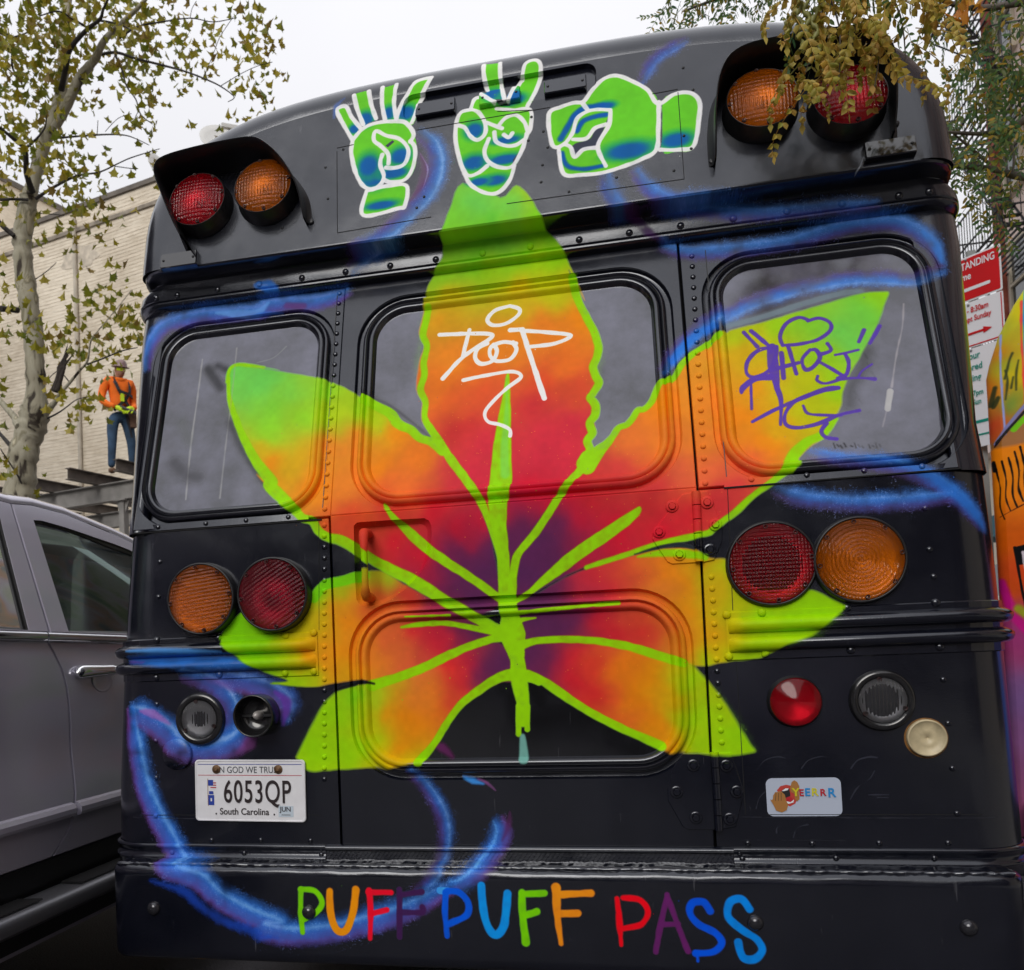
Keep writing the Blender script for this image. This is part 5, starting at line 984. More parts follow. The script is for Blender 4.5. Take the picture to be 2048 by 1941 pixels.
# drip rail, flange and cove under the roof cap
def strip(name, pts, x_end=1.0, smooth=True, parent=None):
    rows = []
    for (y, z) in pts:
        r = []
        hl, hr_ = hw(max(z, 2.18), -1), hw(max(z, 2.18), 1)
        r.append(Vector((-hl, 7.2, z)))
        for k in range(8):
            a = math.radians(180 + 90 * k / 7); r.append(Vector((-(hl - .1) + .1 * math.cos(a), y + .1 + .1 * math.sin(a), z)))
        for k in range(8):
            a = math.radians(270 + 90 * k / 7); r.append(Vector((hr_ - .1 + .1 * math.cos(a), y + .1 + .1 * math.sin(a), z)))
        r.append(Vector((hr_, 7.2, z))); rows.append(r)
    o = MB().grid(rows, smooth=smooth).build(name, PAINT, parent or bus); return smooth_by_angle(o, 28)
strip('drip_rail', [(.224, 2.172), (.212, 2.176), (.203, 2.181), (.199, 2.186), (.199, 2.190), (.206, 2.1935), (.209, 2.197)])
strip('rail_flange', [(.208, 2.192), (.2035, 2.195), (.2015, 2.198), (.2000, 2.2205), (.1995, 2.243)])
strip('cap_cove', [(.1995, 2.2425), (.1965, 2.2440), (.184, 2.2452), (.160, 2.2470), (.142, 2.2485), (.134, 2.2505), (.1305, 2.2550), (.1310, 2.2585)])
FL = Pl(.2035, 2.195, -.004, .048)
for x in [-1.013, -.946] + [-.821 + .1275 * k for k in range(15)] + [1.031]: rivet(FL, x, 2.2075, .0005, True)

# roof cap: leaning face, recess for the marker plates, rolled edge, roof
def top(x):
    a = abs(x - .0) / 1.10
    return 2.30 + .48 * (max(0, 1 - a ** 3.6)) ** .36 - .03 * a * a * 0
OUT = []
nn = 48
for i in range(nn + 1):
    th = math.pi * (1 - i / nn); cx = math.cos(th)
    x = 1.10 * math.copysign(abs(cx) ** .72, cx); OUT.append((x, top(x)))
OUT = [(-1.10, 2.25)] + OUT + [(1.10, 2.25)]
OUT = [(x * (1.088 / 1.10) if x > 0 else x * (1.052 / 1.10), z) for x, z in OUT]
RR_ = .085
def inset_pts(pts, d):
    o = []
    for i, p in enumerate(pts):
        a = Vector(pts[max(0, i - 1)]); b = Vector(pts[min(len(pts) - 1, i + 1)]); e = b - a; n = Vector((e.y, -e.x)).normalized(); o.append((Vector(p) + n * d, -n))
    return o
INS = inset_pts(OUT, RR_)
face = [(p.x, max(2.2575, p.y)) for p, n in INS]
face[0] = (face[0][0], 2.2575); face[-1] = (face[-1][0], 2.2575)
rec = rr(.001, 2.643, .522, .088, .03, 6)
rec = [(x, z if z > 2.62 else max(z, 2.5995)) for x, z in rec]
outl = face
mb = MB(); loops = [outl, rec]
tri = tessellate_polygon([[Vector((x, z, 0)) for x, z in l] for l in loops]); flat = [q for l in loops for q in l]
mb.add([CAPP(x, z, 0) for x, z in flat], tri)
cap = mb.build('roof_cap', PAINT, bus)
mb = MB(); rows = []
for a in [k * 90 / 8 for k in range(9)]:
    s_, c_ = math.sin(math.radians(a)), 1 - math.cos(math.radians(a)); r = []
    for (p, n), f in zip(INS, face):
        base = CAPP(f[0], f[1], 0); r.append(base + Vector((n.x * RR_ * s_, RR_ * c_, n.y * RR_ * s_)))
    rows.append(r)
rows.append([Vector((p.x, 7.2, max(p.z, 2.2))) for p in rows[-1]])
MB().grid(rows, smooth=True).build('roof', PAINT, cap)
mb = MB()
def rdep(z): return -.002 - .013 * max(0, (z - 2.60) / .088)
rin = [(x + (.001 - x) * .012, z + (2.643 - z) * .04) for x, z in rec]
mb.grid([[CAPP(x, z, 0) for x, z in rec], [CAPP(x, z, -.002) for x, z in rec], [CAPP(x, z, rdep(z)) for x, z in rin]], closed=True, smooth=False)
mb.add([CAPP(x, z, rdep(z)) for x, z in rin], [tuple(range(len(rin)))])
mb.build('marker_recess', PAINT, cap)
RECP = Pl(CAPP(0, 2.60, -.002).y, 2.60, CAPP(0, 2.688, rdep(2.688)).y - CAPP(0, 2.60, -.002).y, 2.688 - 2.60)
SHINY0 = mat('gloss_black_plate', (.004, .004, .006), .08, spec=.9, coat=1.0, bump=.1, bscale=30)
# blanked-off marker lamps
def marker(P, x, z, w, h, rot=0, mt=None):
    o = MB(); cpt = rr(0, 0, w, h, .002, 2); M_ = P.M(x, z, 0) @ Matrix.Rotation(rot, 4, 'Y')
    o.grid([[M_ @ Vector((a, -d, b)) for a, b in rr(0, 0, w + e, h + e, .003, 2)] for d, e in ((0, 0), (.014, 0), (.017, -.004))], closed=True, smooth=False)
    f = [M_ @ Vector((a, -.017, b)) for a, b in rr(0, 0, w - .004, h - .004, .003, 2)]; o.add(f, [tuple(range(len(f)))])
    ob = o.build('marker_plate', mt or PAINT, cap)
    for s_ in (-1, 1):
        q = MB(); q.lathe([(.0035, .016), (.0035, .0185), (0, .019)], 8, M_ @ Matrix.Translation((s_ * (w / 2 - .010), 0, 0))); q.build('screw', RUBBER, ob)
marker(CAPP, -.900, 2.270, .110, .045, mt=SHINY0); marker(CAPP, .930, 2.290, .112, .045, mt=SHINY0)
for x in (-.168, .007, .181): marker(RECP, x, 2.622, .110, .046)
# panel lines on the fascia
LINE = mat('seam_line', (.004, .004, .005), .8)
def seam(P, a, b, w=.0018, h=.0008, name='panel_seam'):
    a = Vector(a); b = Vector(b); d = (b - a).normalized(); n = Vector((-d.y, d.x)) * w / 2
    mb = MB(); c = [a + n, b + n, b - n, a - n]; f0 = [P(q.x, q.y, h) for q in c]; f1 = [P(q.x, q.y, -.003) for q in c]
    mb.add(f0 + f1, [(0, 1, 2, 3), (0, 4, 5, 1), (1, 5, 6, 2), (2, 6, 7, 3), (3, 7, 4, 0)]); return mb.build(name, LINE, cap if P in (CAPP,) else bus)
for a, b in (((-.448, 2.545), (-.440, 2.290)), ((-.448, 2.556), (-.40, 2.558)), ((-.44, 2.290), (-.18, 2.296)), ((-.222, 2.570), (.139, 2.570)), ((0, 2.585), (.092, 2.571)), ((.40, 2.558), (.463, 2.559)), ((.463, 2.55), (.463, 2.297)), ((.463, 2.297), (.02, 2.302))): seam(CAPP, a, b)
for x, z in ((-.43, 2.548), (-.48, 2.50), (-.47, 2.40), (-.22, 2.33), (-.2, 2.36), (.12, 2.50), (.13, 2.45), (.115, 2.40), (.11, 2.35), (.30, 2.33), (.48, 2.62), (.5, 2.55), (.47, 2.42), (.485, 2.38), (.44, 2.325), (.18, 2.31), (-.6, 2.33), (.53, 2.36), (.09, 2.55), (.08, 2.48)):
    q = MB(); q.lathe([(.004, 0), (.0035, .0015), (0, .002)], 8, CAPP.M(x, z, 0)); q.build('screw', RUBBER, cap)
seam(LOW, (.504, 1.4935), (1.0, 1.497), .003, .0035); seam(LOW, (-1.0, 1.491), (-.47, 1.491), .003, .0035)
seam(LOW, (.560, .742), (1.0, .742), .0015); seam(LOW, (-1.0, .742), (-.5, .742), .0015)
seam(LOW, (.512, 1.49), (.510, 1.21), .0015); seam(LOW, (.512, 1.09), (.515, .742), .0015)
seam(LOW, (-.478, 1.49), (-.488, 1.21), .001)

# round lamps
def lens_mat(name, col, kind):
    m = bpy.data.materials.new(name); m.use_nodes = True; t = m.node_tree; N = t.nodes; L = t.links; b = N['Principled BSDF']
    b.inputs['Base Color'].default_value = (*col, 1); b.inputs['Transmission Weight'].default_value = .93; b.inputs['Roughness'].default_value = .09; b.inputs['IOR'].default_value = 1.36
    tc = N.new('ShaderNodeTexCoord')
    hs_ = []
    def wave(direction, scale, rot=0, typ='BANDS'):
        mp = N.new('ShaderNodeMapping'); mp.inputs['Rotation'].default_value = (0, rot, 0); L.new(tc.outputs['Object'], mp.inputs['Vector'])
        w = N.new('ShaderNodeTexWave'); w.wave_type = typ; w.inputs['Scale'].default_value = scale; w.inputs['Distortion'].default_value = 0
        if typ == 'BANDS': w.bands_direction = direction
        else: w.rings_direction = direction
        L.new(mp.outputs['Vector'], w.inputs['Vector']); return w.outputs['Fac']
    if kind == 'horizontal': a = wave('Z', 33, .12); c = wave('X', 52, .12); k = (1.6, .35)
    elif kind == 'diagonal': a = wave('Z', 31, .55); c = wave('X', 52, .55); k = (1.6, .3)
    elif kind == 'grid': a = wave('Z', 36); c = wave('X', 44); k = (1.1, .7)
    elif kind == 'ringed': a = wave('Y', 34, .0, 'RINGS'); c = wave('X', 46, .0); k = (1.4, .4)
    elif kind == 'flute': a = wave('X', 42); c = wave('Z', 30); k = (1, .0)
    elif kind == 'sealed': a = wave('X', 36); c = wave('Z', 28); k = (.7, .35)
    else: a = wave('X', 30); c = wave('Z', 30); k = (0, 0)
    m1 = N.new('ShaderNodeMath'); m1.operation = 'MULTIPLY'; m1.inputs[1].default_value = k[0]; L.new(a, m1.inputs[0])
    m2 = N.new('ShaderNodeMath'); m2.operation = 'MULTIPLY_ADD'; m2.inputs[1].default_value = k[1]; L.new(c, m2.inputs[0]); L.new(m1.outputs[0], m2.inputs[2])
    bp = N.new('ShaderNodeBump'); bp.inputs['Strength'].default_value = .7; bp.inputs['Distance'].default_value = .0060 if kind in ('horizontal', 'diagonal') else .0035; L.new(m2.outputs[0], bp.inputs['Height']); L.new(bp.outputs['Normal'], b.inputs['Normal'])
    return m
REFL = mat('lamp_reflector', (.46, .46, .46), .45, metal=.85)
BULB = mat('bulb_glass', (.8, .8, .82), .05, spec=1)
AMB, REDL, CLR = (1.0, .22, .004), (.75, .008, .022), (.36, .36, .39)
def lamp(P, x, z, R, h, col, kind, name, housing=None, rim=.006, dome=.012, screws=8, parent=None, rimmat=None, label=None, recess=0.0, base_r=None):
    root = bpy.data.objects.new(name, None); COL.objects.link(root); root.parent = parent or bus; root.matrix_local = P.M(x, z, 0)
    if label: root['label'] = label
    br = base_r or R + rim + .002
    mb = MB(); mb.lathe([(br, -.001), (br, .004), (R + rim, .010 if h > .02 else .006), (R + rim, h - .003), (R + rim - .002, h), (R + .0005, h + .001), (R + .0005, h - .012 if h > .02 else h - .006), (R - .004, -.0005)], 48)
    mb.build('lamp_housing', rimmat or RUBBER, root)
    lm = lens_mat('lens_' + kind, col, kind)
    pr = [(R, h - .001), (R * .97, h + dome * .18), (R * .88, h + dome * .42), (R * .70, h + dome * .70), (R * .45, h + dome * .9), (R * .2, h + dome * .98), (.0, h + dome)]
    if kind == 'cone': pr = [(R, h), (R * .99, h + dome * .2), (R * .9, h + dome * .32), (R * .55, h + dome * .66), (R * .3, h + dome * .86), (R * .12, h + dome * .98), (0, h + dome)]
    ob = MB().lathe(pr, 56).build('lens', lm, root)
    pr = [(R - .001, h - .002), (R * .9, h - .010), (R * .7, h - .022 if h > .03 else h - .012), (R * .4, h - .030 if h > .03 else h - .014), (0, h - .033 if h > .035 else h - .015)]
    MB().lathe(pr, 36).build('reflector', REFL, root)
    if h > .03:
        q = MB(); q.lathe([(.009, -.002), (.012, .004), (.010, .012), (.004, .016), (0, .0165)], 14, Matrix.Translation((0, -(h - .031), 0))); q.build('bulb', BULB, root)
    sc_ = None
    for k in range(screws):
        a = 2 * math.pi * k / screws + .12 + math.pi / 2; rr0 = R * .93
        M_ = Matrix.Translation((rr0 * math.cos(a), -(h + dome * .30), rr0 * math.sin(a)))
        if sc_ is None:
            q = MB(); q.lathe([(.0052, -.004), (.0052, .0012), (.0040, .0016), (.0028, -.002), (0, -.002)], 10); sc_ = q.build('lens_screw', mat('screw_hole', (.03, .008, .008), .5), root); sc_.matrix_local = M_
        else: inst(sc_, 'lens_screw', root, M_)
    return root
SHINY = mat('glossy_black_rim', (.012, .012, .013), .15, spec=.8)
lamp(LOW, -.7985, 1.3045, .0885, .030, (.95, .19, .004), 'horizontal', 'turn_signal', label='amber lamp with a slightly darker ridged lens')
lamp(LOW, -.600, 1.3055, .0895, .034, (.50, .012, .035), 'diagonal', 'brake_lamp', label='dull red lamp with slanting ridges')
lamp(LOW, .598, 1.312, .0915, .012, REDL, 'grid', 'brake_lamp', label='bright red lamp with fine grid ridges')
lamp(LOW, .782, 1.309, .0915, .016, AMB, 'ringed', 'turn_signal', label='bright amber lamp with ringed ridges')
lamp(LOW, -.820, .992, .049, .014, CLR, 'flute', 'reversing_lamp', rim=.018, dome=.010, screws=3, rimmat=SHINY)
lamp(LOW, .813, .9945, .050, .012, CLR, 'flute', 'reversing_lamp', rim=.016, dome=.010, screws=3, rimmat=SHINY)
lamp(LOW, .632, .997, .054, .016, REDL, 'cone', 'brake_lamp', rim=.003, dome=.022, screws=0, label='small red cone shaped lamp')
# open socket whose lens is missing
root = bpy.data.objects.new('open_lamp_socket', None); COL.objects.link(root); root.parent = bus; root.matrix_local = LOW.M(-.655, .9985, 0)
MB().lathe([(.055, -.001), (.054, .05), (.0525, .054), (.050, .054), (.049, .048), (.047, .02), (.040, .006), (.02, .002), (0, .002)], 44).build('lamp_housing', SHINY, root)
MB().lathe([(.012, .002), (.012, .018), (.010, .028), (.006, .036), (0, .038)], 20).build('bulb', mat('clear_bulb', (.5, .47, .45), .08, spec=1, metal=.3), root)
MB().box(-.047, .047, -.014, -.008, -.004, .002).build('bracket', RUBBER, root)
# painted-over round reflector, and the pale one
lamp_r = MB(); lamp_r.lathe([(.041, -.001), (.041, .010), (.038, .0125), (.02, .014), (0, .0145)], 40, LOW.M(-.888, .902, 0)); lamp_r.build('round_reflector', PAINT, bus)
CREAM = mat('faded_cream_plastic', (.50, .42, .26), .4, noise=.25, nscale=40, spec=.5)
rr_ = MB(); rr_.lathe([(.0405, -.001), (.0405, .009), (.0395, .0115), (.0365, .012), (.036, .0105), (.018, .0112), (.003, .0112), (.0025, .009), (0, .009)], 44, LOW.M(.898, .910, 0)); rr_.build('round_reflector', CREAM, bus)['label'] = 'cream round reflector'
RUST = mat('rust_stain', (.20, .09, .02), .8, noise=.6, nscale=60)
q = MB(); q.lathe([(.0445, .0004), (.044, .0012), (.040, .0012)], 40, LOW.M(.898, .909, 0)); q.build('rust_ring', RUST, bus)

# big warning lamps under their hoods
def warn(x, z, col, label):
    lamp(CAPP, x, z, .082, .050, col, 'sealed', 'warning_lamp', rim=.003, dome=.016, screws=8, parent=cap, label=label, base_r=.090)
warn(-.839, 2.425, REDL, 'red warning lamp beside the roof edge'); warn(-.644, 2.434, AMB, 'amber warning lamp with a bright reflection')
warn(.653, 2.452, AMB, 'amber warning lamp beside hanging leaves'); warn(.848, 2.421, REDL, 'red warning lamp behind hanging leaves')
HOOD = mat('black_hood_plastic', (.010, .010, .012), .38, spec=.5, bump=.1)
def hood(path, deps, inset, name='lamp_hood'):
    """arched visor: path of (x,z) on the cap, depth per point"""
    P_ = np.array(path, float); n = len(P_); tt = np.linspace(0, 1, n); ts = np.linspace(0, 1, 49)
    Q, _w = catmull(P_, np.ones(n)); idx = np.linspace(0, len(Q) - 1, 49).astype(int); Q = Q[idx]; D = np.interp(ts, tt, deps)
    c = Q.mean(0)
    def row(dd, off):
        r = []
        for i, q in enumerate(Q):
            a = Q[max(0, i - 1)]; b_ = Q[min(len(Q) - 1, i + 1)]; e = b_ - a; nn_ = np.array([e[1], -e[0]]) / (np.hypot(*e) + 1e-9)
            v = q + nn_ * off; r.append(CAPP(v[0], v[1], D[i] * dd))
        return r
    th = .004
    rows = [row(0, -.012), row(.02 / .15, -.003), row(.3, 0), row(.7, 0), row(1, 0), row(1.02, th * .5), row(1, th), row(.6, th), row(.2, th), row(-.05, th)]
    o = MB().grid(rows, smooth=True).build(name, HOOD, cap); return smooth_by_angle(o, 50)
hood([(-0.874, 2.305), (-0.897, 2.355), (-0.918, 2.41), (-0.942, 2.475), (-0.938, 2.51), (-0.902, 2.528), (-0.812, 2.538), (-0.712, 2.541), (-0.652, 2.537), (-0.617, 2.517), (-0.579, 2.478), (-0.545, 2.425), (-0.53, 2.38), (-0.526, 2.33)], [.07, .09, .105, .112, .115, .115, .115, .115, .115, .112, .105, .09, .065, .03], 0)
hood([(0.535, 2.32), (0.535, 2.37), (0.538, 2.42), (0.55, 2.485), (0.577, 2.532), (0.625, 2.554), (0.705, 2.558), (0.805, 2.556), (0.875, 2.547), (0.92, 2.52), (0.941, 2.48), (0.945, 2.42), (0.943, 2.36), (0.94, 2.32)], [.03, .08, .10, .112, .115, .115, .115, .115, .115, .11, .10, .08, .06, .03], 0)
for x, z in ((.532, 2.333), (.952, 2.36), (-.516, 2.335)):
    q = MB(); q.lathe([(.008, 0), (.008, .004), (.006, .006), (0, .006)], 12, CAPP.M(x, z, 0)); q.build('screw', RUBBER, cap)

# licence plate
lp = bpy.data.objects.new('license_plate', None); COL.objects.link(lp); lp.parent = bus; lp.matrix_local = LOW.M(-.688, .8055, .006) @ Matrix.Rotation(math.radians(.8), 4, 'Y')
PW, PH = .302, .158
WHITE = mat('white_enamel', (.72, .72, .75), .3, spec=.5, noise=.06, nscale=30)
mb = MB(); lo = rr(0, 0, PW, PH, .010, 5)
mb.grid([[Vector((x, -d, z)) for x, z in rr(0, 0, PW - e, PH - e, .010, 5)] for d, e in ((-.002, 0), (.0015, 0), (.003, .002), (.003, .007), (.0018, .010))], closed=True, smooth=False)
f = [Vector((x, -.0018, z)) for x, z in rr(0, 0, PW - .010, PH - .010, .008, 5)]; mb.add(f, [tuple(range(len(f)))]); mb.build('plate_body', WHITE, lp)
INK = mat('dark_ink', (.02, .012, .014), .5); INKB = mat('blue_ink', (.02, .05, .32), .5); INKR = mat('red_ink', (.45, .02, .05), .5); INKG = mat('grey_ink', (.07, .075, .09), .5)
def TM(x, z, y=-.0028): return Matrix.Translation((x, y, z)) @ Matrix.Rotation(math.pi / 2, 4, 'X')
def bar(x0, x1, z0, z1, m, name='printed_line', y=-.0024): return MB().add([(x0, y, z0), (x1, y, z0), (x1, y, z1), (x0, y, z1)], [(0, 1, 2, 3)]).build(name, m, lp)
bar(-.142, .142, .0665, .0680, INKB); bar(-.142, .142, .0385, .0400, INKR)
text('IN GOD WE TRUST', .0235, INKG, lp, TM(-.088, .0455), 'motto_text', sx=.86)
text('6053QP', .082, INK, lp, TM(-.072, -.0300, -.0034), 'plate_number', sx=.63, extrude=.0012, bold=.0003, spacing=1.10)
text('South Carolina', .0235, INK, lp, TM(-.083, -.0615), 'state_name', sx=.95, bold=.0004)
for x in (-.093, .066): MB().lathe([(.0024, .0026), (0, .0027)], 10, Matrix.Translation((x, 0, -.060))).build('printed_dot', INK, lp)
bar(.078, .118, -.066, -.038, mat('pale_decal', (.5, .58, .66), .4), 'month_decal', -.0023); text('JUN', .017, INK, lp, TM(.082, -.052), 'month_text', bold=.0003)
bar(.086, .11, -.0615, -.0600, INK, y=-.0027)
bar(-.116, -.1145, -.040, .030, mat('brown_ink', (.25, .12, .04), .5), y=-.0024)
for i in range(7): bar(-.108, -.095 + (i % 2) * .003, .004 + i * .0030 - .001, .0055 + i * .0030, INKR if i % 2 else WHITE)
bar(-.114, -.100, .012, .027, INKB, y=-.0026); bar(-.114, -.098, -.038, -.012, INKB, y=-.0026); bar(-.108, -.104, -.028, -.02, WHITE, y=-.0029); bar(-.112, -.100, -.010, -.002, INKB, y=-.0026)
RUSTY = mat('rusty_bolt', (.16, .09, .045), .55, metal=.5, noise=.5, nscale=200)
for x in (-.0905, .0795): MB().lathe([(.0115, .002), (.0115, .0035), (.0095, .0045), (.007, .0045), (.006, .0075), (.003, .008), (0, .007)], 16, Matrix.Translation((x, 0, .0545))).build('plate_bolt', RUSTY, lp)

# sticker
stk = bpy.data.objects.new('white_sticker', None); COL.objects.link(stk); stk.parent = bus; stk.matrix_local = LOW.M(.641, .7815, .0006) @ Matrix.Rotation(math.radians(-.3), 4, 'Y')
f = [Vector((x, 0, z)) for x, z in rr(0, 0, .158, .086, .014, 6)]; f2 = [v + Vector((0, .0006, 0)) for v in f]
mb = MB(); mb.add(f, [tuple(range(len(f)))]); mb.grid([f, f2], closed=True, smooth=False); mb.build('sticker_sheet', mat('sticker_white', (.42, .47, .58), .35), stk)
def spoly(pts, m, y, name='printed_shape'): return MB().add([(x / 1000, y, z / 1000) for x, z in pts], [tuple(range(len(pts)))]).build(name, m, stk)
SKIN_ = mat('print_tan', (.34, .15, .035), .5); SRED = mat('print_red', (.45, .04, .03), .5); SBLK = mat('print_black', (.01, .01, .012), .5); SWH = mat('print_white', (.7, .72, .75), .5); SYE = mat('print_yellow', (.55, .5, .01), .5); SBL = mat('print_blue', (.01, .22, .55), .5); SDR = mat('print_crimson', (.42, .01, .02), .5)
spoly([(-56, 16), (-48, 25), (-36, 28), (-26, 26), (-18, 14), (-14, 0), (-18, -14), (-30, -21), (-42, -14), (-50, 0)], SRED, -.0004)
spoly([(-48, 12), (-40, 20), (-30, 19), (-28, 6), (-30, -4), (-38, -2), (-46, 4)], SBLK, -.0008)
spoly([(-46, 14), (-38, 20), (-31, 20), (-33, 16), (-41, 14)], SWH, -.0012); spoly([(-40, -2), (-30, 2), (-23, -4), (-28, -12), (-38, -8)], SDR, -.0012); spoly([(-38, -9), (-28, -11), (-21, -5), (-23, -12), (-34, -15)], SWH, -.0014)
spoly([(-72, -4), (-69, -6), (-66, -4), (-65, 4), (-60, 12), (-56, 12), (-52, 14), (-47, 13), (-44, 10), (-40, 6), (-38, -6), (-34, -18), (-38, -29), (-48, -34), (-60, -30), (-66, -16)], SKIN_, -.0016)
for i in range(3): spoly([(-61 + i * 6, -8), (-60 + i * 6, -8), (-58 + i * 5.5, 10), (-59 + i * 5.5, 10)], SBLK, -.0018)
spoly([(-28, 20), (-24, 34), (-18, 38), (-12, 34), (-8, 24), (-10, 10), (-9, -4), (-15, -10), (-19, -4), (-20, 8), (-27, 12)], SKIN_, -.0010)
for i, (ch, m_, x, s_) in enumerate((('Y', SYE, -24, .025), ('E', SDR, -10, .021), ('E', SBL, 2, .024), ('R', SYE, 16, .024), ('R', SDR, 34, .021), ('R', SBL, 50, .028))): text(ch, s_, m_, stk, TM(x / 1000, .003 if i != 5 else .0, -.0020), 'sticker_letter', bold=.0006)

# body side hardware seen past the right edge, wheels, axle
for z in (1.46, 1.555): MB().lathe([(.03, 0), (.026, .02), (.012, .036), (0, .038)], 14, Matrix.Translation((HW, .6, z)) @ Matrix.Rotation(math.radians(90), 4, 'Z')).build('side_lamp', SHINY, bus)
TYRE = mat('tyre_rubber', (.015, .015, .015), .85, bump=.3)
for sgn in (-1, 1):
    for dx in (0, .26):
        w = MB(); w.lathe([(.2, -.10), (.36, -.11), (.40, -.08), (.41, 0), (.40, .08), (.36, .11), (.2, .10)], 40, Matrix.Translation((sgn * (.92 - dx), 2.3, .41)) @ Matrix.Rotation(math.pi / 2, 4, 'Z')); w.build('wheel', TYRE, bus)
MB().tube([(-.8, 2.3, .41), (-.2, 2.3, .41), (0, 2.3, .43), (.2, 2.3, .41), (.8, 2.3, .41)], [.06, .06, .17, .06, .06], 14).build('axle', RUBBER, bus)
MB().box(-1.0, 1.0, .12, 7.1, .72, .80).box(-.45, -.35, .1, 7, .36, .52).box(.35, .45, .1, 7, .36, .52).build('floor_frame', RUBBER, bus)
MB().tube([(.7, .05, .36), (.7, 3, .38)], .035, 12).build('exhaust_pipe', mat('exhaust', (.08, .07, .065), .6, metal=.6), bus)

# mural along the near side, met in the car's paint and glass
MUR = bpy.data.materials.new('side_mural'); MUR.use_nodes = True; t = MUR.node_tree; N = t.nodes; q = N['Principled BSDF']; q.inputs['Roughness'].default_value = .4
tc_ = N.new('ShaderNodeTexCoord'); mp0 = N.new('ShaderNodeMapping'); mp0.inputs['Scale'].default_value = (1, .55, 1.6); no = N.new('ShaderNodeTexNoise'); no.inputs['Scale'].default_value = 2.2; no.inputs['Detail'].default_value = 3; no.inputs['Distortion'].default_value = 1.2
t.links.new(tc_.outputs['Object'], mp0.inputs['Vector']); t.links.new(mp0.outputs['Vector'], no.inputs['Vector']); cr0 = N.new('ShaderNodeValToRGB'); cr0.color_ramp.interpolation = 'B_SPLINE'; e0 = cr0.color_ramp.elements; e0[0].position = .30; e0[0].color = (.02, .02, .03, 1); e0[1].position = .72; e0[1].color = (.55, .03, .06, 1)
for p_, c_ in ((.38, (0.013, 0.135, 0.054)), (.44, (0.158, 0.248, 0.023)), (.49, (0.315, 0.324, 0.333)), (.54, (0.248, 0.225, 0.297)), (.58, (0.36, 0.158, 0.009)), (.63, (0.054, 0.158, 0.203)), (.67, (.02, .02, .02))): x0_ = e0.new(p_); x0_.color = (*c_, 1)
t.links.new(no.outputs['Fac'], cr0.inputs['Fac']); t.links.new(cr0.outputs['Color'], q.inputs['Base Color'])
MB().add([(-1.124, .40, .66), (-1.124, 7.1, .66), (-1.108, 7.1, 2.05), (-1.108, .52, 2.05)], [(0, 1, 2, 3)]).build('side_mural', MUR, bus)

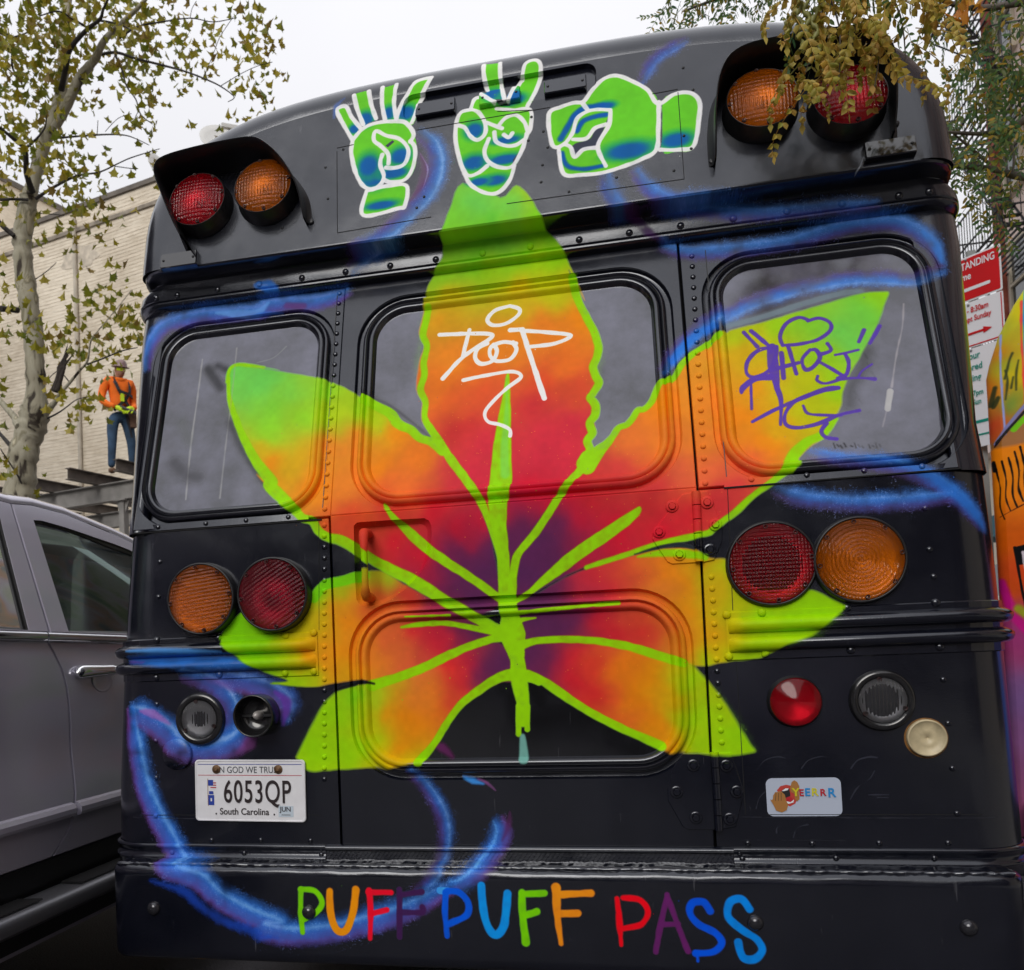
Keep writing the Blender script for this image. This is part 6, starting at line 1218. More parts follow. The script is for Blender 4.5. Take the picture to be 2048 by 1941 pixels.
PLANE_TREE = [('trunk',[[-5.0,5.26,2.54,0.157],[-4.96,5.26,2.97,0.135],[-4.93,5.26,3.19,0.127],[-4.87,5.27,3.36,0.138],[-4.82,5.27,3.52,0.135],[-4.8,5.27,3.69,0.095],[-4.8,5.26,3.99,0.084],[-4.8,5.25,4.28,0.084],[-4.83,5.23,4.57,0.087],[-4.86,5.22,4.83,0.086],[-4.86,5.21,5.01,0.084],[-4.86,5.21,5.13,0.086],[-4.81,5.21,5.35,0.084],[-4.78,5.21,5.48,0.08]]),('limb',[[-4.78,5.21,5.48,0.069],[-4.74,5.29,5.79,0.059],[-4.69,5.36,6.09,0.056],[-4.63,5.45,6.39,0.056],[-4.61,5.52,6.67,0.053],[-4.62,5.58,6.93,0.053],[-4.66,5.64,7.21,0.05],[-4.67,5.71,7.46,0.046],[-4.66,5.77,7.79,0.039]]),('limb',[[-4.46,5.16,6.05,0.043],[-4.31,5.12,6.22,0.044],[-4.15,5.08,6.41,0.042],[-3.98,5.04,6.51,0.035],[-3.86,4.99,6.62,0.028],[-3.67,4.96,6.72,0.022],[-3.47,4.93,6.82,0.018],[-3.32,4.89,6.92,0.014]]),('branch',[[-4.69,5.13,5.48,0.03],[-4.64,4.97,5.57,0.025],[-4.55,4.83,5.68,0.021],[-4.54,4.66,5.68,0.016],[-4.53,4.5,5.67,0.012],[-4.53,4.34,5.66,0.009]]),('branch',[[-4.74,5.1,5.86,0.014],[-4.52,4.95,5.84,0.01],[-4.33,4.79,5.82,0.007],[-4.2,4.62,5.81,0.004]]),('branch',[[-4.4,5.17,6.39,0.029],[-4.27,5.04,6.48,0.025],[-4.14,4.91,6.55,0.022],[-3.92,4.81,6.61,0.018],[-3.73,4.7,6.59,0.015],[-3.62,4.57,6.57,0.011],[-3.5,4.45,6.56,0.008]]),('branch',[[-4.15,5.2,6.94,0.012],[-4.2,5.02,6.92,0.008],[-4.21,4.85,6.86,0.007],[-4.27,4.67,6.71,0.005]]),('branch',[[-4.04,5.23,7.0,0.012],[-3.75,5.05,6.79,0.007],[-3.51,4.85,6.55,0.005]]),('branch',[[-4.91,5.03,6.92,0.013],[-4.87,5.14,6.94,0.013],[-4.93,5.23,6.87,0.012],[-4.99,5.32,6.79,0.01],[-4.97,5.43,6.7,0.008]]),('branch',[[-4.81,5.05,6.87,0.009],[-4.8,5.3,7.09,0.007],[-4.82,5.55,7.38,0.005]]),('branch',[[-4.92,5.03,6.64,0.01],[-4.99,5.27,6.74,0.007],[-5.04,5.51,6.78,0.005]]),('branch',[[-4.66,5.14,5.42,0.016],[-4.42,5.02,5.42,0.013],[-4.12,4.92,5.43,0.01],[-3.84,4.82,5.37,0.007],[-3.6,4.71,5.35,0.005],[-3.41,4.58,5.3,0.005],[-3.11,4.48,5.27,0.003]]),('branch',[[-4.3,5.22,5.6,0.006],[-4.43,5.33,5.77,0.004],[-4.62,5.44,5.92,0.004]]),('branch',[[-3.96,5.29,5.68,0.004],[-3.92,5.61,5.81,0.004]]),('branch',[[-4.42,5.18,5.96,0.01],[-4.09,5.08,5.87,0.008],[-3.8,4.97,5.77,0.007],[-3.57,4.85,5.65,0.005],[-3.33,4.73,5.47,0.003]]),('branch',[[-3.8,5.32,5.98,0.004],[-3.83,5.46,6.2,0.004],[-3.86,5.6,6.36,0.003]]),('branch',[[-4.1,5.25,5.98,0.004],[-4.14,5.34,6.16,0.003]]),('branch',[[-4.03,5.27,6.0,0.003],[-3.96,5.38,6.17,0.002],[-3.89,5.5,6.27,0.002]]),('branch',[[-3.91,5.27,6.68,0.012],[-3.8,5.18,6.47,0.009],[-3.71,5.09,6.25,0.007],[-3.58,5.0,6.06,0.006],[-3.49,4.91,5.86,0.005],[-3.34,4.82,5.7,0.004]]),('branch',[[-4.08,5.23,6.68,0.014],[-3.84,5.14,6.61,0.013],[-3.59,5.05,6.45,0.011],[-3.32,4.96,6.29,0.01],[-3.06,4.87,6.13,0.008],[-2.84,4.78,5.97,0.007],[-2.66,4.67,5.81,0.006],[-2.5,4.56,5.63,0.004],[-2.49,4.41,5.5,0.002]]),('branch',[[-3.0,5.5,6.37,0.004],[-2.78,5.41,6.38,0.003],[-2.59,5.32,6.36,0.003],[-2.41,5.23,6.31,0.002]]),('branch',[[-3.14,5.46,6.46,0.004],[-3.08,5.57,6.75,0.003],[-3.06,5.67,6.95,0.002],[-2.97,5.78,7.19,0.002]]),('branch',[[-3.88,5.27,6.82,0.012],[-3.61,5.13,6.79,0.008],[-3.33,5.0,6.69,0.007],[-2.99,4.87,6.57,0.005],[-2.73,4.74,6.4,0.004],[-2.47,4.6,6.29,0.003]]),('branch',[[-3.24,5.42,6.99,0.004],[-3.26,5.51,7.14,0.003],[-3.26,5.61,7.28,0.002]]),('branch',[[-5.05,5.04,5.64,0.01],[-4.96,5.06,5.72,0.007]]),('branch',[[-4.65,5.15,5.29,0.004],[-4.31,5.02,5.16,0.004]]),('branch',[[-4.98,5.06,5.42,0.013],[-4.85,5.09,5.42,0.013],[-4.73,5.12,5.41,0.014]]),('branch',[[-5.09,5.04,5.37,0.026],[-4.99,5.07,5.21,0.022],[-4.87,5.1,5.09,0.022]]),('branch',[[-4.64,5.21,3.52,0.036],[-4.53,5.14,3.55,0.024],[-4.43,5.07,3.6,0.018],[-4.29,5.01,3.67,0.014],[-4.16,4.95,3.74,0.011],[-4.04,4.88,3.79,0.01],[-3.96,4.81,3.93,0.007],[-3.84,4.74,3.99,0.005],[-3.66,4.69,4.11,0.004],[-3.48,4.64,4.24,0.003]]),('branch',[[-4.28,5.28,3.91,0.009],[-4.1,5.22,3.92,0.007],[-3.88,5.17,3.95,0.006],[-3.69,5.11,3.94,0.004]]),('branch',[[-4.44,5.25,3.75,0.006],[-4.59,5.31,3.89,0.004],[-4.75,5.38,3.85,0.004]]),('branch',[[-4.65,5.21,3.44,0.01],[-4.46,5.12,3.46,0.007],[-4.24,5.03,3.52,0.004],[-4.06,4.94,3.5,0.003]]),('branch',[[-4.9,5.15,3.37,0.043],[-5.0,5.23,3.48,0.036],[-5.13,5.3,3.6,0.029],[-5.3,5.35,3.77,0.025]]),('branch',[[-4.95,5.15,3.15,0.022],[-5.08,5.22,3.27,0.019],[-5.2,5.29,3.37,0.016],[-5.32,5.36,3.49,0.013]]),('branch',[[-5.02,5.09,4.44,0.029],[-5.0,5.19,4.47,0.026],[-4.99,5.3,4.5,0.029]]),('branch',[[-4.9,5.17,2.85,0.007],[-4.89,5.07,2.94,0.007],[-4.92,4.96,3.07,0.006],[-4.89,4.86,3.11,0.004]]),('branch',[[-4.7,5.15,4.69,0.004],[-4.54,5.09,4.72,0.004],[-4.4,5.02,4.75,0.003]])]   # limbs: x, y, z, radius
LEAF_CLUMPS = [[-4.57,5.0,6.92,0.23,0.16,230],[-4.15,5.1,6.95,0.23,0.14,170],[-4.7,4.99,6.54,0.16,0.17,150],[-4.4,5.05,6.66,0.14,0.11,80],[-4.7,5.0,6.15,0.14,0.14,100],[-4.76,5.0,5.79,0.13,0.14,70],[-4.24,5.1,6.48,0.11,0.11,60],[-4.51,5.04,6.34,0.09,0.1,40],[-3.91,5.16,6.75,0.13,0.11,80],[-3.67,5.22,6.77,0.16,0.11,90],[-3.49,5.26,6.87,0.14,0.09,60],[-3.65,5.24,6.49,0.13,0.09,50],[-3.58,5.26,6.36,0.09,0.05,30],[-3.26,5.32,6.8,0.13,0.09,45],[-3.2,5.34,6.51,0.11,0.08,35],[-3.29,5.31,6.7,0.04,0.04,14],[-2.99,5.39,6.58,0.12,0.09,30],[-2.66,5.46,6.89,0.06,0.05,28],[-2.74,5.43,6.94,0.09,0.04,14],[-2.63,5.47,6.49,0.08,0.09,55],[-2.53,5.5,6.39,0.06,0.07,24],[-2.8,5.44,6.3,0.08,0.06,24],[-2.72,5.47,6.15,0.05,0.04,10],[-2.41,5.51,6.88,0.02,0.04,3],[-2.43,5.52,6.48,0.04,0.14,8],[-3.01,5.4,6.09,0.09,0.07,8],[-3.26,5.34,6.09,0.04,0.04,3],[-4.34,5.09,5.92,0.09,0.09,24],[-4.2,5.13,5.87,0.09,0.04,16],[-4.3,5.11,5.76,0.04,0.05,14],[-4.01,5.18,5.8,0.04,0.03,5],[-3.64,5.25,6.06,0.07,0.08,22],[-3.71,5.24,5.92,0.09,0.04,14],[-3.57,5.28,5.82,0.07,0.04,16],[-3.61,5.27,5.72,0.06,0.03,10],[-3.73,5.25,5.61,0.03,0.04,5],[-4.13,5.15,5.65,0.06,0.04,10],[-4.33,5.11,5.52,0.11,0.06,34],[-4.49,5.07,5.64,0.06,0.06,26],[-4.17,5.15,5.3,0.09,0.06,40],[-4.0,5.19,5.32,0.06,0.04,14],[-4.33,5.12,5.13,0.12,0.05,34],[-4.15,5.17,5.13,0.04,0.04,8],[-4.09,5.18,5.21,0.06,0.04,14],[-3.83,5.23,5.38,0.04,0.03,4],[-4.78,5.01,5.29,0.09,0.11,40],[-4.84,4.99,5.47,0.09,0.09,34],[-4.01,5.16,6.35,0.05,0.03,8],[-3.78,5.21,6.25,0.04,0.04,6],[-2.93,5.39,7.04,0.09,0.04,24],[-3.39,5.28,7.03,0.11,0.06,40],[-3.87,5.16,7.08,0.14,0.07,50],[-4.35,5.05,7.21,0.36,0.11,120],[-5.06,4.89,6.73,0.18,0.43,160],[-3.45,5.26,7.18,0.28,0.09,60],[-4.87,5.01,4.64,0.09,0.13,36],[-4.91,5.02,4.28,0.09,0.09,24],[-4.77,5.06,4.08,0.09,0.04,16],[-4.61,5.09,4.27,0.06,0.06,14],[-4.5,5.1,4.74,0.04,0.04,6],[-4.12,5.19,4.49,0.09,0.06,26],[-4.19,5.18,4.37,0.06,0.05,14],[-3.88,5.25,4.47,0.09,0.06,30],[-4.0,5.23,4.28,0.09,0.06,26],[-3.83,5.27,4.2,0.08,0.06,30],[-3.81,5.28,4.11,0.06,0.04,16],[-4.2,5.19,4.1,0.09,0.06,28],[-4.4,5.15,4.02,0.11,0.06,32],[-4.59,5.1,4.07,0.08,0.06,22],[-4.09,5.22,4.04,0.07,0.05,18],[-3.9,5.26,4.03,0.06,0.03,10],[-4.18,5.2,3.9,0.06,0.04,10],[-4.19,5.21,3.77,0.04,0.03,5],[-4.36,5.16,3.82,0.04,0.03,4],[-4.34,5.18,3.52,0.09,0.05,26],[-4.42,5.16,3.41,0.05,0.03,8],[-4.22,5.2,3.59,0.04,0.03,8],[-4.17,5.22,3.47,0.04,0.04,6],[-4.26,5.2,3.33,0.03,0.03,4],[-4.36,5.18,3.24,0.04,0.03,6],[-4.59,5.11,3.73,0.04,0.04,5],[-3.8,5.3,3.63,0.01,0.03,3],[-4.95,5.05,3.06,0.07,0.07,10],[-4.85,5.08,2.93,0.04,0.04,8],[-4.99,5.05,2.89,0.04,0.06,6],[-4.65,5.12,3.06,0.02,0.02,3],[-4.96,5.03,3.57,0.04,0.04,6],[-5.15,4.97,3.94,0.11,0.36,60],[-4.76,5.11,2.73,0.03,0.01,3]]   # x, y, z, spread, height spread, leaves

# ------------------------------------------------------------------ ground
ASPH = mat('asphalt', (.075, .070, .080), .62, noise=.5, nscale=140, bump=.9, bscale=150, bdist=.010, spec=.5)
g = MB(); g.add([(-300, -200, 0), (300, -200, 0), (300, 400, 0), (-300, 400, 0)], [(0, 1, 2, 3)]); tag(g.build('road', ASPH), kind='structure')
PAVE = mat('concrete_paving', (.28, .27, .25), .8, noise=.25, nscale=3, bump=.3)
def slab(x0, x1, y0, y1, name='pavement'):
    tag(MB().box(x0, x1, y0, y1, -.02, .13).build(name, PAVE), kind='structure')
slab(3.2, 9.0, -40, 120); slab(-40, -4.4, -40, 120)
for sx in (3.1, -4.4): tag(MB().box(sx, sx + .10, -40, 120, -.02, .135).build('kerb', mat('kerb_stone', (.25, .24, .23), .8, noise=.3, nscale=8)), kind='structure')
lf = random.Random(11)
LY = mat('fallen_leaf_yellow', (.55, .28, .02), .6)
def maple(s, fold=.25, rnd=None):
    """five lobed leaf lying in XY with stem at the origin"""
    pts = [(0, 0), (.18, .02), (.42, -.05), (.36, .16), (.62, .42), (.36, .44), (.26, .56), (.14, .62), (0, 1.0), (-.14, .62), (-.26, .56), (-.36, .44), (-.62, .42), (-.36, .16), (-.42, -.05), (-.18, .02)]
    return [Vector((x * s, y * s, abs(x) * s * fold - (y * y) * s * .18)) for x, y in pts], [(0, 1, 2, 3, 7, 8), (3, 4, 5, 6, 7), (0, 8, 9, 13, 14, 15), (9, 10, 11, 12, 13)]
for i, (x, y) in enumerate(((-.93, .70), (-.50, .42), (-.3, .95), (-1.0, .2), (-.75, 1.5))):
    vs, fs = maple(.055); o = MB().add(vs, fs).build('fallen_leaf', LY); o.location = (x, y, .006 + .001 * i); o.rotation_euler = (0, 0, lf.uniform(0, 6))
    tag(o, ('small yellow leaf on the asphalt below the corner bolt of the bumper', 'small yellow leaf on the asphalt below the word PUFF', 'small yellow leaf deep in the shade under the bus', 'small yellow leaf by the running board of the grey car', 'small yellow leaf far under the bus beside the wheel')[i], 'leaf', 'fallen leaves on the road')

# ------------------------------------------------------------------ grey SUV alongside
CARP = mat('grey_metallic_paint', (.58, .55, .66), .20, metal=.28, coat=1.0, spec=.5, noise=.04, nscale=900)
BLKT = mat('black_trim', (.012, .012, .013), .35, bump=.1)
TINT = mat('tinted_car_glass', (.25, .33, .30), .01, trans=1.0, ior=1.45, spec=.6)
SEAT = mat('car_seat', (.10, .095, .09), .8)
suv = empty('parked_suv', (-2.4, -.4, 0), 0, 'grey metallic SUV standing tight beside the black bus', 'car')
def sx_low(z):
    return -1.4 + float(np.interp(z, [.30, .50, .585, .64, .72, .80, .90, 1.0, 1.12, 1.20, 1.235], [-.02, .0, .005, .008, .010, .000, -.013, -.012, -.017, -.028, -.038]))
OFF = Vector((2.4, .4, 0))
def TH(y, z, h=0):
    return Vector((-1.432 - .35 * (z - 1.25) + h * .94 + 0, y, z + h * .33)) + OFF
def lowrow(z, ys, h=0): return [Vector((sx_low(z) + h, y, z)) + OFF for y in ys]
def seam_y(z): return float(np.interp(z, [.588, .651, .746, .856, .997, 1.116, 1.224, 1.26], [.188, .277, .318, .327, .330, .318, .255, .215]))
def mirror_car(o): pass
ZS = [.590, .62, .66, .72, .76, .80, .84, .88, .92, .97, 1.02, 1.08, 1.14, 1.19, 1.222]
def door_panel(name, ya, yb, label=None):
    rows = []
    for z in ZS:
        a, b_ = ya(z), yb(z); rows.append(lowrow(z, [a, a + .002] + [a + .002 + (b_ - a - .004) * k / 6 for k in range(1, 6)] + [b_ - .002, b_], 0))
        rows[-1][0].x -= .014; rows[-1][-1].x -= .014
    o = MB().grid(rows, smooth=True).build(name, CARP, suv); smooth_by_angle(o, 40); return o
fd = door_panel('front_door', lambda z: seam_y(z) + .004, lambda z: 1.32 + .03 * (z - .9)); rd = door_panel('rear_door', lambda z: -.86 - .10 * max(0, .9 - z), lambda z: seam_y(z) - .004)
door_panel('front_wing', lambda z: 1.328 + .03 * (z - .9), lambda z: 2.45 - .2 * abs(z - .8)); door_panel('rear_wing', lambda z: -2.75, lambda z: -.868 - .10 * max(0, .9 - z))
# under-structure, far side, nose and tail
body = MB(); 
def sect(y, w, zb, zt): return [Vector((-2.4 - w, y, zb)) + OFF, Vector((-2.4 - w, y, zt)) + OFF, Vector((-2.4 + w - .02, y, zt)) + OFF, Vector((-2.4 + w - .02, y, zb)) + OFF]
rows = [sect(-2.9, .80, .45, 1.05), sect(-2.8, .93, .35, 1.22), sect(-2.2, .965, .33, 1.225), sect(1.4, .965, .33, 1.225), sect(2.2, .93, .35, 1.16), sect(2.62, .84, .42, 1.02), sect(2.7, .7, .5, .9)]
body.grid([[*r] for r in rows], closed=True, smooth=False); body.add(rows[0], [(0, 1, 2, 3)]); body.add(rows[-1], [(0, 1, 2, 3)])
body.build('body', CARP, suv)
MB().add([lowrow(z, [y], .0)[0] for y in (-2.7, 2.4) for z in (.36, .44, .50, .585)], [(0, 1, 5, 4), (1, 2, 6, 5), (2, 3, 7, 6)]).build('sill_panel', BLKT, suv)
# bright waist strip and door moulding
mb = MB(); rows = []
for z, h in ((1.224, .0), (1.227, .010), (1.235, .013), (1.245, .013), (1.251, .008), (1.252, -.004)): rows.append([Vector((-1.430 + h, y, z)) + OFF for y in (-2.2, -.5, seam_y(1.24) - .003)])
mb.grid(rows, smooth=True); rows = []
for z, h in ((1.224, .0), (1.227, .010), (1.235, .013), (1.245, .013), (1.251, .008), (1.252, -.004)): rows.append([Vector((-1.430 + h, y, z)) + OFF for y in (seam_y(1.24) + .003, .8, 1.36)])
mb.grid(rows, smooth=True); mb.build('waist_strip', mat('satin_chrome', (.62, .62, .65), .12, metal=1), suv)
for ya, yb, p_ in ((-.80, seam_y(.715) - .012, rd), (seam_y(.715) + .012, 1.27, fd)):
    rows = [[Vector((sx_low(.715) + h, y, z)) + OFF for y in (ya, yb)] for z, h in ((.690, -.002), (.693, .014), (.702, .018), (.716, .018), (.728, .010), (.733, -.002))]
    q = MB().grid(rows, smooth=False); q.add([r[0] for r in rows], [tuple(range(6))]); q.add([r[1] for r in rows], [tuple(range(6))]); q.build('door_moulding', CARP, p_)
# upper door frames with window openings; the sheet follows the tumblehome
class THP:
    t = Vector((0, 0, 1))
    def __call__(s, y, z, h=0): return TH(y, z, h)
thp = THP()
def flare(y, z):                                          # apparent height on the side plane -> real height on the leaning glasshouse
    t = 1.0
    for _ in range(6): t = (1.681 + .35 * ((1.1188 + (z - 1.1188) * t) - 1.25)) / 1.649
    return (-2.2918 + (y + 2.2918) * t, 1.1188 + (z - 1.1188) * t)
WF = [flare(*p) for p in ((.149, 1.578), (.19, 1.582), (.305, 1.5785), (.40, 1.573), (.488, 1.567), (.60, 1.560), (.70, 1.551), (.80, 1.535), (.92, 1.495), (1.10, 1.40), (1.26, 1.30), (1.30, 1.262), (.9, 1.257), (.5, 1.255), (.316, 1.254))]
FF = [flare(*p) for p in ((.049, 1.612), (.143, 1.622), (.307, 1.621), (.40, 1.612), (.49, 1.604), (.60, 1.594), (.706, 1.582), (.82, 1.562), (.95, 1.520), (1.14, 1.42), (1.32, 1.30), (1.37, 1.25), (.9, 1.25), (.5, 1.25), (.222, 1.25))]
WR_ = [flare(*p) for p in ((-.006, 1.566), (-.06, 1.573), (-.3, 1.575), (-.7, 1.57), (-.74, 1.55), (-.72, 1.26), (-.3, 1.256), (.113, 1.254))][::-1]
FR_ = [flare(*p) for p in ((.043, 1.6115), (-.2, 1.614), (-.5, 1.612), (-.8, 1.60), (-.80, 1.25), (-.3, 1.25), (.213, 1.25))][::-1]
def cframe(outl, holes, name, mt, par, h1=0): return plate(thp, outl, holes, h0=h1 - .02, h1=h1, bev=.003).build(name, mt, par)
cframe(FF, [WF], 'window_frame', CARP, fd); cframe(FR_, [WR_], 'window_frame', CARP, rd)
def offs(pts, d):
    c = Vector((sum(p[0] for p in pts) / len(pts), sum(p[1] for p in pts) / len(pts))); o = []
    for p in pts:
        v = Vector(p) - c; o.append(tuple(c + v * (1 + d / v.length)))
    return o
for w_, par in ((WF, fd), (WR_, rd)):
    inn_ = offs(w_, -.016)
    mb = MB(); mb.grid([[TH(a, b_, -.001) for a, b_ in w_], [TH(a, b_, -.006) for a, b_ in offs(w_, -.006)], [TH(a, b_, -.008) for a, b_ in inn_], [TH(a, b_, -.014) for a, b_ in inn_]], closed=True, smooth=False)
    mb.build('window_seal', BLKT, par)
    mb = MB(); f = [TH(a, b_, -.012) for a, b_ in offs(w_, -.010)]; bk = [v + Vector((-.004, 0, 0)) for v in f]
    mb.add(f, [tuple(range(len(f)))]); mb.add(bk, [tuple(range(len(f)))]); mb.grid([f, bk], closed=True, smooth=False); mb.build('window_glass', TINT, par)
# roof: rail, crown, far side; windscreens
rl = [(-2.45, 1.60), (-2.2, 1.70), (-1.2, 1.715)] + [(a, b_) for a, b_ in (FR_[::-1])[:4][::-1]] + FF[:11] + [(1.46, 1.28)]
rl = sorted(set([(round(a, 3), round(b_, 3)) for a, b_ in rl]))
rows = []
for y, z in rl:
    r = [TH(y, z, 0), TH(y, z + .012, .004), TH(y, z + .028, -.004), TH(y, z + .042, -.030)]
    r += [Vector((-2.4 + q, y, z + .042 + e)) + OFF for q, e in ((.62, .030), (.3, .050), (0, .056), (-.3, .05), (-.62, .03), (-.85, -.02), (-.97, -.42 * (z - 1.25) / .46 - .02))]; rows.append(r)
smooth_by_angle(MB().grid(rows, smooth=True).build('roof', CARP, suv), 60)
rows = []
MB().grid([[Vector((-2.4 + .97 * s_, 1.45, 1.24)) + OFF for s_ in (-1, -.5, 0, .5, 1)], [Vector((-2.4 + .80 * s_, .86, 1.68 + .03 * (1 - abs(s_)))) + OFF for s_ in (-1, -.5, 0, .5, 1)]]).build('windscreen', TINT, suv)
MB().box(-.93, .93, 1.62, 3.0, 1.12, 1.19, Matrix.Translation((0, -.0, 0))).build('bonnet', CARP, suv)
# door handle
mb = MB(); mb.tube([Vector((-1.406, y, 1.128 + dz)) + OFF for y, dz in ((.362, -.006), (.368, -.004), (.385, 0), (.43, .002), (.50, .003), (.56, .004), (.605, .005), (.615, .004), (.619, .003))], [.005, .016, .022, .023, .021, .020, .018, .010, .003], 14)
q = mb.build('door_handle', mat('mirror_chrome', (.85, .85, .87), .04, metal=1), fd)
M_ = Matrix.Translation(Vector((-1.4175, .53, 1.100)) + OFF) @ Matrix.Rotation(math.radians(90), 4, 'Z') @ Matrix.Diagonal((1.55, 1, 1, 1))
MB().lathe([(.041, .0035), (.040, .0045), (.034, .003), (.02, .0), (0, -.001)], 28, M_).build('handle_cup', CARP, fd)
# running board with ribbed step pads
mb = MB(); rows = []
for x, z in ((-1.385, .506), (-1.292, .512), (-1.276, .507), (-1.268, .495), (-1.270, .470), (-1.285, .458), (-1.385, .455)): rows.append([Vector((x, y, z)) + OFF for y in (-1.5, -1.0, 0, 1.0, 1.45)])
rb_ = smooth_by_angle(mb.grid(rows, smooth=True).build('running_board', mat('board_alloy', (.20, .20, .22), .35, metal=.7), suv), 40)
for ya, yb in ((-1.1, -.02), (.18, 1.25)):
    mb = MB(); mb.add([Vector((x, y, .5135 if x > -1.33 else .5095)) + OFF for x, y in ((-1.384, ya + .03), (-1.296, ya - .0), (-1.296, yb), (-1.384, yb + .0))], [(0, 1, 2, 3)]); n = int((yb - ya) / .014)
    for k in range(n):
        y = ya + .03 + k * .014; mb.add([Vector((x, y + dy, z)) + OFF for x, dy, z in ((-1.380, 0, .510), (-1.300, 0, .514), (-1.380, .006, .510), (-1.300, .006, .514), (-1.380, .003, .515), (-1.300, .003, .5185))], [(0, 1, 5, 4), (4, 5, 3, 2)])
    mb.build('step_pad', BLKT, rb_)['kind'] = 'stuff'
for y, par in ((.95, 'w'), (.05, 'w')):
    pass
for y in (1.95, -1.85):
    for x in (-1.50, -3.30):
        w = MB(); w.lathe([(.16, -.02), (.24, .00), (.36, .02), (.385, -.03), (.39, -.12), (.385, -.2), (.3, -.22)], 36, Matrix.Translation(Vector((x + (.1 if x > -2 else -.1), y, .39)) + OFF) @ Matrix.Rotation(math.radians(90 if x > -2 else -90), 4, 'Z')); wo = w.build('wheel', TYRE, suv)
        w = MB(); w.lathe([(.24, .0), (.22, -.02), (.06, -.03), (0, -.01)], 20, Matrix.Translation(Vector((x + (.1 if x > -2 else -.1), y, .39)) + OFF) @ Matrix.Rotation(math.radians(90 if x > -2 else -90), 4, 'Z')); w.build('rim', CHROME, wo)
def seat(x, y):
    mb = MB(); M_ = Matrix.Translation(Vector((x, y, 0)) + OFF); rows = []
    for z, w_, d0, d1 in ((.55, .22, .10, .55), (.72, .25, .02, .58), (.80, .25, -.02, .30), (1.00, .25, -.10, .04), (1.20, .235, -.16, -.04), (1.32, .17, -.19, -.08), (1.35, .12, -.19, -.09), (1.37, .12, -.20, -.09), (1.50, .13, -.22, -.11), (1.54, .09, -.22, -.13)):
        rows.append([M_ @ Vector(p) for p in ((-w_, d1, z), (-w_, d0, z), (w_, d0, z), (w_, d1, z))])
    mb.grid(rows, closed=True, smooth=True); mb.build('seat', SEAT, suv)
seat(-1.83, .45); seat(-2.9, .45); seat(-1.83, -.65); seat(-2.9, -.65)
MB().box(-.85, .85, 1.35, 1.8, .9, 1.2, Matrix.Translation((0, .0, 0))).build('dashboard', SEAT, suv)
st_ = MB(); st_.tube([Vector((-1.85 + .19 * math.cos(a), 1.05 + .06 * math.sin(a), 1.10 + .18 * math.sin(a))) + OFF for a in [k * math.pi / 8 for k in range(17)]], .014, 8); st_.build('steering_wheel', BLKT, suv)
# a second car of the same make stands behind the photographer and shows in the lower window
suv2 = copy_tree(suv); suv2.location = (1.2, -8.5, 0); suv2.rotation_euler = (0, 0, math.radians(-6)); suv2['label'] = 'dark car mirrored in the lower window of the bus'

# ------------------------------------------------------------------ plane tree at the left
BARK = bpy.data.materials.new('plane_bark'); BARK.use_nodes = True; t = BARK.node_tree; b_ = t.nodes['Principled BSDF']; b_.inputs['Roughness'].default_value = .8
tcn = t.nodes.new('ShaderNodeTexCoord'); v1 = t.nodes.new('ShaderNodeTexNoise'); v1.inputs['Scale'].default_value = 5; v1.inputs['Detail'].default_value = 5; v1.inputs['Distortion'].default_value = .6
mp_ = t.nodes.new('ShaderNodeMapping'); mp_.inputs['Scale'].default_value = (1.6, 1.6, .7); t.links.new(tcn.outputs['Object'], mp_.inputs['Vector']); t.links.new(mp_.outputs['Vector'], v1.inputs['Vector'])
cr = t.nodes.new('ShaderNodeValToRGB'); e = cr.color_ramp; e.elements[0].position = .36; e.elements[0].color = (.035, .025, .016, 1); e.elements[1].position = .42; e.elements[1].color = (.30, .275, .20, 1)
x_ = e.elements.new(.55); x_.color = (.40, .375, .29, 1); x_ = e.elements.new(.62); x_.color = (.22, .20, .13, 1); x_ = e.elements.new(.68); x_.color = (.52, .47, .34, 1)
t.links.new(v1.outputs['Fac'], cr.inputs['Fac']); t.links.new(cr.outputs['Color'], b_.inputs['Base Color'])
bp_ = t.nodes.new('ShaderNodeBump'); bp_.inputs['Strength'].default_value = .6; bp_.inputs['Distance'].default_value = .02; t.links.new(v1.outputs['Fac'], bp_.inputs['Height']); t.links.new(bp_.outputs['Normal'], b_.inputs['Normal'])
TWIG = mat('dark_twig', (.035, .030, .028), .8, noise=.4, nscale=20)
def leaf_mat(name, cols):
    m = bpy.data.materials.new(name); m.use_nodes = True; t = m.node_tree; N = t.nodes; L = t.links; b = N['Principled BSDF']; b.inputs['Roughness'].default_value = .5; b.inputs['Specular IOR Level'].default_value = .35
    ge = N.new('ShaderNodeNewGeometry'); oi = N.new('ShaderNodeObjectInfo'); ad = N.new('ShaderNodeMath'); ad.operation = 'ADD'; L.new(ge.outputs['Random Per Island'], ad.inputs[0]); L.new(oi.outputs['Random'], ad.inputs[1])
    fr = N.new('ShaderNodeMath'); fr.operation = 'FRACT'; L.new(ad.outputs[0], fr.inputs[0]); r = N.new('ShaderNodeValToRGB'); r.color_ramp.interpolation = 'LINEAR'
    el = r.color_ramp.elements; el[0].position = 0; el[0].color = (*cols[0], 1); el[1].position = 1; el[1].color = (*cols[-1], 1)
    for i, c in enumerate(cols[1:-1]): q = el.new((i + 1) / (len(cols) - 1)); q.color = (*c, 1)
    L.new(fr.outputs[0], r.inputs['Fac']); L.new(r.outputs['Color'], b.inputs['Base Color'])
    tr = N.new('ShaderNodeBsdfTranslucent'); L.new(r.outputs['Color'], tr.inputs['Color']); ms = N.new('ShaderNodeMixShader'); ms.inputs[0].default_value = .45
    L.new(b.outputs[0], ms.inputs[1]); L.new(tr.outputs[0], ms.inputs[2]); L.new(ms.outputs[0], N['Material Output'].inputs['Surface']); return m
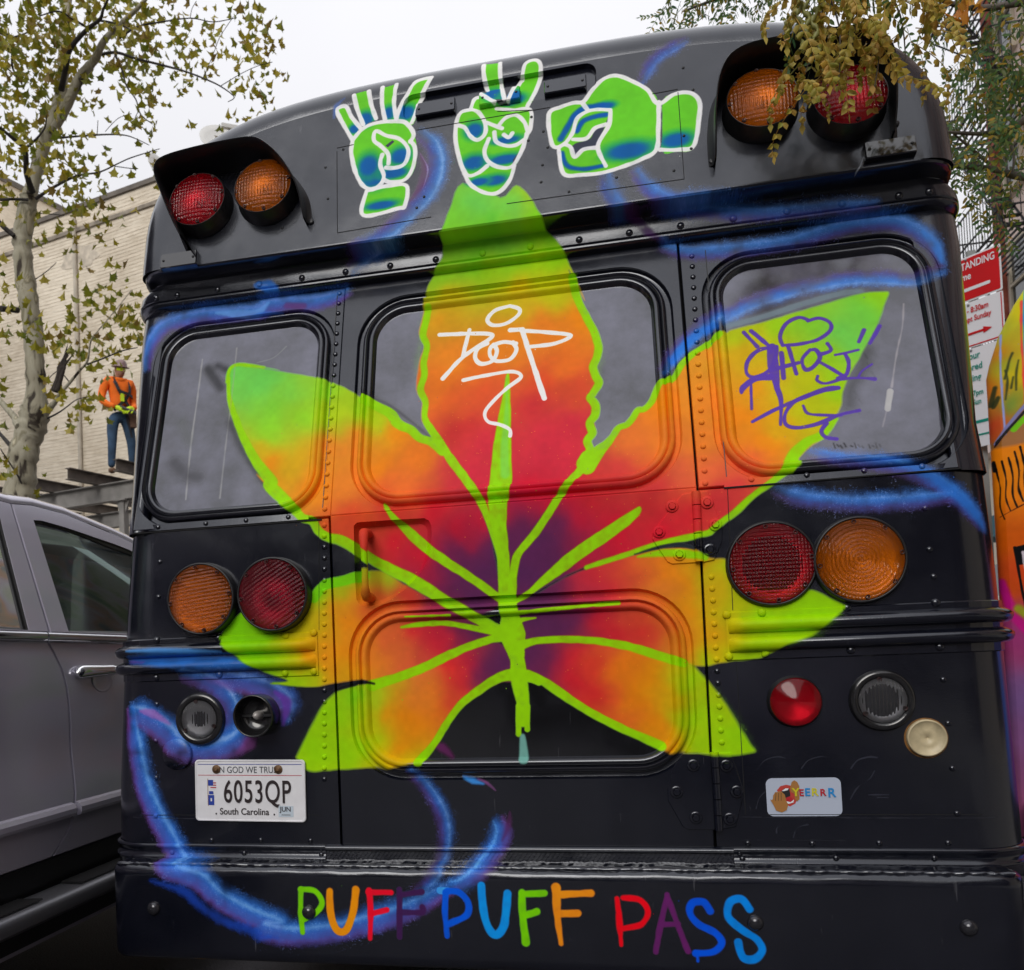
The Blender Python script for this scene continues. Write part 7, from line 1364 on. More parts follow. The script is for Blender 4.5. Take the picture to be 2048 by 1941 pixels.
LEAFM = leaf_mat('plane_leaf', [(.13, .17, .012), (.30, .28, .018), (.17, .19, .02), (.42, .33, .02), (.12, .15, .015), (.34, .28, .02), (.20, .13, .03), (.50, .42, .07), (.17, .21, .03)])
pt = empty('plane_tree', (PLANE_TREE[0][1][0][0], PLANE_TREE[0][1][0][1], 0), 0, 'plane tree with mottled bark and thin yellow green leaves before the cream wall', 'tree')
O_ = Vector(pt.location)
rt = random.Random(21)
for i, (kind, pts) in enumerate(PLANE_TREE):
    P = [Vector(p[:3]) - O_ for p in pts]; rad = [max(.003, p[3]) for p in pts]
    if kind == 'trunk': P = [Vector((P[0].x, P[0].y, -.05)), Vector((P[0].x * .6, P[0].y * .6, .8))] + P; rad = [.34, .27] + rad
    # smooth the path and roughen the radius
    Q, w_ = catmull(np.array([tuple(p) for p in P]), np.array(rad), 5)
    rad2 = [r * (1 + (rt.uniform(-.10, .10) if r > .03 else 0)) for r in w_]
    MB().tube([Vector(q) for q in Q], rad2, 14 if kind != 'branch' else 7).build(kind, BARK if kind != 'branch' or rad[0] > .03 else TWIG, pt)
# torn stub beside the fork
stub = MB(); bs = Vector(PLANE_TREE[0][1][4][:3]) - O_ + Vector((.26, -.05, .25))
for k in range(7): stub.tube([bs + Vector((rt.uniform(-.03, .03), rt.uniform(-.03, .03), -.1)), bs + Vector((.06 + rt.uniform(-.03, .05), 0, .12)), bs + Vector((.13 + rt.uniform(-.03, .06), 0, .22 + rt.uniform(0, .12)))], [.03, .018, .002], 5)
stub.build('torn_stub', mat('torn_wood', (.05, .04, .035), .9, noise=.5, nscale=30), pt)['kind'] = 'stuff'
leaves = []
for x, y, z, sr, sz, n in LEAF_CLUMPS:
    for _ in range(int(n * .8)):
        lx, ly, lz = rt.gauss(0, sr), rt.uniform(-.75, .75), rt.gauss(0, sz)
        leaves.append((Vector((x + lx + ly * -.35, y + ly, z + lz + ly * .12)), Matrix.Rotation(rt.uniform(0, 6.28), 4, 'Z') @ Matrix.Rotation(rt.uniform(1.0, 2.6), 4, 'X') @ Matrix.Rotation(rt.uniform(-.6, .6), 4, 'Y'), rt.uniform(.045, .095)))
leaves.sort(key=lambda q: (q[0] - CAM).length / q[2])
protos = []
for k in range(4):
    vs, fs = maple(1.0, .25 + .2 * k); protos.append((vs, fs))
pm = []
for k in range(4): o = MB().add(*protos[k]).build('leaf', LEAFM, pt); pm.append(o)
big = MB()
infr = [q for q in leaves if q[0].x > -8.2][:300]; ids = set(id(q) for q in infr)
for i, q in enumerate(infr):
    o = pm[i] if i < 4 else inst(pm[i % 4], 'leaf', pt)
    o.matrix_local = Matrix.Translation(q[0] - O_) @ q[1] @ Matrix.Scale(q[2], 4)
for i, q in enumerate(leaves):
    if id(q) in ids: continue
    M_ = Matrix.Translation(q[0] - O_) @ q[1] @ Matrix.Scale(q[2], 4); vs, fs = protos[i % 4]; big.add([M_ @ v for v in vs], fs)
big.build('foliage', LEAFM, pt)['kind'] = 'stuff'

# ------------------------------------------------------------------ cream painted brick building behind
A_ = Vector((-.966, .26, 0)).normalized(); NB = Vector((-.26, -.966, 0)).normalized()       # along the wall, out of the wall
def wallbox(root, s0, s1, n0, n1, z0, z1, name, m, parent=None):
    mb = MB(); vs = [root + A_ * s + NB * n + Vector((0, 0, z)) for s in (s0, s1) for n in (n0, n1) for z in (z0, z1)]
    return mb.add(vs, [(0, 1, 3, 2), (4, 6, 7, 5), (0, 4, 5, 1), (2, 3, 7, 6), (0, 2, 6, 4), (1, 5, 7, 3)]).build(name, m, parent)
CREAMB = bpy.data.materials.new('cream_painted_brick'); CREAMB.use_nodes = True; t = CREAMB.node_tree; N = t.nodes; b_ = N['Principled BSDF']; b_.inputs['Roughness'].default_value = .85
tcn = N.new('ShaderNodeTexCoord'); n1 = N.new('ShaderNodeTexNoise'); n1.inputs['Scale'].default_value = .9; n1.inputs['Detail'].default_value = 7; n1.inputs['Roughness'].default_value = .7; t.links.new(tcn.outputs['Object'], n1.inputs['Vector'])
n2 = N.new('ShaderNodeTexNoise'); n2.inputs['Scale'].default_value = 14; n2.inputs['Detail'].default_value = 3; mp_ = N.new('ShaderNodeMapping'); mp_.inputs['Scale'].default_value = (.35, .35, 2.2); t.links.new(tcn.outputs['Object'], mp_.inputs['Vector']); t.links.new(mp_.outputs['Vector'], n2.inputs['Vector'])
mm = N.new('ShaderNodeMath'); mm.operation = 'MULTIPLY_ADD'; mm.inputs[1].default_value = .45; t.links.new(n2.outputs['Fac'], mm.inputs[0]); t.links.new(n1.outputs['Fac'], mm.inputs[2])
cr = N.new('ShaderNodeValToRGB'); e = cr.color_ramp; e.elements[0].position = .50; e.elements[0].color = (.56, .48, .37, 1); e.elements[1].position = .85; e.elements[1].color = (.80, .72, .59, 1)
t.links.new(mm.outputs[0], cr.inputs['Fac']); t.links.new(cr.outputs['Color'], b_.inputs['Base Color'])
bp_ = N.new('ShaderNodeBump'); bp_.inputs['Strength'].default_value = .3; bp_.inputs['Distance'].default_value = .012; t.links.new(n2.outputs['Fac'], bp_.inputs['Height']); t.links.new(bp_.outputs['Normal'], b_.inputs['Normal'])
WB = Vector((-8.47, 14.82, 0))
bld = empty('brick_building', WB, math.radians(0), 'cream painted brick wall building behind the plane tree', 'building'); OB = -WB
wallbox(WB + OB, -2.0, 16, -.25, -12, 0, 11.12, 'wall', CREAMB, bld)
rows = []; r2 = random.Random(8)
mb = MB()
nseg = 60
z = 3.4
zs = []
while z < 11.0: zs += [(z, 0), (z + .004, .006), (z + .064, .006), (z + .068, 0)]; z += .075
offs_ = {}
for zz, h in zs:
    rows.append([OB + WB + A_ * (-2.0 + 18 * k / nseg) + NB * (-.25 + .004 + h + (r2.uniform(-.0035, .0035) if h else 0)) + Vector((0, 0, zz + .012 * math.sin(k * .35))) for k in range(nseg + 1)])
mb.grid(rows, smooth=False); mb.build('brick_courses', CREAMB, bld)['kind'] = 'stuff'
COP = mat('dark_coping', (.16, .14, .12), .8, noise=.3, nscale=4)
wallbox(OB + WB, -2.05, 16, -.20, -.6, 11.10, 11.20, 'coping', COP, bld)
wallbox(OB + WB, -2.0, 16, -.20, -.3, 10.62, 10.70, 'string_course', mat('grey_mortar', (.30, .26, .21), .9, noise=.5, nscale=5), bld)
DKB = mat('dark_shopfront', (.045, .032, .024), .6, noise=.5, nscale=2)
wallbox(OB + WB, -2, 16, .3, -.25, 0, 3.1, 'shopfront', DKB, bld)
for k in range(6): wallbox(OB + WB, -1.6 + k * 2.4, .2 + k * 2.4, .36, .30, .3, 2.6, 'shutter', mat('brown_shutter', (.10, .055, .03), .6, noise=.4, nscale=6), bld)
wallbox(OB + WB, -2, 16, .5, .28, 2.72, 3.0, 'shop_cornice', mat('tan_board', (.16, .09, .05), .6, noise=.4, nscale=3), bld)
b2_ = empty('side_building', WB + A_ * 6.2, 0, 'taller beige building glimpsed through the plane tree leaves', 'building'); q0 = -A_ * 6.2 - WB
wallbox(A_ * 3.6, -2.2, 12, .4, -9, 0, 14.3, 'wall', CREAMB, b2_); wallbox(A_ * 3.6, -2.25, 12, .45, -9.05, 14.3, 14.45, 'coping', COP, b2_)

for k_, (s0_, s1_, z0_, z1_) in enumerate(((1.6, 2.9, 9.75, 10.4), (5.6, 7.0, 5.6, 6.1))):
    pts = []; rp = random.Random(k_ + 3)
    for q_ in range(18):
        a_ = 2 * math.pi * q_ / 18; rr_2 = rp.uniform(.65, 1.0); pts.append(WB + OB + A_ * ((s0_ + s1_) / 2 + math.cos(a_) * rr_2 * (s1_ - s0_) / 2) + NB * (-.25 + .0165) + Vector((0, 0, (z0_ + z1_) / 2 + math.sin(a_) * rr_2 * (z1_ - z0_) / 2)))
    MB().add(pts, [tuple(range(18))]).build('cement_patch', mat('cement_patch', (.62, .55, .45), .9, noise=.3, nscale=7), bld)
pp0 = WB + OB + A_ * 2.35 + NB * -.19
MB().tube([pp0 + Vector((0, 0, 3.2)), pp0 + Vector((0, 0, 7)), pp0 + Vector((0, 0, 10.9))], .045, 8).build('drain_pipe', mat('painted_pipe', (.50, .45, .37), .7, noise=.2, nscale=5), bld)
# satellite dishes on the parapet
DISH = mat('dish_white', (.60, .60, .58), .5)
def dish(loc, s, rz, tilt, label):
    r_ = empty('satellite_dish', loc, rz, label, 'satellite dish', 'satellite dishes on the roof')
    M_ = Matrix.Translation((0, 0, .55 * s)) @ Matrix.Rotation(tilt, 4, 'X')
    mb = MB(); mb.lathe([(0, .0), (.15 * s, .008 * s), (.28 * s, .03 * s), (.38 * s, .06 * s), (.385 * s, .055 * s), (.28 * s, .018 * s), (0, -.01 * s)], 28, M_); mb.build('reflector', DISH, r_)
    MB().tube([(0, .03, 0), (0, .04, .3 * s), (0, .03, .55 * s)], .022 * s, 8).build('mast', COP, r_)
    MB().tube([M_ @ Vector((0, -.02, -.36 * s)), M_ @ Vector((0, -.45 * s, -.30 * s))], .014 * s, 6).build('feed_arm', COP, r_); MB().box(-.13 * s, .13 * s, -.04 * s, .04 * s, -.03 * s, .03 * s, Matrix.Translation(M_ @ Vector((0, -.46 * s, -.28 * s)))).build('feed_horn', DISH, r_)
def wtop(s, n, z): p = WB + A_ * s + NB * n; return (p.x, p.y, z)
dish(wtop(-1.15, -.9, 11.16), 1.25, math.radians(35), math.radians(-28), 'pale satellite dish standing on the roof close to the bus')
dish(wtop(.55, -.9, 11.20), 1.0, math.radians(75), math.radians(-20), 'thin satellite dish seen edge on over the wall top')
tag(wallbox(WB, -2.0, -1.3, -1.4, -2.6, 11.15, 11.75, 'roof_hatch', mat('roof_brick', (.30, .22, .15), .8, noise=.3, nscale=9)), 'low tan roof hatch standing behind the satellite dish', 'roof hatch')

# ------------------------------------------------------------------ sidewalk shed of steel beams
STEEL = mat('grey_painted_steel', (.26, .25, .24), .55, noise=.35, nscale=4, bump=.2)
DST = mat('weathered_steel', (.13, .11, .095), .6, noise=.5, nscale=6)
SB = Vector((-6.64, 10.36, 0)); shed = empty('sidewalk_shed', SB, 0, 'grey steel sidewalk shed frame under the worker', 'scaffold')
def ibeam(p, q, h, w, name, m, par, t_=.012):
    """I-beam from p to q, h high"""
    d = (q - p); L_ = d.length; X_ = d.normalized(); Y_ = Vector((0, 0, 1)).cross(X_); M_ = Matrix(((X_.x, Y_.x, 0, p.x), (X_.y, Y_.y, 0, p.y), (X_.z, Y_.z, 1, p.z), (0, 0, 0, 1)))
    pr = [(-w / 2, 0), (w / 2, 0), (w / 2, t_), (t_ / 2, t_), (t_ / 2, h - t_), (w / 2, h - t_), (w / 2, h), (-w / 2, h), (-w / 2, h - t_), (-t_ / 2, h - t_), (-t_ / 2, t_), (-w / 2, t_)]
    mb = MB(); mb.grid([[M_ @ Vector((x, a, b)) for a, b in pr] for x in (0, L_)], closed=True, smooth=False)
    for x in (0, L_): mb.add([M_ @ Vector((x, a, b)) for a, b in pr], [(0, 1, 2, 11), (3, 4, 9, 10), (5, 6, 7, 8), (2, 3, 10, 11), (4, 5, 8, 9)])
    return mb.build(name, m, par)
ibeam(-A_ * 3.2 + Vector((0, 0, 3.70)), A_ * 8 + Vector((0, 0, 3.70)), .27, .14, 'fascia_beam', STEEL, shed)
ibeam(-A_ * 3.2 - NB * 1.9 + Vector((0, 0, 3.70)), A_ * 8 - NB * 1.9 + Vector((0, 0, 3.70)), .27, .14, 'rear_beam', STEEL, shed)
for k in range(9):
    s = -2.2 + .95 * k; ibeam(A_ * s + NB * .62 + Vector((0, 0, 3.972)), A_ * s - NB * 2.3 + Vector((0, 0, 3.972)), .17, .11, 'joist', DST, shed)
for s in (.18, 3.4, 6.6, -2.9):
    for n_ in (0, -1.9):
        c = MB(); c.box(-.05, .05, -.05, .05, 0, 3.68); c.box(-.11, .11, -.09, .09, 3.68, 3.698); o = c.build('post', STEEL, shed); p = A_ * s + NB * n_; o.location = (p.x, p.y, 0); o.rotation_euler = (0, 0, math.atan2(A_.y, A_.x))
        for sg in (-1, 1): MB().add([p + A_ * sg * .05 + Vector((0, 0, 3.50)), p + A_ * sg * .13 + Vector((0, 0, 3.678)), p + A_ * sg * .05 + Vector((0, 0, 3.678)), p + A_ * sg * .05 + Vector((0, 0, 3.50)) + NB * .02, p + A_ * sg * .13 + Vector((0, 0, 3.678)) + NB * .02, p + A_ * sg * .05 + Vector((0, 0, 3.678)) + NB * .02], [(0, 1, 2), (3, 4, 5), (0, 1, 4, 3)]).build('bracket', STEEL, shed)

# ------------------------------------------------------------------ people
def skin(name, V, E, Rr, m, parent, sub=2, smooth=True):
    me = bpy.data.meshes.new(name); me.from_pydata([tuple(v) for v in V], E, []); o = bpy.data.objects.new(name, me); COL.objects.link(o)
    md = o.modifiers.new('s', 'SKIN'); md.use_smooth_shade = True
    for i, r in enumerate(Rr):
        s_ = me.skin_vertices[0].data[i]; s_.radius = (r, r) if not isinstance(r, tuple) else r
    me.skin_vertices[0].data[0].use_root = True
    sb_ = o.modifiers.new('u', 'SUBSURF'); sb_.levels = sub; sb_.render_levels = sub
    bpy.context.view_layer.update()
    nm = bpy.data.meshes.new_from_object(o.evaluated_get(bpy.context.evaluated_depsgraph_get())); bpy.data.objects.remove(o)
    nm.materials.clear(); nm.materials.append(m)
    for p in nm.polygons: p.use_smooth = True
    o = bpy.data.objects.new(name, nm); COL.objects.link(o); o.parent = parent; return o
FLESH = mat('skin_tone', (.36, .19, .13), .5); HIVIS = mat('orange_hoodie', (.90, .17, .01), .8, noise=.12, nscale=9, bump=.3, bscale=12, bdist=.03)
JEANS = mat('blue_jeans', (.035, .075, .14), .85, noise=.4, nscale=7, bump=.3, bscale=14, bdist=.03); HARN = mat('black_webbing', (.015, .015, .02), .7); BOOT = mat('brown_boot', (.12, .06, .03), .7)
GLV = mat('lime_glove', (.55, .75, .02), .6)
wk = empty('person', (-7.0, 10.72, 4.145), math.radians(48), 'worker in orange hoodie, black harness, lime gloves and hard hat standing on steel beams', 'person')
V = [(0, 0, 1.00), (0, 0, 1.12), (0, .01, 1.27), (0, .01, 1.40), (0, 0, 1.47), (-.17, .01, 1.43), (-.215, .02, 1.38), (-.26, .03, 1.24), (-.285, -.01, 1.12), (-.23, -.10, 1.04), (-.14, -.19, .99), (.17, .01, 1.42), (.205, .02, 1.36), (.215, .04, 1.22), (.215, .02, 1.10), (.19, -.10, 1.03), (.13, -.20, 1.00)]
E = [(0, 1), (1, 2), (2, 3), (3, 4), (3, 5), (5, 6), (6, 7), (7, 8), (8, 9), (9, 10), (3, 11), (11, 12), (12, 13), (13, 14), (14, 15), (15, 16)]
skin('hoodie', V, E, [(.165, .115), (.155, .115), (.175, .125), (.165, .115), (.075, .075), (.085, .085), .075, .066, .058, .052, .042, (.085, .085), .075, .064, .056, .05, .042], HIVIS, wk)
V = [(0, 0, .98), (-.10, 0, .90), (-.13, .0, .72), (-.14, -.02, .50), (-.145, .01, .28), (-.15, .02, .10), (.10, 0, .90), (.14, .02, .72), (.165, .0, .50), (.185, .04, .28), (.195, .05, .10), (0, 0, 1.03)]
E = [(0, 1), (1, 2), (2, 3), (3, 4), (4, 5), (0, 6), (6, 7), (7, 8), (8, 9), (9, 10), (0, 11)]
skin('jeans', V, E, [(.155, .115), (.105, .105), .092, .072, .062, .056, (.105, .105), .092, .072, .062, .056, (.15, .11)], JEANS, wk)
for sx_, yy in ((-.15, .02), (.195, .05)): skin('boot', [(sx_, yy + .02, .10), (sx_, yy + .01, .05), (sx_ - .01, yy - .09, .045), (sx_ - .015, yy - .17, .04)], [(0, 1), (1, 2), (2, 3)], [.056, .055, .048, .038], BOOT, wk, 1)
# body: neck and head as one surface, face built on it
def head(parent, x, y, z, tilt=0, rz=0, hair=None, s=1.0):
    M_ = Matrix.Translation((x, y, z)) @ Matrix.Rotation(rz, 4, 'Z') @ Matrix.Rotation(tilt, 4, 'X') @ Matrix.Scale(s, 4); rows = []
    for zz, w_, f_, b_2 in ((-.13, .052, .05, .055), (-.08, .055, .058, .06), (-.055, .060, .085, .066), (-.035, .066, .098, .078), (-.01, .071, .096, .088), (.015, .074, .098, .094), (.035, .076, .094, .098), (.055, .077, .096, .100), (.085, .075, .092, .100), (.11, .066, .078, .088), (.13, .045, .05, .062), (.138, .015, .015, .02)):
        rows.append([M_ @ Vector((w_ * math.cos(a), (b_2 if math.sin(a) > 0 else f_) * math.sin(a), zz)) for a in [2 * math.pi * k / 20 for k in range(20)]])
    mb = MB(); mb.grid(rows, closed=True, smooth=True)
    mb.tube([M_ @ Vector(p) for p in ((0, -.092, .045), (0, -.108, .018), (0, -.120, .002), (0, -.100, -.006))], [.008, .011, .014, .009], 8)
    for sg in (-1, 1): mb.tube([M_ @ Vector((sg * .076, .005, z_)) for z_ in (-.012, .005, .028)], [.008, .014, .012], 8)
    ho = mb.build('head', FLESH, parent)
    MB().tube([M_ @ Vector((x_, -.098 - .002 * (1 - abs(x_) / .025), -.030)) for x_ in (-.024, -.01, .01, .024)], .0045, 6).build('mouth', mat('lips', (.22, .08, .07), .5), ho)
    for sg in (-1, 1):
        MB().lathe([(.013, 0), (.009, .006), (0, .008)], 10, M_ @ Matrix.Translation((sg * .032, -.088, .030))).build('eye', mat('eye_dark', (.05, .04, .04), .3), ho)
    return ho, M_
ho, HM = head(wk, .01, -.01, 1.600, math.radians(16), math.radians(12))
HAT = mat('brown_hard_hat', (.26, .17, .17), .35, noise=.3, nscale=20)
mb = MB(); rows = []
for zz, r_ in ((.060, .150), (.062, .155), (.066, .150), (.068, .118), (.075, .112), (.11, .105), (.15, .082), (.172, .045), (.178, 0.001)): rows.append([HM @ Vector((r_ * .88 * math.cos(a), r_ * math.sin(a) * (1.0 if math.sin(a) < 0 else .95), zz - .01 * math.sin(a))) for a in [2 * math.pi * k / 28 for k in range(28)]])
mb.grid(rows, closed=True, smooth=True); mb.build('hard_hat', HAT, ho)
MB().grid([[HM @ Vector((.078 * math.sin(a), -.104 * math.cos(a) * 1.0, zz)) for a in [k * .22 for k in range(-6, 7)]] for zz in (.008, .030, .052)], smooth=True).build('safety_glasses', mat('yellow_lens', (.60, .75, .02), .1, spec=1), ho)
hoodc = MB(); rows = []
for r_, zz in ((.095, 1.44), (.115, 1.475), (.112, 1.505), (.090, 1.51), (.075, 1.49)): rows.append([Vector((r_ * 1.1 * math.cos(a), r_ * math.sin(a) + .015, zz + .03 * math.sin(a))) for a in [2 * math.pi * k / 20 for k in range(20)]])
hoodc.grid(rows, closed=True, smooth=True); hoodc.build('hood_collar', HIVIS, wk)
# harness
def strap(pts, w_=.024, m=HARN, name='harness_strap'):
    mb = MB(); rows = []
    P_ = [Vector(p) for p in pts]
    for i, p in enumerate(P_):
        t_ = (P_[min(len(P_) - 1, i + 1)] - P_[max(0, i - 1)]).normalized(); n_ = Vector((p.x * .6, p.y - .0, 0)); n_ = (n_ - t_ * n_.dot(t_)); n_ = n_.normalized() if n_.length > 1e-5 else Vector((0, -1, 0)); s_ = t_.cross(n_)
        rows.append([p + s_ * w_, p + s_ * w_ + n_ * .01, p - s_ * w_ + n_ * .01, p - s_ * w_])
    mb.grid(rows, smooth=False); return mb.build(name, m, wk)
strap([(-.10, .05, 1.475), (-.11, -.05, 1.46), (-.095, -.115, 1.38), (-.06, -.135, 1.28), (.0, -.13, 1.18), (.08, -.12, 1.06), (.13, -.08, .98)])
strap([(.11, .05, 1.465), (.12, -.05, 1.44), (.12, -.105, 1.36), (.11, -.130, 1.26), (.06, -.13, 1.16), (-.04, -.13, 1.05), (-.12, -.08, .96)])
strap([(-.06, -.137, 1.26), (.02, -.145, 1.235), (.10, -.135, 1.22), (.175, -.05, 1.215), (.17, .05, 1.21)], .022)
strap([(-.175, .03, 1.02), (-.165, -.06, 1.01), (-.08, -.13, 1.0), (0, -.14, .995), (.09, -.13, .985), (.165, -.06, .99), (.175, .03, 1.0)], .034, HARN, 'tool_belt')
strap([(.05, -.14, .98), (.055, -.15, .80), (.09, -.16, .66), (.115, -.165, .55)], .016)
MB().box(.10, .20, -.16, -.07, .72, .98).build('tool_pouch', mat('leather_pouch', (.13, .07, .045), .7, noise=.3, nscale=20), wk)
MB().box(-.035, .02, -.15, -.125, 1.10, 1.22).build('chest_buckle', GLV, wk)
def hand(parent, p, d, up_, m, s=1.0, name='glove'):
    """mitten palm with five curled fingers: p wrist, d pointing direction"""
    d = Vector(d).normalized(); u_ = Vector(up_); u_ = (u_ - d * u_.dot(d)).normalized(); r_ = d.cross(u_); p = Vector(p)
    V = [p, p + d * .045 * s, p + d * .085 * s]; E = [(0, 1), (1, 2)]; R_ = [.026 * s, .036 * s, .034 * s]
    for k, (o_, L_) in enumerate(((-.030, .062), (-.010, .074), (.010, .070), (.028, .055))):
        b0 = len(V); V += [p + d * .088 * s + r_ * o_ * s, p + d * (.088 + L_ * .5) * s + r_ * o_ * s - u_ * .012 * s, p + d * (.088 + L_ * .75) * s + r_ * o_ * s - u_ * .034 * s]; E += [(2, b0), (b0, b0 + 1), (b0 + 1, b0 + 2)]; R_ += [.011 * s, .0105 * s, .009 * s]
    b0 = len(V); V += [p + d * .03 * s - r_ * .035 * s, p + d * .065 * s - r_ * .055 * s - u_ * .012 * s, p + d * .092 * s - r_ * .052 * s - u_ * .03 * s]; E += [(1, b0), (b0, b0 + 1), (b0 + 1, b0 + 2)]; R_ += [.014 * s, .012 * s, .010 * s]
    return skin(name, V, E, R_, m, parent, 2)
hand(wk, (-.14, -.19, .99), (.75, -.35, -.35), (-.2, -.5, 1), GLV, 1.25); hand(wk, (.13, -.20, 1.0), (-.75, -.35, -.35), (.2, -.5, 1), GLV, 1.25)
MB().tube([(-.08, -.245, .99), (.02, -.26, .95), (.12, -.25, .93), (.16, -.24, .90)], [.018, .024, .03, .02], 8).build('power_tool', mat('tool_grey', (.08, .08, .09), .5), wk)

pm_ = empty('person', (6.62, 15.6, .13), math.radians(-20), 'grey haired man in a pale blue shirt walking away behind the bus', 'person')
SHIRT = mat('pale_blue_shirt', (.42, .50, .68), .8, noise=.15, nscale=8, bump=.3, bscale=10, bdist=.03)
V = [(0, 0, .98), (0, 0, 1.12), (0, .01, 1.28), (0, 0, 1.40), (0, 0, 1.46), (-.18, 0, 1.40), (-.23, .02, 1.22), (-.25, 0, 1.05), (-.24, -.08, .90), (.18, 0, 1.40), (.23, .02, 1.22), (.25, 0, 1.05), (.24, -.08, .90)]
E = [(0, 1), (1, 2), (2, 3), (3, 4), (3, 5), (5, 6), (6, 7), (7, 8), (3, 9), (9, 10), (10, 11), (11, 12)]
skin('shirt', V, E, [(.18, .13), (.175, .135), (.18, .13), (.16, .11), .065, .08, .068, .056, .045, .08, .068, .056, .045], SHIRT, pm_)
V = [(0, 0, 1.0), (-.09, 0, .88), (-.10, -.03, .5), (-.10, .05, .10), (.09, 0, .88), (.10, .06, .5), (.10, -.04, .10)]
skin('trousers', V, [(0, 1), (1, 2), (2, 3), (0, 4), (4, 5), (5, 6)], [(.16, .12), .10, .07, .055, .10, .07, .055], mat('dark_trousers', (.03, .035, .06), .8), pm_)
for sx_, yy in ((-.10, .05), (.10, -.04)): skin('shoe', [(sx_, yy + .02, .07), (sx_, yy, .04), (sx_, yy - .13, .035)], [(0, 1), (1, 2)], [.05, .045, .035], HARN, pm_, 1)
ho2, HM2 = head(pm_, 0, -.01, 1.60, 0, math.radians(160))
mb = MB(); rows = []
for zz, w_, f_, b_2 in ((-.03, .074, -.03, .092), (.02, .082, -.02, .104), (.06, .085, .03, .108), (.09, .083, .085, .106), (.12, .070, .085, .092), (.142, .045, .05, .06), (.150, .01, .01, .01)): rows.append([HM2 @ Vector((w_ * math.cos(a), (b_2 if math.sin(a) > 0 else f_) * math.sin(a), zz)) for a in [2 * math.pi * k / 20 for k in range(20)]])
mb.grid(rows, closed=True, smooth=True); mb.build('hair', mat('grey_hair', (.42, .41, .40), .8, noise=.3, nscale=60), ho2)
for sg in (-1, 1): hand(pm_, (.24 * sg, -.08, .90), (0, -.2, -1), (0, -1, .2), FLESH, 1.0, 'hand')

# ------------------------------------------------------------------ locust tree at the right
FERN = leaf_mat('locust_leaf', [(.05, .13, .04), (.09, .17, .04), (.07, .17, .08), (.28, .27, .03), (.04, .10, .04), (.12, .20, .04), (.06, .15, .07), (.45, .27, .02), (.08, .16, .06)])
DRY = leaf_mat('dried_locust_leaf', [(.62, .40, .07), (.42, .38, .05), (.70, .46, .12), (.32, .33, .05), (.52, .29, .06), (.66, .52, .14), (.38, .35, .05)])
ORL = leaf_mat('orange_leaf', [(.60, .24, .02), (.50, .17, .02), (.65, .33, .04)])
lt_ = empty('locust_tree', (3.75, 2.9, 0), 0, 'locust tree with feathery leaflets, one dried bunch hanging over the bus lamps', 'tree'); OL = Vector(lt_.location)
r3 = random.Random(5)
def frond(n, L_, ll, lw, droop, m, curl=.3, rnd=None):
    """one compound leaf hanging along -Z"""
    mb = MB(); P = []
    for k in range(n * 2 + 1):
        t_ = k / (n * 2); P.append(Vector((droop * math.sin(t_ * 1.8) * L_, 0, -t_ * L_)))
    mb.tube(P, [.0012 * (1 - .6 * k / len(P)) for k in range(len(P))], 4, caps=False)
    for k in range(1, n + 1):
        p = P[2 * k - 1]; s_ = ll * (1 - .35 * abs(k / n - .45)) * rnd.uniform(.8, 1.15)
        for sg in (-1, 1):
            a = rnd.uniform(.6, 1.1); d = Vector((math.sin(a) * sg * .35 + .1, math.sin(a) * sg, -math.cos(a))).normalized(); w = d.cross(Vector((rnd.uniform(.6, 1), rnd.uniform(-.5, .5), rnd.uniform(-.3, .3)))).normalized()
            nrm = d.cross(w); pts = [p, p + d * s_ * .3 + w * lw * .5 + nrm * curl * lw * .4, p + d * s_ * .7 + w * lw * .45 + nrm * curl * lw * .6, p + d * s_, p + d * s_ * .7 - w * lw * .45 + nrm * curl * lw * .6, p + d * s_ * .3 - w * lw * .5 + nrm * curl * lw * .4, p + d * s_ * .5 - nrm * curl * lw * .3]
            mb.add(pts, [(0, 1, 6), (1, 2, 6), (2, 3, 6), (3, 4, 6), (4, 5, 6), (5, 0, 6)], True)
    p = P[-1]; mb.add([p, p + Vector((lw * .5, 0, -ll * .5)), p + Vector((0, 0, -ll)), p + Vector((-lw * .5, 0, -ll * .5))], [(0, 1, 2, 3)])
    return mb.build('leaf', m, lt_)
gp = [frond(9, .19, .034, .011, .25 + .2 * k, FERN, .2, r3) for k in range(4)]
dp = [frond(6, .11, .024, .0115, .2 + .25 * k, DRY, 1.0, r3) for k in range(4)]
def place(pr, p, rx, rz, s, first=[0]):
    M_ = Matrix.Translation(Vector(p) - OL) @ Matrix.Rotation(rz, 4, 'Z') @ Matrix.Rotation(rx, 4, 'X') @ Matrix.Scale(s, 4)
    if pr.get('used') is None: pr['used'] = 1; pr.matrix_local = M_; return pr
    return inst(pr, 'leaf', lt_, M_)
# hanging dried bunch in front of the right-hand lamps
for (x, y, z, sx_, sz_, n) in ((.75, -.12, 2.52, .045, .05, 12), (.84, -.10, 2.48, .045, .045, 13), (.91, -.08, 2.50, .05, .05, 14), (.72, -.12, 2.42, .018, .04, 7), (.78, -.11, 2.40, .04, .03, 6), (.93, -.07, 2.43, .03, .04, 7), (.71, -.13, 2.54, .03, .04, 7), (.90, -.08, 2.57, .07, .03, 9), (.98, -.06, 2.51, .03, .03, 5), (.690, -.13, 2.35, .012, .02, 4), (.91, -.08, 2.37, .015, .02, 2), (.80, -.1, 2.60, .08, .02, 8)):
    for _ in range(int(n * .8)): place(dp[r3.randrange(4)], (r3.gauss(x, sx_), y + r3.uniform(-.03, .04), r3.gauss(z, sz_)), r3.gauss(0, .35), r3.uniform(0, 6.28), r3.uniform(.75, 1.15))
for d in dp[:2]: pass
GREENDRY = gp[0]
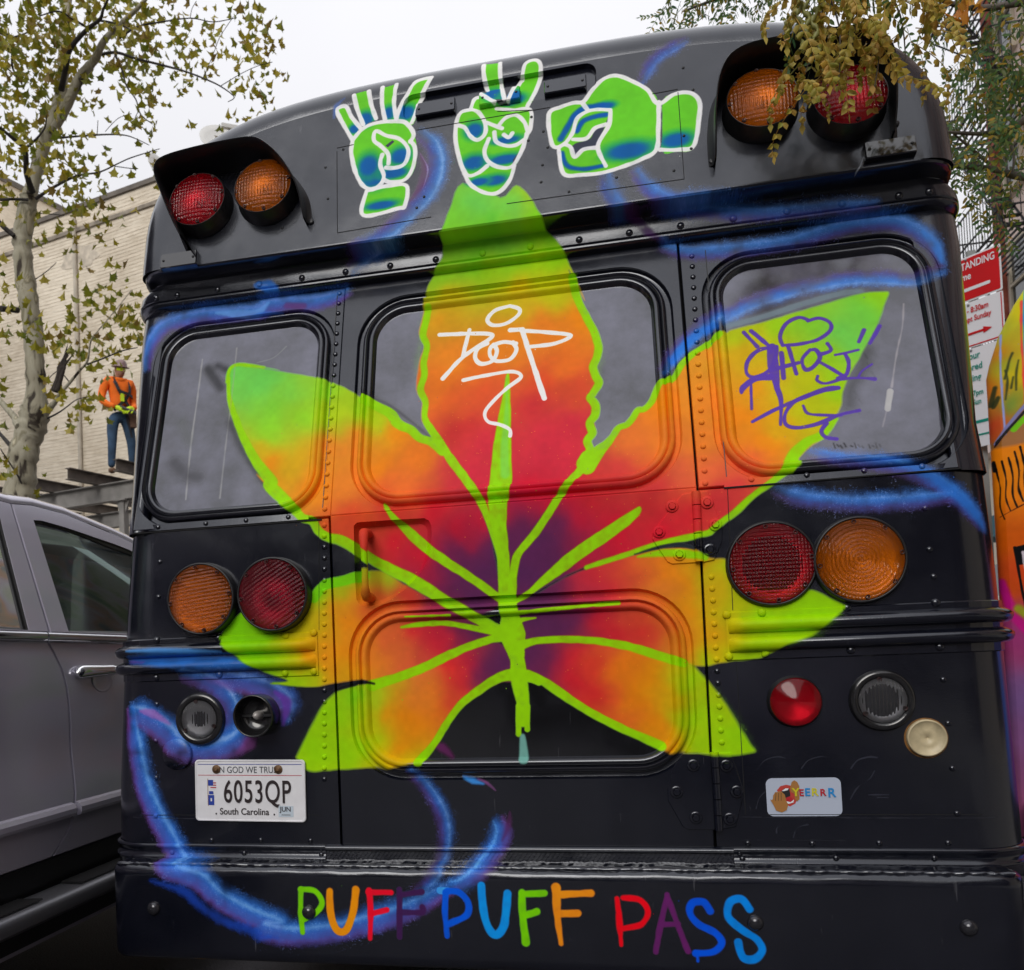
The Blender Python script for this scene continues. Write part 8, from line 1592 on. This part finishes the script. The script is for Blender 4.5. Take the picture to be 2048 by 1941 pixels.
for _ in range(10): place(gp[r3.randrange(4)], (r3.gauss(.80, .09), -.1 + r3.uniform(-.03, .05), r3.gauss(2.58, .04)), r3.gauss(0, .6), r3.uniform(0, 6.28), r3.uniform(.5, .8))
for (x, y, z, sx_, sz_, n) in ((1.62, 1.94, 3.78, .12, .10, 22), (1.82, 1.98, 3.70, .13, .12, 26), (2.02, 2.02, 3.60, .10, .14, 24), (1.72, 1.97, 3.52, .08, .08, 10), (1.90, 2.02, 3.40, .10, .10, 18), (2.05, 2.04, 3.40, .08, .12, 14), (1.76, 2.0, 3.26, .06, .06, 9), (1.92, 2.05, 3.14, .08, .08, 14), (1.80, 2.03, 3.09, .06, .05, 8), (1.90, 2.05, 3.08, .04, .04, 5), (1.73, 2.0, 3.14, .03, .03, 4)):
    for _ in range(n): place(gp[r3.randrange(4)], (r3.gauss(x, sx_), y + r3.uniform(-.35, .35), r3.gauss(z, sz_)), r3.gauss(.3, .7), r3.uniform(0, 6.28), r3.uniform(.8, 1.25))
# behind the roof edge
fb = MB()
for (x, y, z, sx_, sz_, n) in ((.62, 2.4, 4.22, .06, .03, 5), (.80, 2.44, 4.28, .10, .06, 22), (.98, 2.5, 4.28, .12, .06, 26), (1.18, 2.54, 4.32, .14, .08, 30), (1.40, 2.58, 4.30, .12, .08, 20)):
    for _ in range(n):
        M_ = Matrix.Translation(Vector((r3.gauss(x, sx_), y + r3.uniform(-.3, .3), r3.gauss(z, sz_) + .05)) - OL) @ Matrix.Rotation(r3.uniform(0, 6.28), 4, 'Z') @ Matrix.Rotation(r3.gauss(.4, .7), 4, 'X') @ Matrix.Scale(r3.uniform(.8, 1.2), 4); me = gp[r3.randrange(4)].data
        fb.add([M_ @ v.co for v in me.vertices], [tuple(p.vertices) for p in me.polygons])
fb.build('foliage', FERN, lt_)['kind'] = 'stuff'
for i in range(7):
    vs, fs = maple(.075, .3); o = MB().add(vs, fs).build('leaf', ORL, lt_); o.matrix_local = Matrix.Translation(Vector((1.72 + r3.uniform(-.05, .05), 1.85, 3.62 + r3.uniform(-.05, .04))) - OL) @ Matrix.Rotation(r3.uniform(0, 6), 4, 'Z') @ Matrix.Rotation(r3.uniform(1.4, 2.6), 4, 'X') @ Matrix.Diagonal((.6, 1.2, 1, 1))
GB = mat('locust_bark', (.10, .085, .075), .85, noise=.5, nscale=12, bump=.5, bscale=30, bdist=.02)
def limb(name, pts, rad, n=8):
    Q, w_ = catmull(np.array(pts, float), np.array(rad, float), 5); return MB().tube([Vector(q) - OL for q in Q], [r * r3.uniform(.93, 1.07) for r in w_], n).build(name, GB, lt_)
limb('trunk', [(3.75, 2.9, -.05), (3.73, 2.9, 1.2), (3.70, 2.85, 2.4), (3.60, 2.8, 3.3), (3.4, 2.75, 4.2), (3.2, 2.7, 5.2)], [.17, .14, .125, .11, .09, .06], 12)
limb('branch', [(3.70, 2.85, 2.5), (3.0, 2.4, 3.1), (2.35, 2.1, 3.34), (2.05, 2.05, 3.28), (1.90, 2.03, 3.22), (1.80, 2.02, 3.215), (1.66, 1.98, 3.225)], [.06, .045, .028, .02, .014, .009, .005])
limb('branch', [(2.05, 2.05, 3.00), (1.97, 2.12, 3.06), (1.88, 2.13, 3.11), (1.80, 2.12, 3.125), (1.70, 2.1, 3.14)], [.016, .016, .013, .011, .008]); limb('branch', [(3.1, 2.5, 2.75), (2.5, 2.2, 2.92), (2.05, 2.05, 3.00)], [.04, .028, .016])
limb('branch', [(1.90, 2.03, 3.22), (1.93, 2.04, 3.12), (1.925, 2.05, 3.04)], [.008, .006, .004]); limb('branch', [(1.86, 2.1, 3.12), (1.78, 2.05, 3.17), (1.70, 2.0, 3.22)], [.007, .006, .003])
limb('branch', [(3.5, 2.8, 3.6), (2.7, 2.3, 3.85), (2.1, 2.0, 3.72), (1.8, 1.98, 3.72), (1.6, 1.94, 3.80)], [.06, .04, .02, .012, .006])
limb('branch', [(3.4, 2.75, 4.0), (2.4, 2.6, 4.55), (1.6, 2.55, 4.52), (1.1, 2.5, 4.36), (.7, 2.44, 4.24)], [.06, .04, .022, .012, .004])
limb('branch', [(2.7, 2.3, 3.85), (1.9, 1.0, 3.7), (1.3, .2, 3.35), (.98, -.02, 2.95), (.88, -.08, 2.72), (.86, -.085, 2.58)], [.03, .02, .013, .008, .006, .003])
for a, b_ in (((.98, -.02, 2.95), (.72, -.12, 2.6)), ((.88, -.08, 2.72), (.95, -.06, 2.52)), ((.80, -.09, 2.66), (.80, -.10, 2.40)), ((.74, -.12, 2.6), (.70, -.13, 2.36)), ((.74, -.12, 2.58), (.77, -.11, 2.34)), ((.86, -.085, 2.6), (.915, -.07, 2.36)), ((.85, -.085, 2.60), (.84, -.09, 2.30))):
    m_ = tuple((p + q) / 2 + (.02 if i == 0 else 0) for i, (p, q) in enumerate(zip(a, b_))); limb('twig', [a, m_, b_], [.003, .0018, .0009], 5)
POD = mat('seed_pod', (.20, .20, .05), .5, noise=.4, nscale=60)
for x, z in ((.690, 2.47), (.705, 2.48), (.72, 2.45)):
    mb = MB(); pts = [(x + .006 * math.sin(k * .9), -.145, z + .04 - k * .006) for k in range(19)]; mb.tube([Vector(p) - OL for p in pts], [.0035 + .0035 * (k % 3 == 1) for k in range(19)], 7); mb.build('seed_pod', POD, lt_)

# ------------------------------------------------------------------ parking signs
sg_ = empty('street_sign', (2.664, 4.771, .13), 0, 'red and white parking regulation signs on a steel post beside the bus', 'sign')
U_ = Vector((.63, -.777, 0)).normalized(); NS = Vector((-.777, -.63, 0)).normalized()
def SM(x, z, h=0):
    p = U_ * x + NS * h + Vector((0, 0, z - .13)); return Matrix(((U_.x, -NS.x, 0, p.x), (U_.y, -NS.y, 0, p.y), (0, 0, 1, p.z), (0, 0, 0, 1)))
SRD = mat('sign_red', (.55, .006, .010), .35, spec=.5, noise=.08, nscale=5); SWT = mat('sign_white', (.72, .72, .76), .35); SGR = mat('sign_green', (.0, .24, .18), .4)
def flat(M_, x0, x1, z0, z1, m, name, y=0, par=None, r=.01):
    pts = [M_ @ Vector((x, y, z)) for x, z in rr((x0 + x1) / 2, (z0 + z1) / 2, x1 - x0, z1 - z0, r, 3)]; pb = [M_ @ Vector((x, y + .0015, z)) for x, z in rr((x0 + x1) / 2, (z0 + z1) / 2, x1 - x0, z1 - z0, r, 3)]
    mb = MB(); mb.add(pts, [tuple(range(len(pts)))]); mb.add(pb, [tuple(range(len(pts)))]); mb.grid([pts, pb], closed=True, smooth=False); return mb.build(name, m, par or sg_)
def stext(s, size, x, z, m, par, sx=.8, al='CENTER'): return text(s, size, m, par, SM(x, z, .004) @ Matrix.Rotation(math.pi / 2, 4, 'X'), 'sign_text', sx=sx, bold=.0012, align=al)
ZT = 3.718
pl1 = flat(SM(0, 0), -.23, .23, ZT - .305, ZT, SWT, 'sign_plate'); flat(SM(0, 0), -.218, .218, ZT - .293, ZT - .012, SRD, 'red_field', -.0022, pl1)
stext('NO STANDING', .070, .02, ZT - .085, SWT, pl1, .72); stext('Anytime', .066, -.06, ZT - .155, SWT, pl1, .8)
flat(SM(0, 0), -.15, .155, ZT - .235, ZT - .213, SWT, 'arrow_bar', -.0036, pl1, .010)
pl2 = flat(SM(0, 0), -.23, .23, ZT - .62, ZT - .312, SWT, 'sign_plate')
stext('7am - 8:30am', .052, .02, ZT - .385, SRD, pl2, .8); stext('Except Sunday', .052, .03, ZT - .445, SRD, pl2, .78)
flat(SM(0, 0), -.15, .10, ZT - .535, ZT - .520, SRD, 'arrow_bar', -.0036, pl2, .004)
MB().add([SM(0, 0, .0036) @ Vector(p) for p in ((.09, 0, ZT - .505), (.15, 0, ZT - .5275), (.09, 0, ZT - .55))], [(0, 1, 2)]).build('arrow_head', SRD, pl2)
flat(SM(0, 0), -.22, .22, ZT - .612, ZT - .604, SRD, 'border_line', -.0022, pl2, .001); flat(SM(0, 0), .214, .220, ZT - .612, ZT - .32, SRD, 'border_line', -.0022, pl2, .001)
pl3 = flat(SM(0, 0), -.23, .23, ZT - 1.30, ZT - .627, SWT, 'sign_plate')
for i, s_ in enumerate(('2 Hour', 'Metered', 'Parking')): stext(s_, .062, -.02, ZT - .70 - i * .075, SGR, pl3, .85)
stext('9am - 7pm', .05, -.02, ZT - .95, SGR, pl3, .8); stext('Except Sun', .05, -.04, ZT - 1.01, SGR, pl3, .8)
flat(SM(0, 0), -.21, .21, ZT - 1.14, ZT - 1.12, SGR, 'border_line', -.0022, pl3, .001); flat(SM(0, 0), -.21, .21, ZT - 1.225, ZT - 1.213, SGR, 'border_line', -.0022, pl3, .001)
POST = mat('sign_post_steel', (.22, .23, .23), .5, metal=.6)
MB().box(-.025, .025, -.02, .02, 0, ZT - .08, Matrix.Translation(-NS * .055)).build('post', POST, sg_)
for i in range(3): MB().lathe([(.008, -.001), (.008, .004), (0, .006)], 8, SM(0, ZT - .02 - .31 * i, .002)).build('bolt', POST, sg_)

# ------------------------------------------------------------------ second painted bus at the right edge
HB = math.radians(22)
van = empty('painted_van', (1.655, 1.70, 0), -HB, 'van covered in orange, yellow and green spray paint at the right edge', 'van')
_sv = (ART_X0, ART_Z0, ART_S, ART_W, ART_H); ART_X0, ART_Z0, ART_S = -.06, .20, 2.0; ART_W, ART_H = 1120, 1260
VA = []
def vp(pts, cols, soft=6): VA.append(('p', [int(v) for p in pts for v in p], [(int(c[0]), int(c[1])) + c[2] for c in cols] if isinstance(cols[0], tuple) and len(cols[0]) == 3 and isinstance(cols[0][2], tuple) else [(0, 0) + cols], soft, 1.0))
def vs_(pts, w, c, soft=3, op=1.0): VA.append(('s', [int(v) for p in pts for v in p], [w], c, soft, op, 0, 1))
vp([(-60, 200), (2180, 200), (2180, 1900), (-60, 1840)], [(0, 1700, (225, 130, 15)), (60, 1500, (200, 95, 10)), (80, 1750, (228, 140, 20)), (40, 1300, (190, 80, 10)), (100, 1350, (200, 70, 30)), (60, 1150, (150, 60, 120)), (100, 900, (120, 90, 140)), (1000, 1500, (220, 90, 40)), (1500, 900, (80, 120, 200)), (600, 700, (110, 60, 130))])
vp([(-60, 1850), (30, 1870), (140, 2030), (2180, 2100), (2180, 2720), (-60, 2720)], [(0, 2100, (215, 95, 30)), (20, 1950, (205, 50, 40)), (35, 2200, (205, 110, 30)), (70, 2150, (130, 175, 60)), (75, 2000, (70, 150, 70)), (70, 2300, (165, 175, 60)), (110, 2100, (210, 190, 10)), (110, 2350, (205, 190, 20)), (160, 2150, (215, 185, 15)), (170, 2030, (215, 150, 20)), (200, 2400, (180, 200, 60)), (900, 2300, (120, 170, 90)), (1500, 2300, (220, 110, 60))])
vs_([(52, 1890), (50, 2120), (56, 2270)], 7, (150, 160, 215)); vs_([(130, 2010), (131, 2120), (133, 2250), (142, 2400), (160, 2480)], 12, (20, 150, 235)); vs_([(120, 1990), (121, 2120), (121, 2250), (128, 2380)], 7, (225, 80, 80))
vs_([(20, 1858), (60, 1915), (100, 1965), (170, 2045)], 14, (130, 130, 175)); vs_([(16, 1848), (60, 1903), (110, 1960), (170, 2030)], 7, (30, 20, 40)); vs_([(80, 1905), (130, 1950), (180, 1975)], 22, (120, 190, 30))
for p_, w_ in (([(12, 2010), (20, 2040), (28, 2070)], 18), ([(20, 2000), (36, 2030)], 16), ([(62, 2100), (78, 2160), (90, 2190)], 9), ([(60, 2020), (70, 2090), (64, 2130)], 7), ([(80, 2060), (88, 2100)], 7), ([(95, 2050), (98, 2110), (108, 2160)], 7), ([(148, 2150), (152, 2250), (150, 2300)], 7), ([(165, 2140), (160, 2240), (175, 2300)], 7), ([(150, 2220), (172, 2225)], 6)): vs_(p_, w_, (50, 60, 40), 4, .85)
for x0, z0 in ((20, 1760), (40, 1790), (62, 1800), (82, 1820), (100, 1835), (120, 1850), (140, 1860)): vs_([(x0 - 4, z0), (x0 + 6, z0 - 70), (x0 + 2, z0 - 140), (x0 + 14, z0 - 190)], 6, (20, 15, 15), 2)
vs_([(8, 1790), (12, 1760)], 14, (15, 12, 12), 2); vs_([(20, 1580), (60, 1600), (140, 1640)], 4, (60, 25, 15), 2)
vp([(60, 1460), (105, 1470), (110, 1400), (70, 1395)], (15, 15, 18), 2); vs_([(60, 1460), (80, 1260), (100, 1160)], 7, (15, 15, 18), 2); vs_([(85, 1440), (110, 1230)], 12, (190, 180, 190), 2); vs_([(100, 1380), (125, 1330)], 14, (15, 15, 18), 2)
vs_([(10, 1330), (50, 1200), (110, 1120)], 34, (185, 30, 130), 8); vs_([(60, 1230), (110, 1180)], 30, (150, 160, 40), 10)
van_img = bpy.data.images.new('van_art', ART_W, ART_H, alpha=True); van_img.alpha_mode = 'CHANNEL_PACKED'; van_img.pixels.foreach_set(np.ascontiguousarray(np.clip(paint_art(VA), 0, 1), dtype=np.float32).ravel()); van_img.update(); van_img.pack()
_b, _i = bus, art_img; bus, art_img = van, van_img; VANP = art_mat('sprayed_van_paint', (.35, .13, .02), .4, spec=.4, coat=.1, bump=.2); bus, art_img = _b, _i
ART_X0, ART_Z0, ART_S, ART_W, ART_H = _sv
ov = [(0, .35), (0, 2.12), (.012, 2.17), (.045, 2.27), (.10, 2.38), (.17, 2.48), (.28, 2.56), (.5, 2.62), (1.0, 2.66), (1.6, 2.62), (1.9, 2.52), (2.05, 2.3), (2.1, 2.1), (2.1, .35)]
mb = MB(); rows = []
for y, e in ((.03, .018), (.008, .006), (0, .0)): pass
cx_, cz_ = 1.05, 1.4
def ins(p, d): v = Vector((cx_ - p[0], cz_ - p[1])); v.normalize(); return (p[0] + v.x * d, p[1] + v.y * d)
for y, d in ((.0, .05), (.008, .02), (.03, .004), (.06, 0), (5.5, 0)): rows.append([Vector((ins(p, d)[0], y, ins(p, d)[1])) for p in ov])
mb.grid(rows, smooth=True); f0 = rows[0]; mb.add(f0, [tuple(range(len(f0)))]); smooth_by_angle(mb.build('body', VANP, van), 45)
MB().add([(.02, -.003, 1.865), (.20, -.003, 2.06), (.20, -.003, 2.048), (.02, -.003, 1.853)], [(0, 1, 2, 3)]).build('panel_lip', SHINY, van)
MB().box(.3, 1.8, -.012, -.004, 1.5, 2.2).build('rear_window', GLASS_LOW, van); MB().box(.05, 2.05, -.12, .02, .32, .52).build('bumper', SHINY, van)
for x in (.12, 1.98): MB().lathe([(.05, 0), (.05, .02), (.03, .03), (0, .032)], 20, Matrix.Translation((x, -.002, .8))).build('tail_lamp', mat('tail_red', (.4, .01, .01), .2), van)
for x in (.15, 1.95):
    for y in (1.1, 4.4): MB().lathe([(.1, -.09), (.3, -.10), (.35, -.05), (.35, .05), (.3, .10), (.1, .09)], 28, Matrix.Translation((x, y, .35)) @ Matrix.Rotation(math.pi / 2, 4, 'Z')).build('wheel', TYRE, van)

# ------------------------------------------------------------------ motor scooter seen in the gap
sc = empty('motor_scooter', (2.28, 3.05, .13), math.radians(-25), 'pale blue and white motor scooter parked on the pavement behind the bus', 'scooter')
SCW = mat('scooter_white', (.62, .66, .76), .25, coat=.6); SCD = mat('scooter_dark', (.03, .03, .04), .4)
for y in (-.55, .68): MB().lathe([(.14, -.045), (.215, -.04), (.235, 0), (.215, .045), (.14, .04)], 28, Matrix.Translation((0, y, .235)) @ Matrix.Rotation(math.pi / 2, 4, 'Z')).build('wheel', TYRE, sc); MB().lathe([(.145, -.02), (.03, -.03), (0, -.03)], 20, Matrix.Translation((0, y, .235)) @ Matrix.Rotation(math.pi / 2, 4, 'Z')).build('rim', REFL, sc)
mb = MB(); rows = []
for z, w_, y0 in ((.22, .10, -.34), (.34, .19, -.36), (.55, .22, -.34), (.75, .20, -.30), (.90, .13, -.28), (.98, .09, -.27)): rows.append([Vector((w_ * s_, y0 - .10 * (1 - s_ * s_), z)) for s_ in (-1, -.7, -.35, 0, .35, .7, 1)])
mb.grid(rows); mb.build('leg_shield', SCW, sc)
mb = MB(); rows = []
for y, w_, zt in ((.05, .12, .58), (.2, .17, .74), (.5, .19, .78), (.8, .16, .76), (1.0, .06, .70)): rows.append([Vector(p_) for p_ in ((-w_, y, .30), (-w_ * 1.05, y, .5), (-w_ * .8, y, zt), (w_ * .8, y, zt), (w_ * 1.05, y, .5), (w_, y, .30))])
mb.grid(rows, smooth=True); mb.add(rows[0], [tuple(range(6))]); mb.add(rows[-1], [tuple(range(6))]); mb.build('rear_body', SCW, sc)
MB().tube([(0, .12, .80), (0, .4, .84), (0, .7, .84), (0, .92, .80)], [.08, .12, .12, .07], 10).build('seat', SCD, sc)
MB().tube([(-.34, -.22, 1.04), (-.18, -.25, 1.02), (0, -.28, 1.00), (.18, -.25, 1.02), (.34, -.22, 1.04)], .017, 8).build('handlebar', SCD, sc)
MB().lathe([(.10, -.04), (.105, .02), (.095, .03)], 24, Matrix.Translation((0, -.37, .96))).build('headlamp_shell', SCW, sc); MB().lathe([(.092, .028), (.06, .045), (0, .052)], 24, Matrix.Translation((0, -.37, .96))).build('headlamp_lens', BULB, sc)
MB().tube([(0, -.55, .235), (0, -.44, .55), (0, -.34, .92)], .026, 8).build('fork', SCD, sc); MB().box(-.15, .15, -.30, .10, .24, .30).build('footboard', SCD, sc)
for s_ in (-1, 1): MB().tube([(s_ * .26, -.24, 1.04), (s_ * .30, -.26, 1.20)], .008, 6).build('mirror_stem', SCD, sc); MB().lathe([(.05, 0), (.045, .008), (0, .01)], 14, Matrix.Translation((s_ * .31, -.27, 1.24))).build('mirror', SCD, sc)
MB().tube([(0, -.75, .40), (0, -.55, .50), (0, -.36, .42)], [.05, .07, .05], 8).build('mudguard', SCW, sc)

# ------------------------------------------------------------------ apartment building with fire escapes, right side of the street
PINK = mat('pale_stucco', (.74, .60, .54), .85, noise=.12, nscale=.8, bump=.2); RBR = mat('red_brick_pier', (.34, .09, .06), .85, noise=.35, nscale=5); STN = mat('cream_stone', (.60, .53, .42), .8, noise=.15, nscale=2); WGL = mat('window_glass', (.03, .035, .04), .08, spec=1); IRON = mat('black_iron', (.012, .014, .016), .6)
ap = empty('apartment_building', (9.0, 0, 0), 0, 'pale apartment building with red brick piers and iron fire escapes', 'building')
Y1 = 21.6
MB().box(0, 9, -6, Y1, 0, 24).build('wall', PINK, ap); MB().box(-.25, 0, -6, Y1, 4.3, 4.75).build('shop_cornice', STN, ap); MB().box(-.12, 0, -6, Y1, 0, 4.3).build('stone_base', STN, ap); MB().box(-.5, 0, -6, Y1 + .3, 23.2, 24.2).build('roof_cornice', STN, ap)
pier = None; win = None; sil = None
for k in range(8):
    y = Y1 - .45 - 3.2 * k
    if pier is None: pier = MB().box(-.10, 0, -.18, .18, 4.8, 23).build('brick_pier', RBR, ap); pier.location = (0, y, 0)
    else: inst(pier, 'brick_pier', ap, Matrix.Translation((0, y, 0)))
    for f in range(6):
        for dy in (-.9, -2.2):
            M_ = Matrix.Translation((0, y + dy, 5.9 + 2.9 * f))
            if win is None:
                win = MB().box(-.02, .02, -.40, .40, -.85, .85).build('window', WGL, ap); win.matrix_local = M_
                fr_ = MB()
                for a in ((-.46, -.40, -.9, .9), (.40, .46, -.9, .9), (-.40, .40, .84, .92), (-.40, .40, -.03, .03)): fr_.box(-.07, .0, a[0], a[1], a[2], a[3])
                wf = fr_.build('frame', STN, win); ws_ = MB().box(-.16, 0, -.52, .52, -1.0, -.88).build('sill', STN, win); prot = win
            else:
                w2 = inst(win, 'window', ap, M_); inst(wf, 'frame', w2, Matrix.Identity(4)); inst(ws_, 'sill', w2, Matrix.Identity(4))
for f in range(6):
    z = 6.5 + 2.9 * f - .25
    for yc in (Y1 - 1.9, Y1 - 9.2):
        fe = MB(); ln = 1.75
        [fe.box(-1.15 + .125 * q_, -1.11 + .125 * q_, -ln, ln, 0, .03) for q_ in range(10)]; fe.tube([(-1.15, -ln, .01), (-1.15, ln, .01)], .03, 4)
        for zz in (.35, 1.0): fe.tube([(-.02, -ln, zz), (-1.15, -ln, zz), (-1.15, ln, zz), (-.02, ln, zz)], .022, 5)
        for k in range(24): fe.tube([(-1.15, -ln + 2 * ln * k / 23, 0), (-1.15, -ln + 2 * ln * k / 23, 1.0)], .010, 4, caps=False)
        for k in range(8):
            for s_ in (-1, 1): fe.tube([(-.02 - 1.13 * k / 7, s_ * ln, 0), (-.02 - 1.13 * k / 7, s_ * ln, 1.0)], .010, 4, caps=False)
        if f: 
            for s_ in (-.62, -1.0): fe.tube([(s_, -ln + .3, -2.85), (s_, ln - .6, 0)], .025, 5)
            for k in range(10): fe.box(-1.0, -.62, -ln + .3 + (2 * ln - .9) * k / 10 - .08, -ln + .3 + (2 * ln - .9) * k / 10 + .08, -2.85 + 2.85 * k / 10, -2.83 + 2.85 * k / 10)
        for s_ in (-ln, ln): fe.tube([(-1.1, s_, 0), (-.02, s_, -.7)], .02, 5)
        o = fe.build('fire_escape', IRON, ap); o.location = (0, yc, z)
for k in range(5):
    y = Y1 - 1.6 - 4.6 * k; MB().box(-.15, -.11, y - 1.3, y + 1.3, .5, 3.3).build('shop_window', WGL, ap); MB().box(-.9, -.12, y - 1.4, y + 1.4, 3.3, 3.75).build('awning', mat('teal_awning', (.02, .10, .13), .7), ap)
low = empty('low_building', (9.6, Y1 + 6, 0), 0, 'low cream shop building farther along the street', 'building')
MB().box(0, 8, -5.5, 30, 0, 6.2).build('wall', STN, low); MB().box(-.3, 0, -5.5, 30, 5.7, 6.0).build('cornice', PINK, low)
for k in range(8): MB().box(-.04, 0, -4.5 + 4 * k, -2 + 4 * k, .6, 3).build('window', WGL, low)

# ------------------------------------------------------------------ unseen street behind; blocks and truck added so the lower bus reflects dark
def block(name, x0, x1, y0, y1, h, col, label, faces):
    r_ = empty(name, ((x0 + x1) / 2, (y0 + y1) / 2, 0), 0, label, 'building'); cx0, cy0 = (x0 + x1) / 2, (y0 + y1) / 2; m = mat('facade_' + name + str(int(h)), col, .85, noise=.3, nscale=1.5)
    MB().box(x0 - cx0, x1 - cx0, y0 - cy0, y1 - cy0, 0, h).build('wall', m, r_); w_ = None
    n = int((x1 - x0) / 3) if faces == 'y' else int((y1 - y0) / 3)
    for k in range(n):
        for f in range(int(h / 3.2)):
            z = 1.9 + 3.2 * f; M_ = Matrix.Translation(((x0 - cx0 + 1.5 + 3 * k), y1 - cy0, z)) if faces == 'y' else Matrix.Translation(((x1 if faces == 'x+' else x0) - cx0, y0 - cy0 + 1.5 + 3 * k, z)) @ Matrix.Rotation(math.pi / 2, 4, 'Z')
            if w_ is None: w_ = MB().box(-.6, .6, -.03, .03, -.9, .9).build('window', WGL, r_); w_.matrix_local = M_
            else: inst(w_, 'window', r_, M_)
block('brick_building', -40, 40, -50, -38, 13, (.05, .035, .03), 'unseen dark brick block added behind to darken the bus reflections', 'y')  # closing block is added to keep the low reflections in the bus dark
block('brick_building', -26, -13.5, -30, 6, 13, (.16, .12, .09), 'brown block on the far pavement, mirrored in the bus paint', 'x+')
block('brick_building', 9.5, 20, -32, -8, 14, (.07, .045, .04), 'dark red block beside the far pavement, mirrored in the lamps', 'x-')
truck = empty('unseen_dark_truck', (-.6, -15.5, 0), 0, 'unseen dark box truck added behind for dark reflections in the bus', 'truck')  # unseen truck, added as a dark shape for the bus to reflect
TRK = mat('dark_truck_paint', (.02, .022, .026), .4)
MB().box(-1.25, 1.25, -6, 0, .9, 3.6).build('cargo_box', TRK, truck); MB().box(-1.15, 1.15, .02, 2.0, .5, 2.5).build('cab', TRK, truck); MB().box(-1.0, 1.0, 2.001, 2.03, 1.5, 2.3).build('windscreen', WGL, truck)
for x in (-.95, .95):
    for y in (1.1, -4): MB().lathe([(.2, -.14), (.45, -.14), (.5, 0), (.45, .14), (.2, .14)], 24, Matrix.Translation((x, y, .5)) @ Matrix.Rotation(math.pi / 2, 4, 'Z')).build('wheel', TYRE, truck)
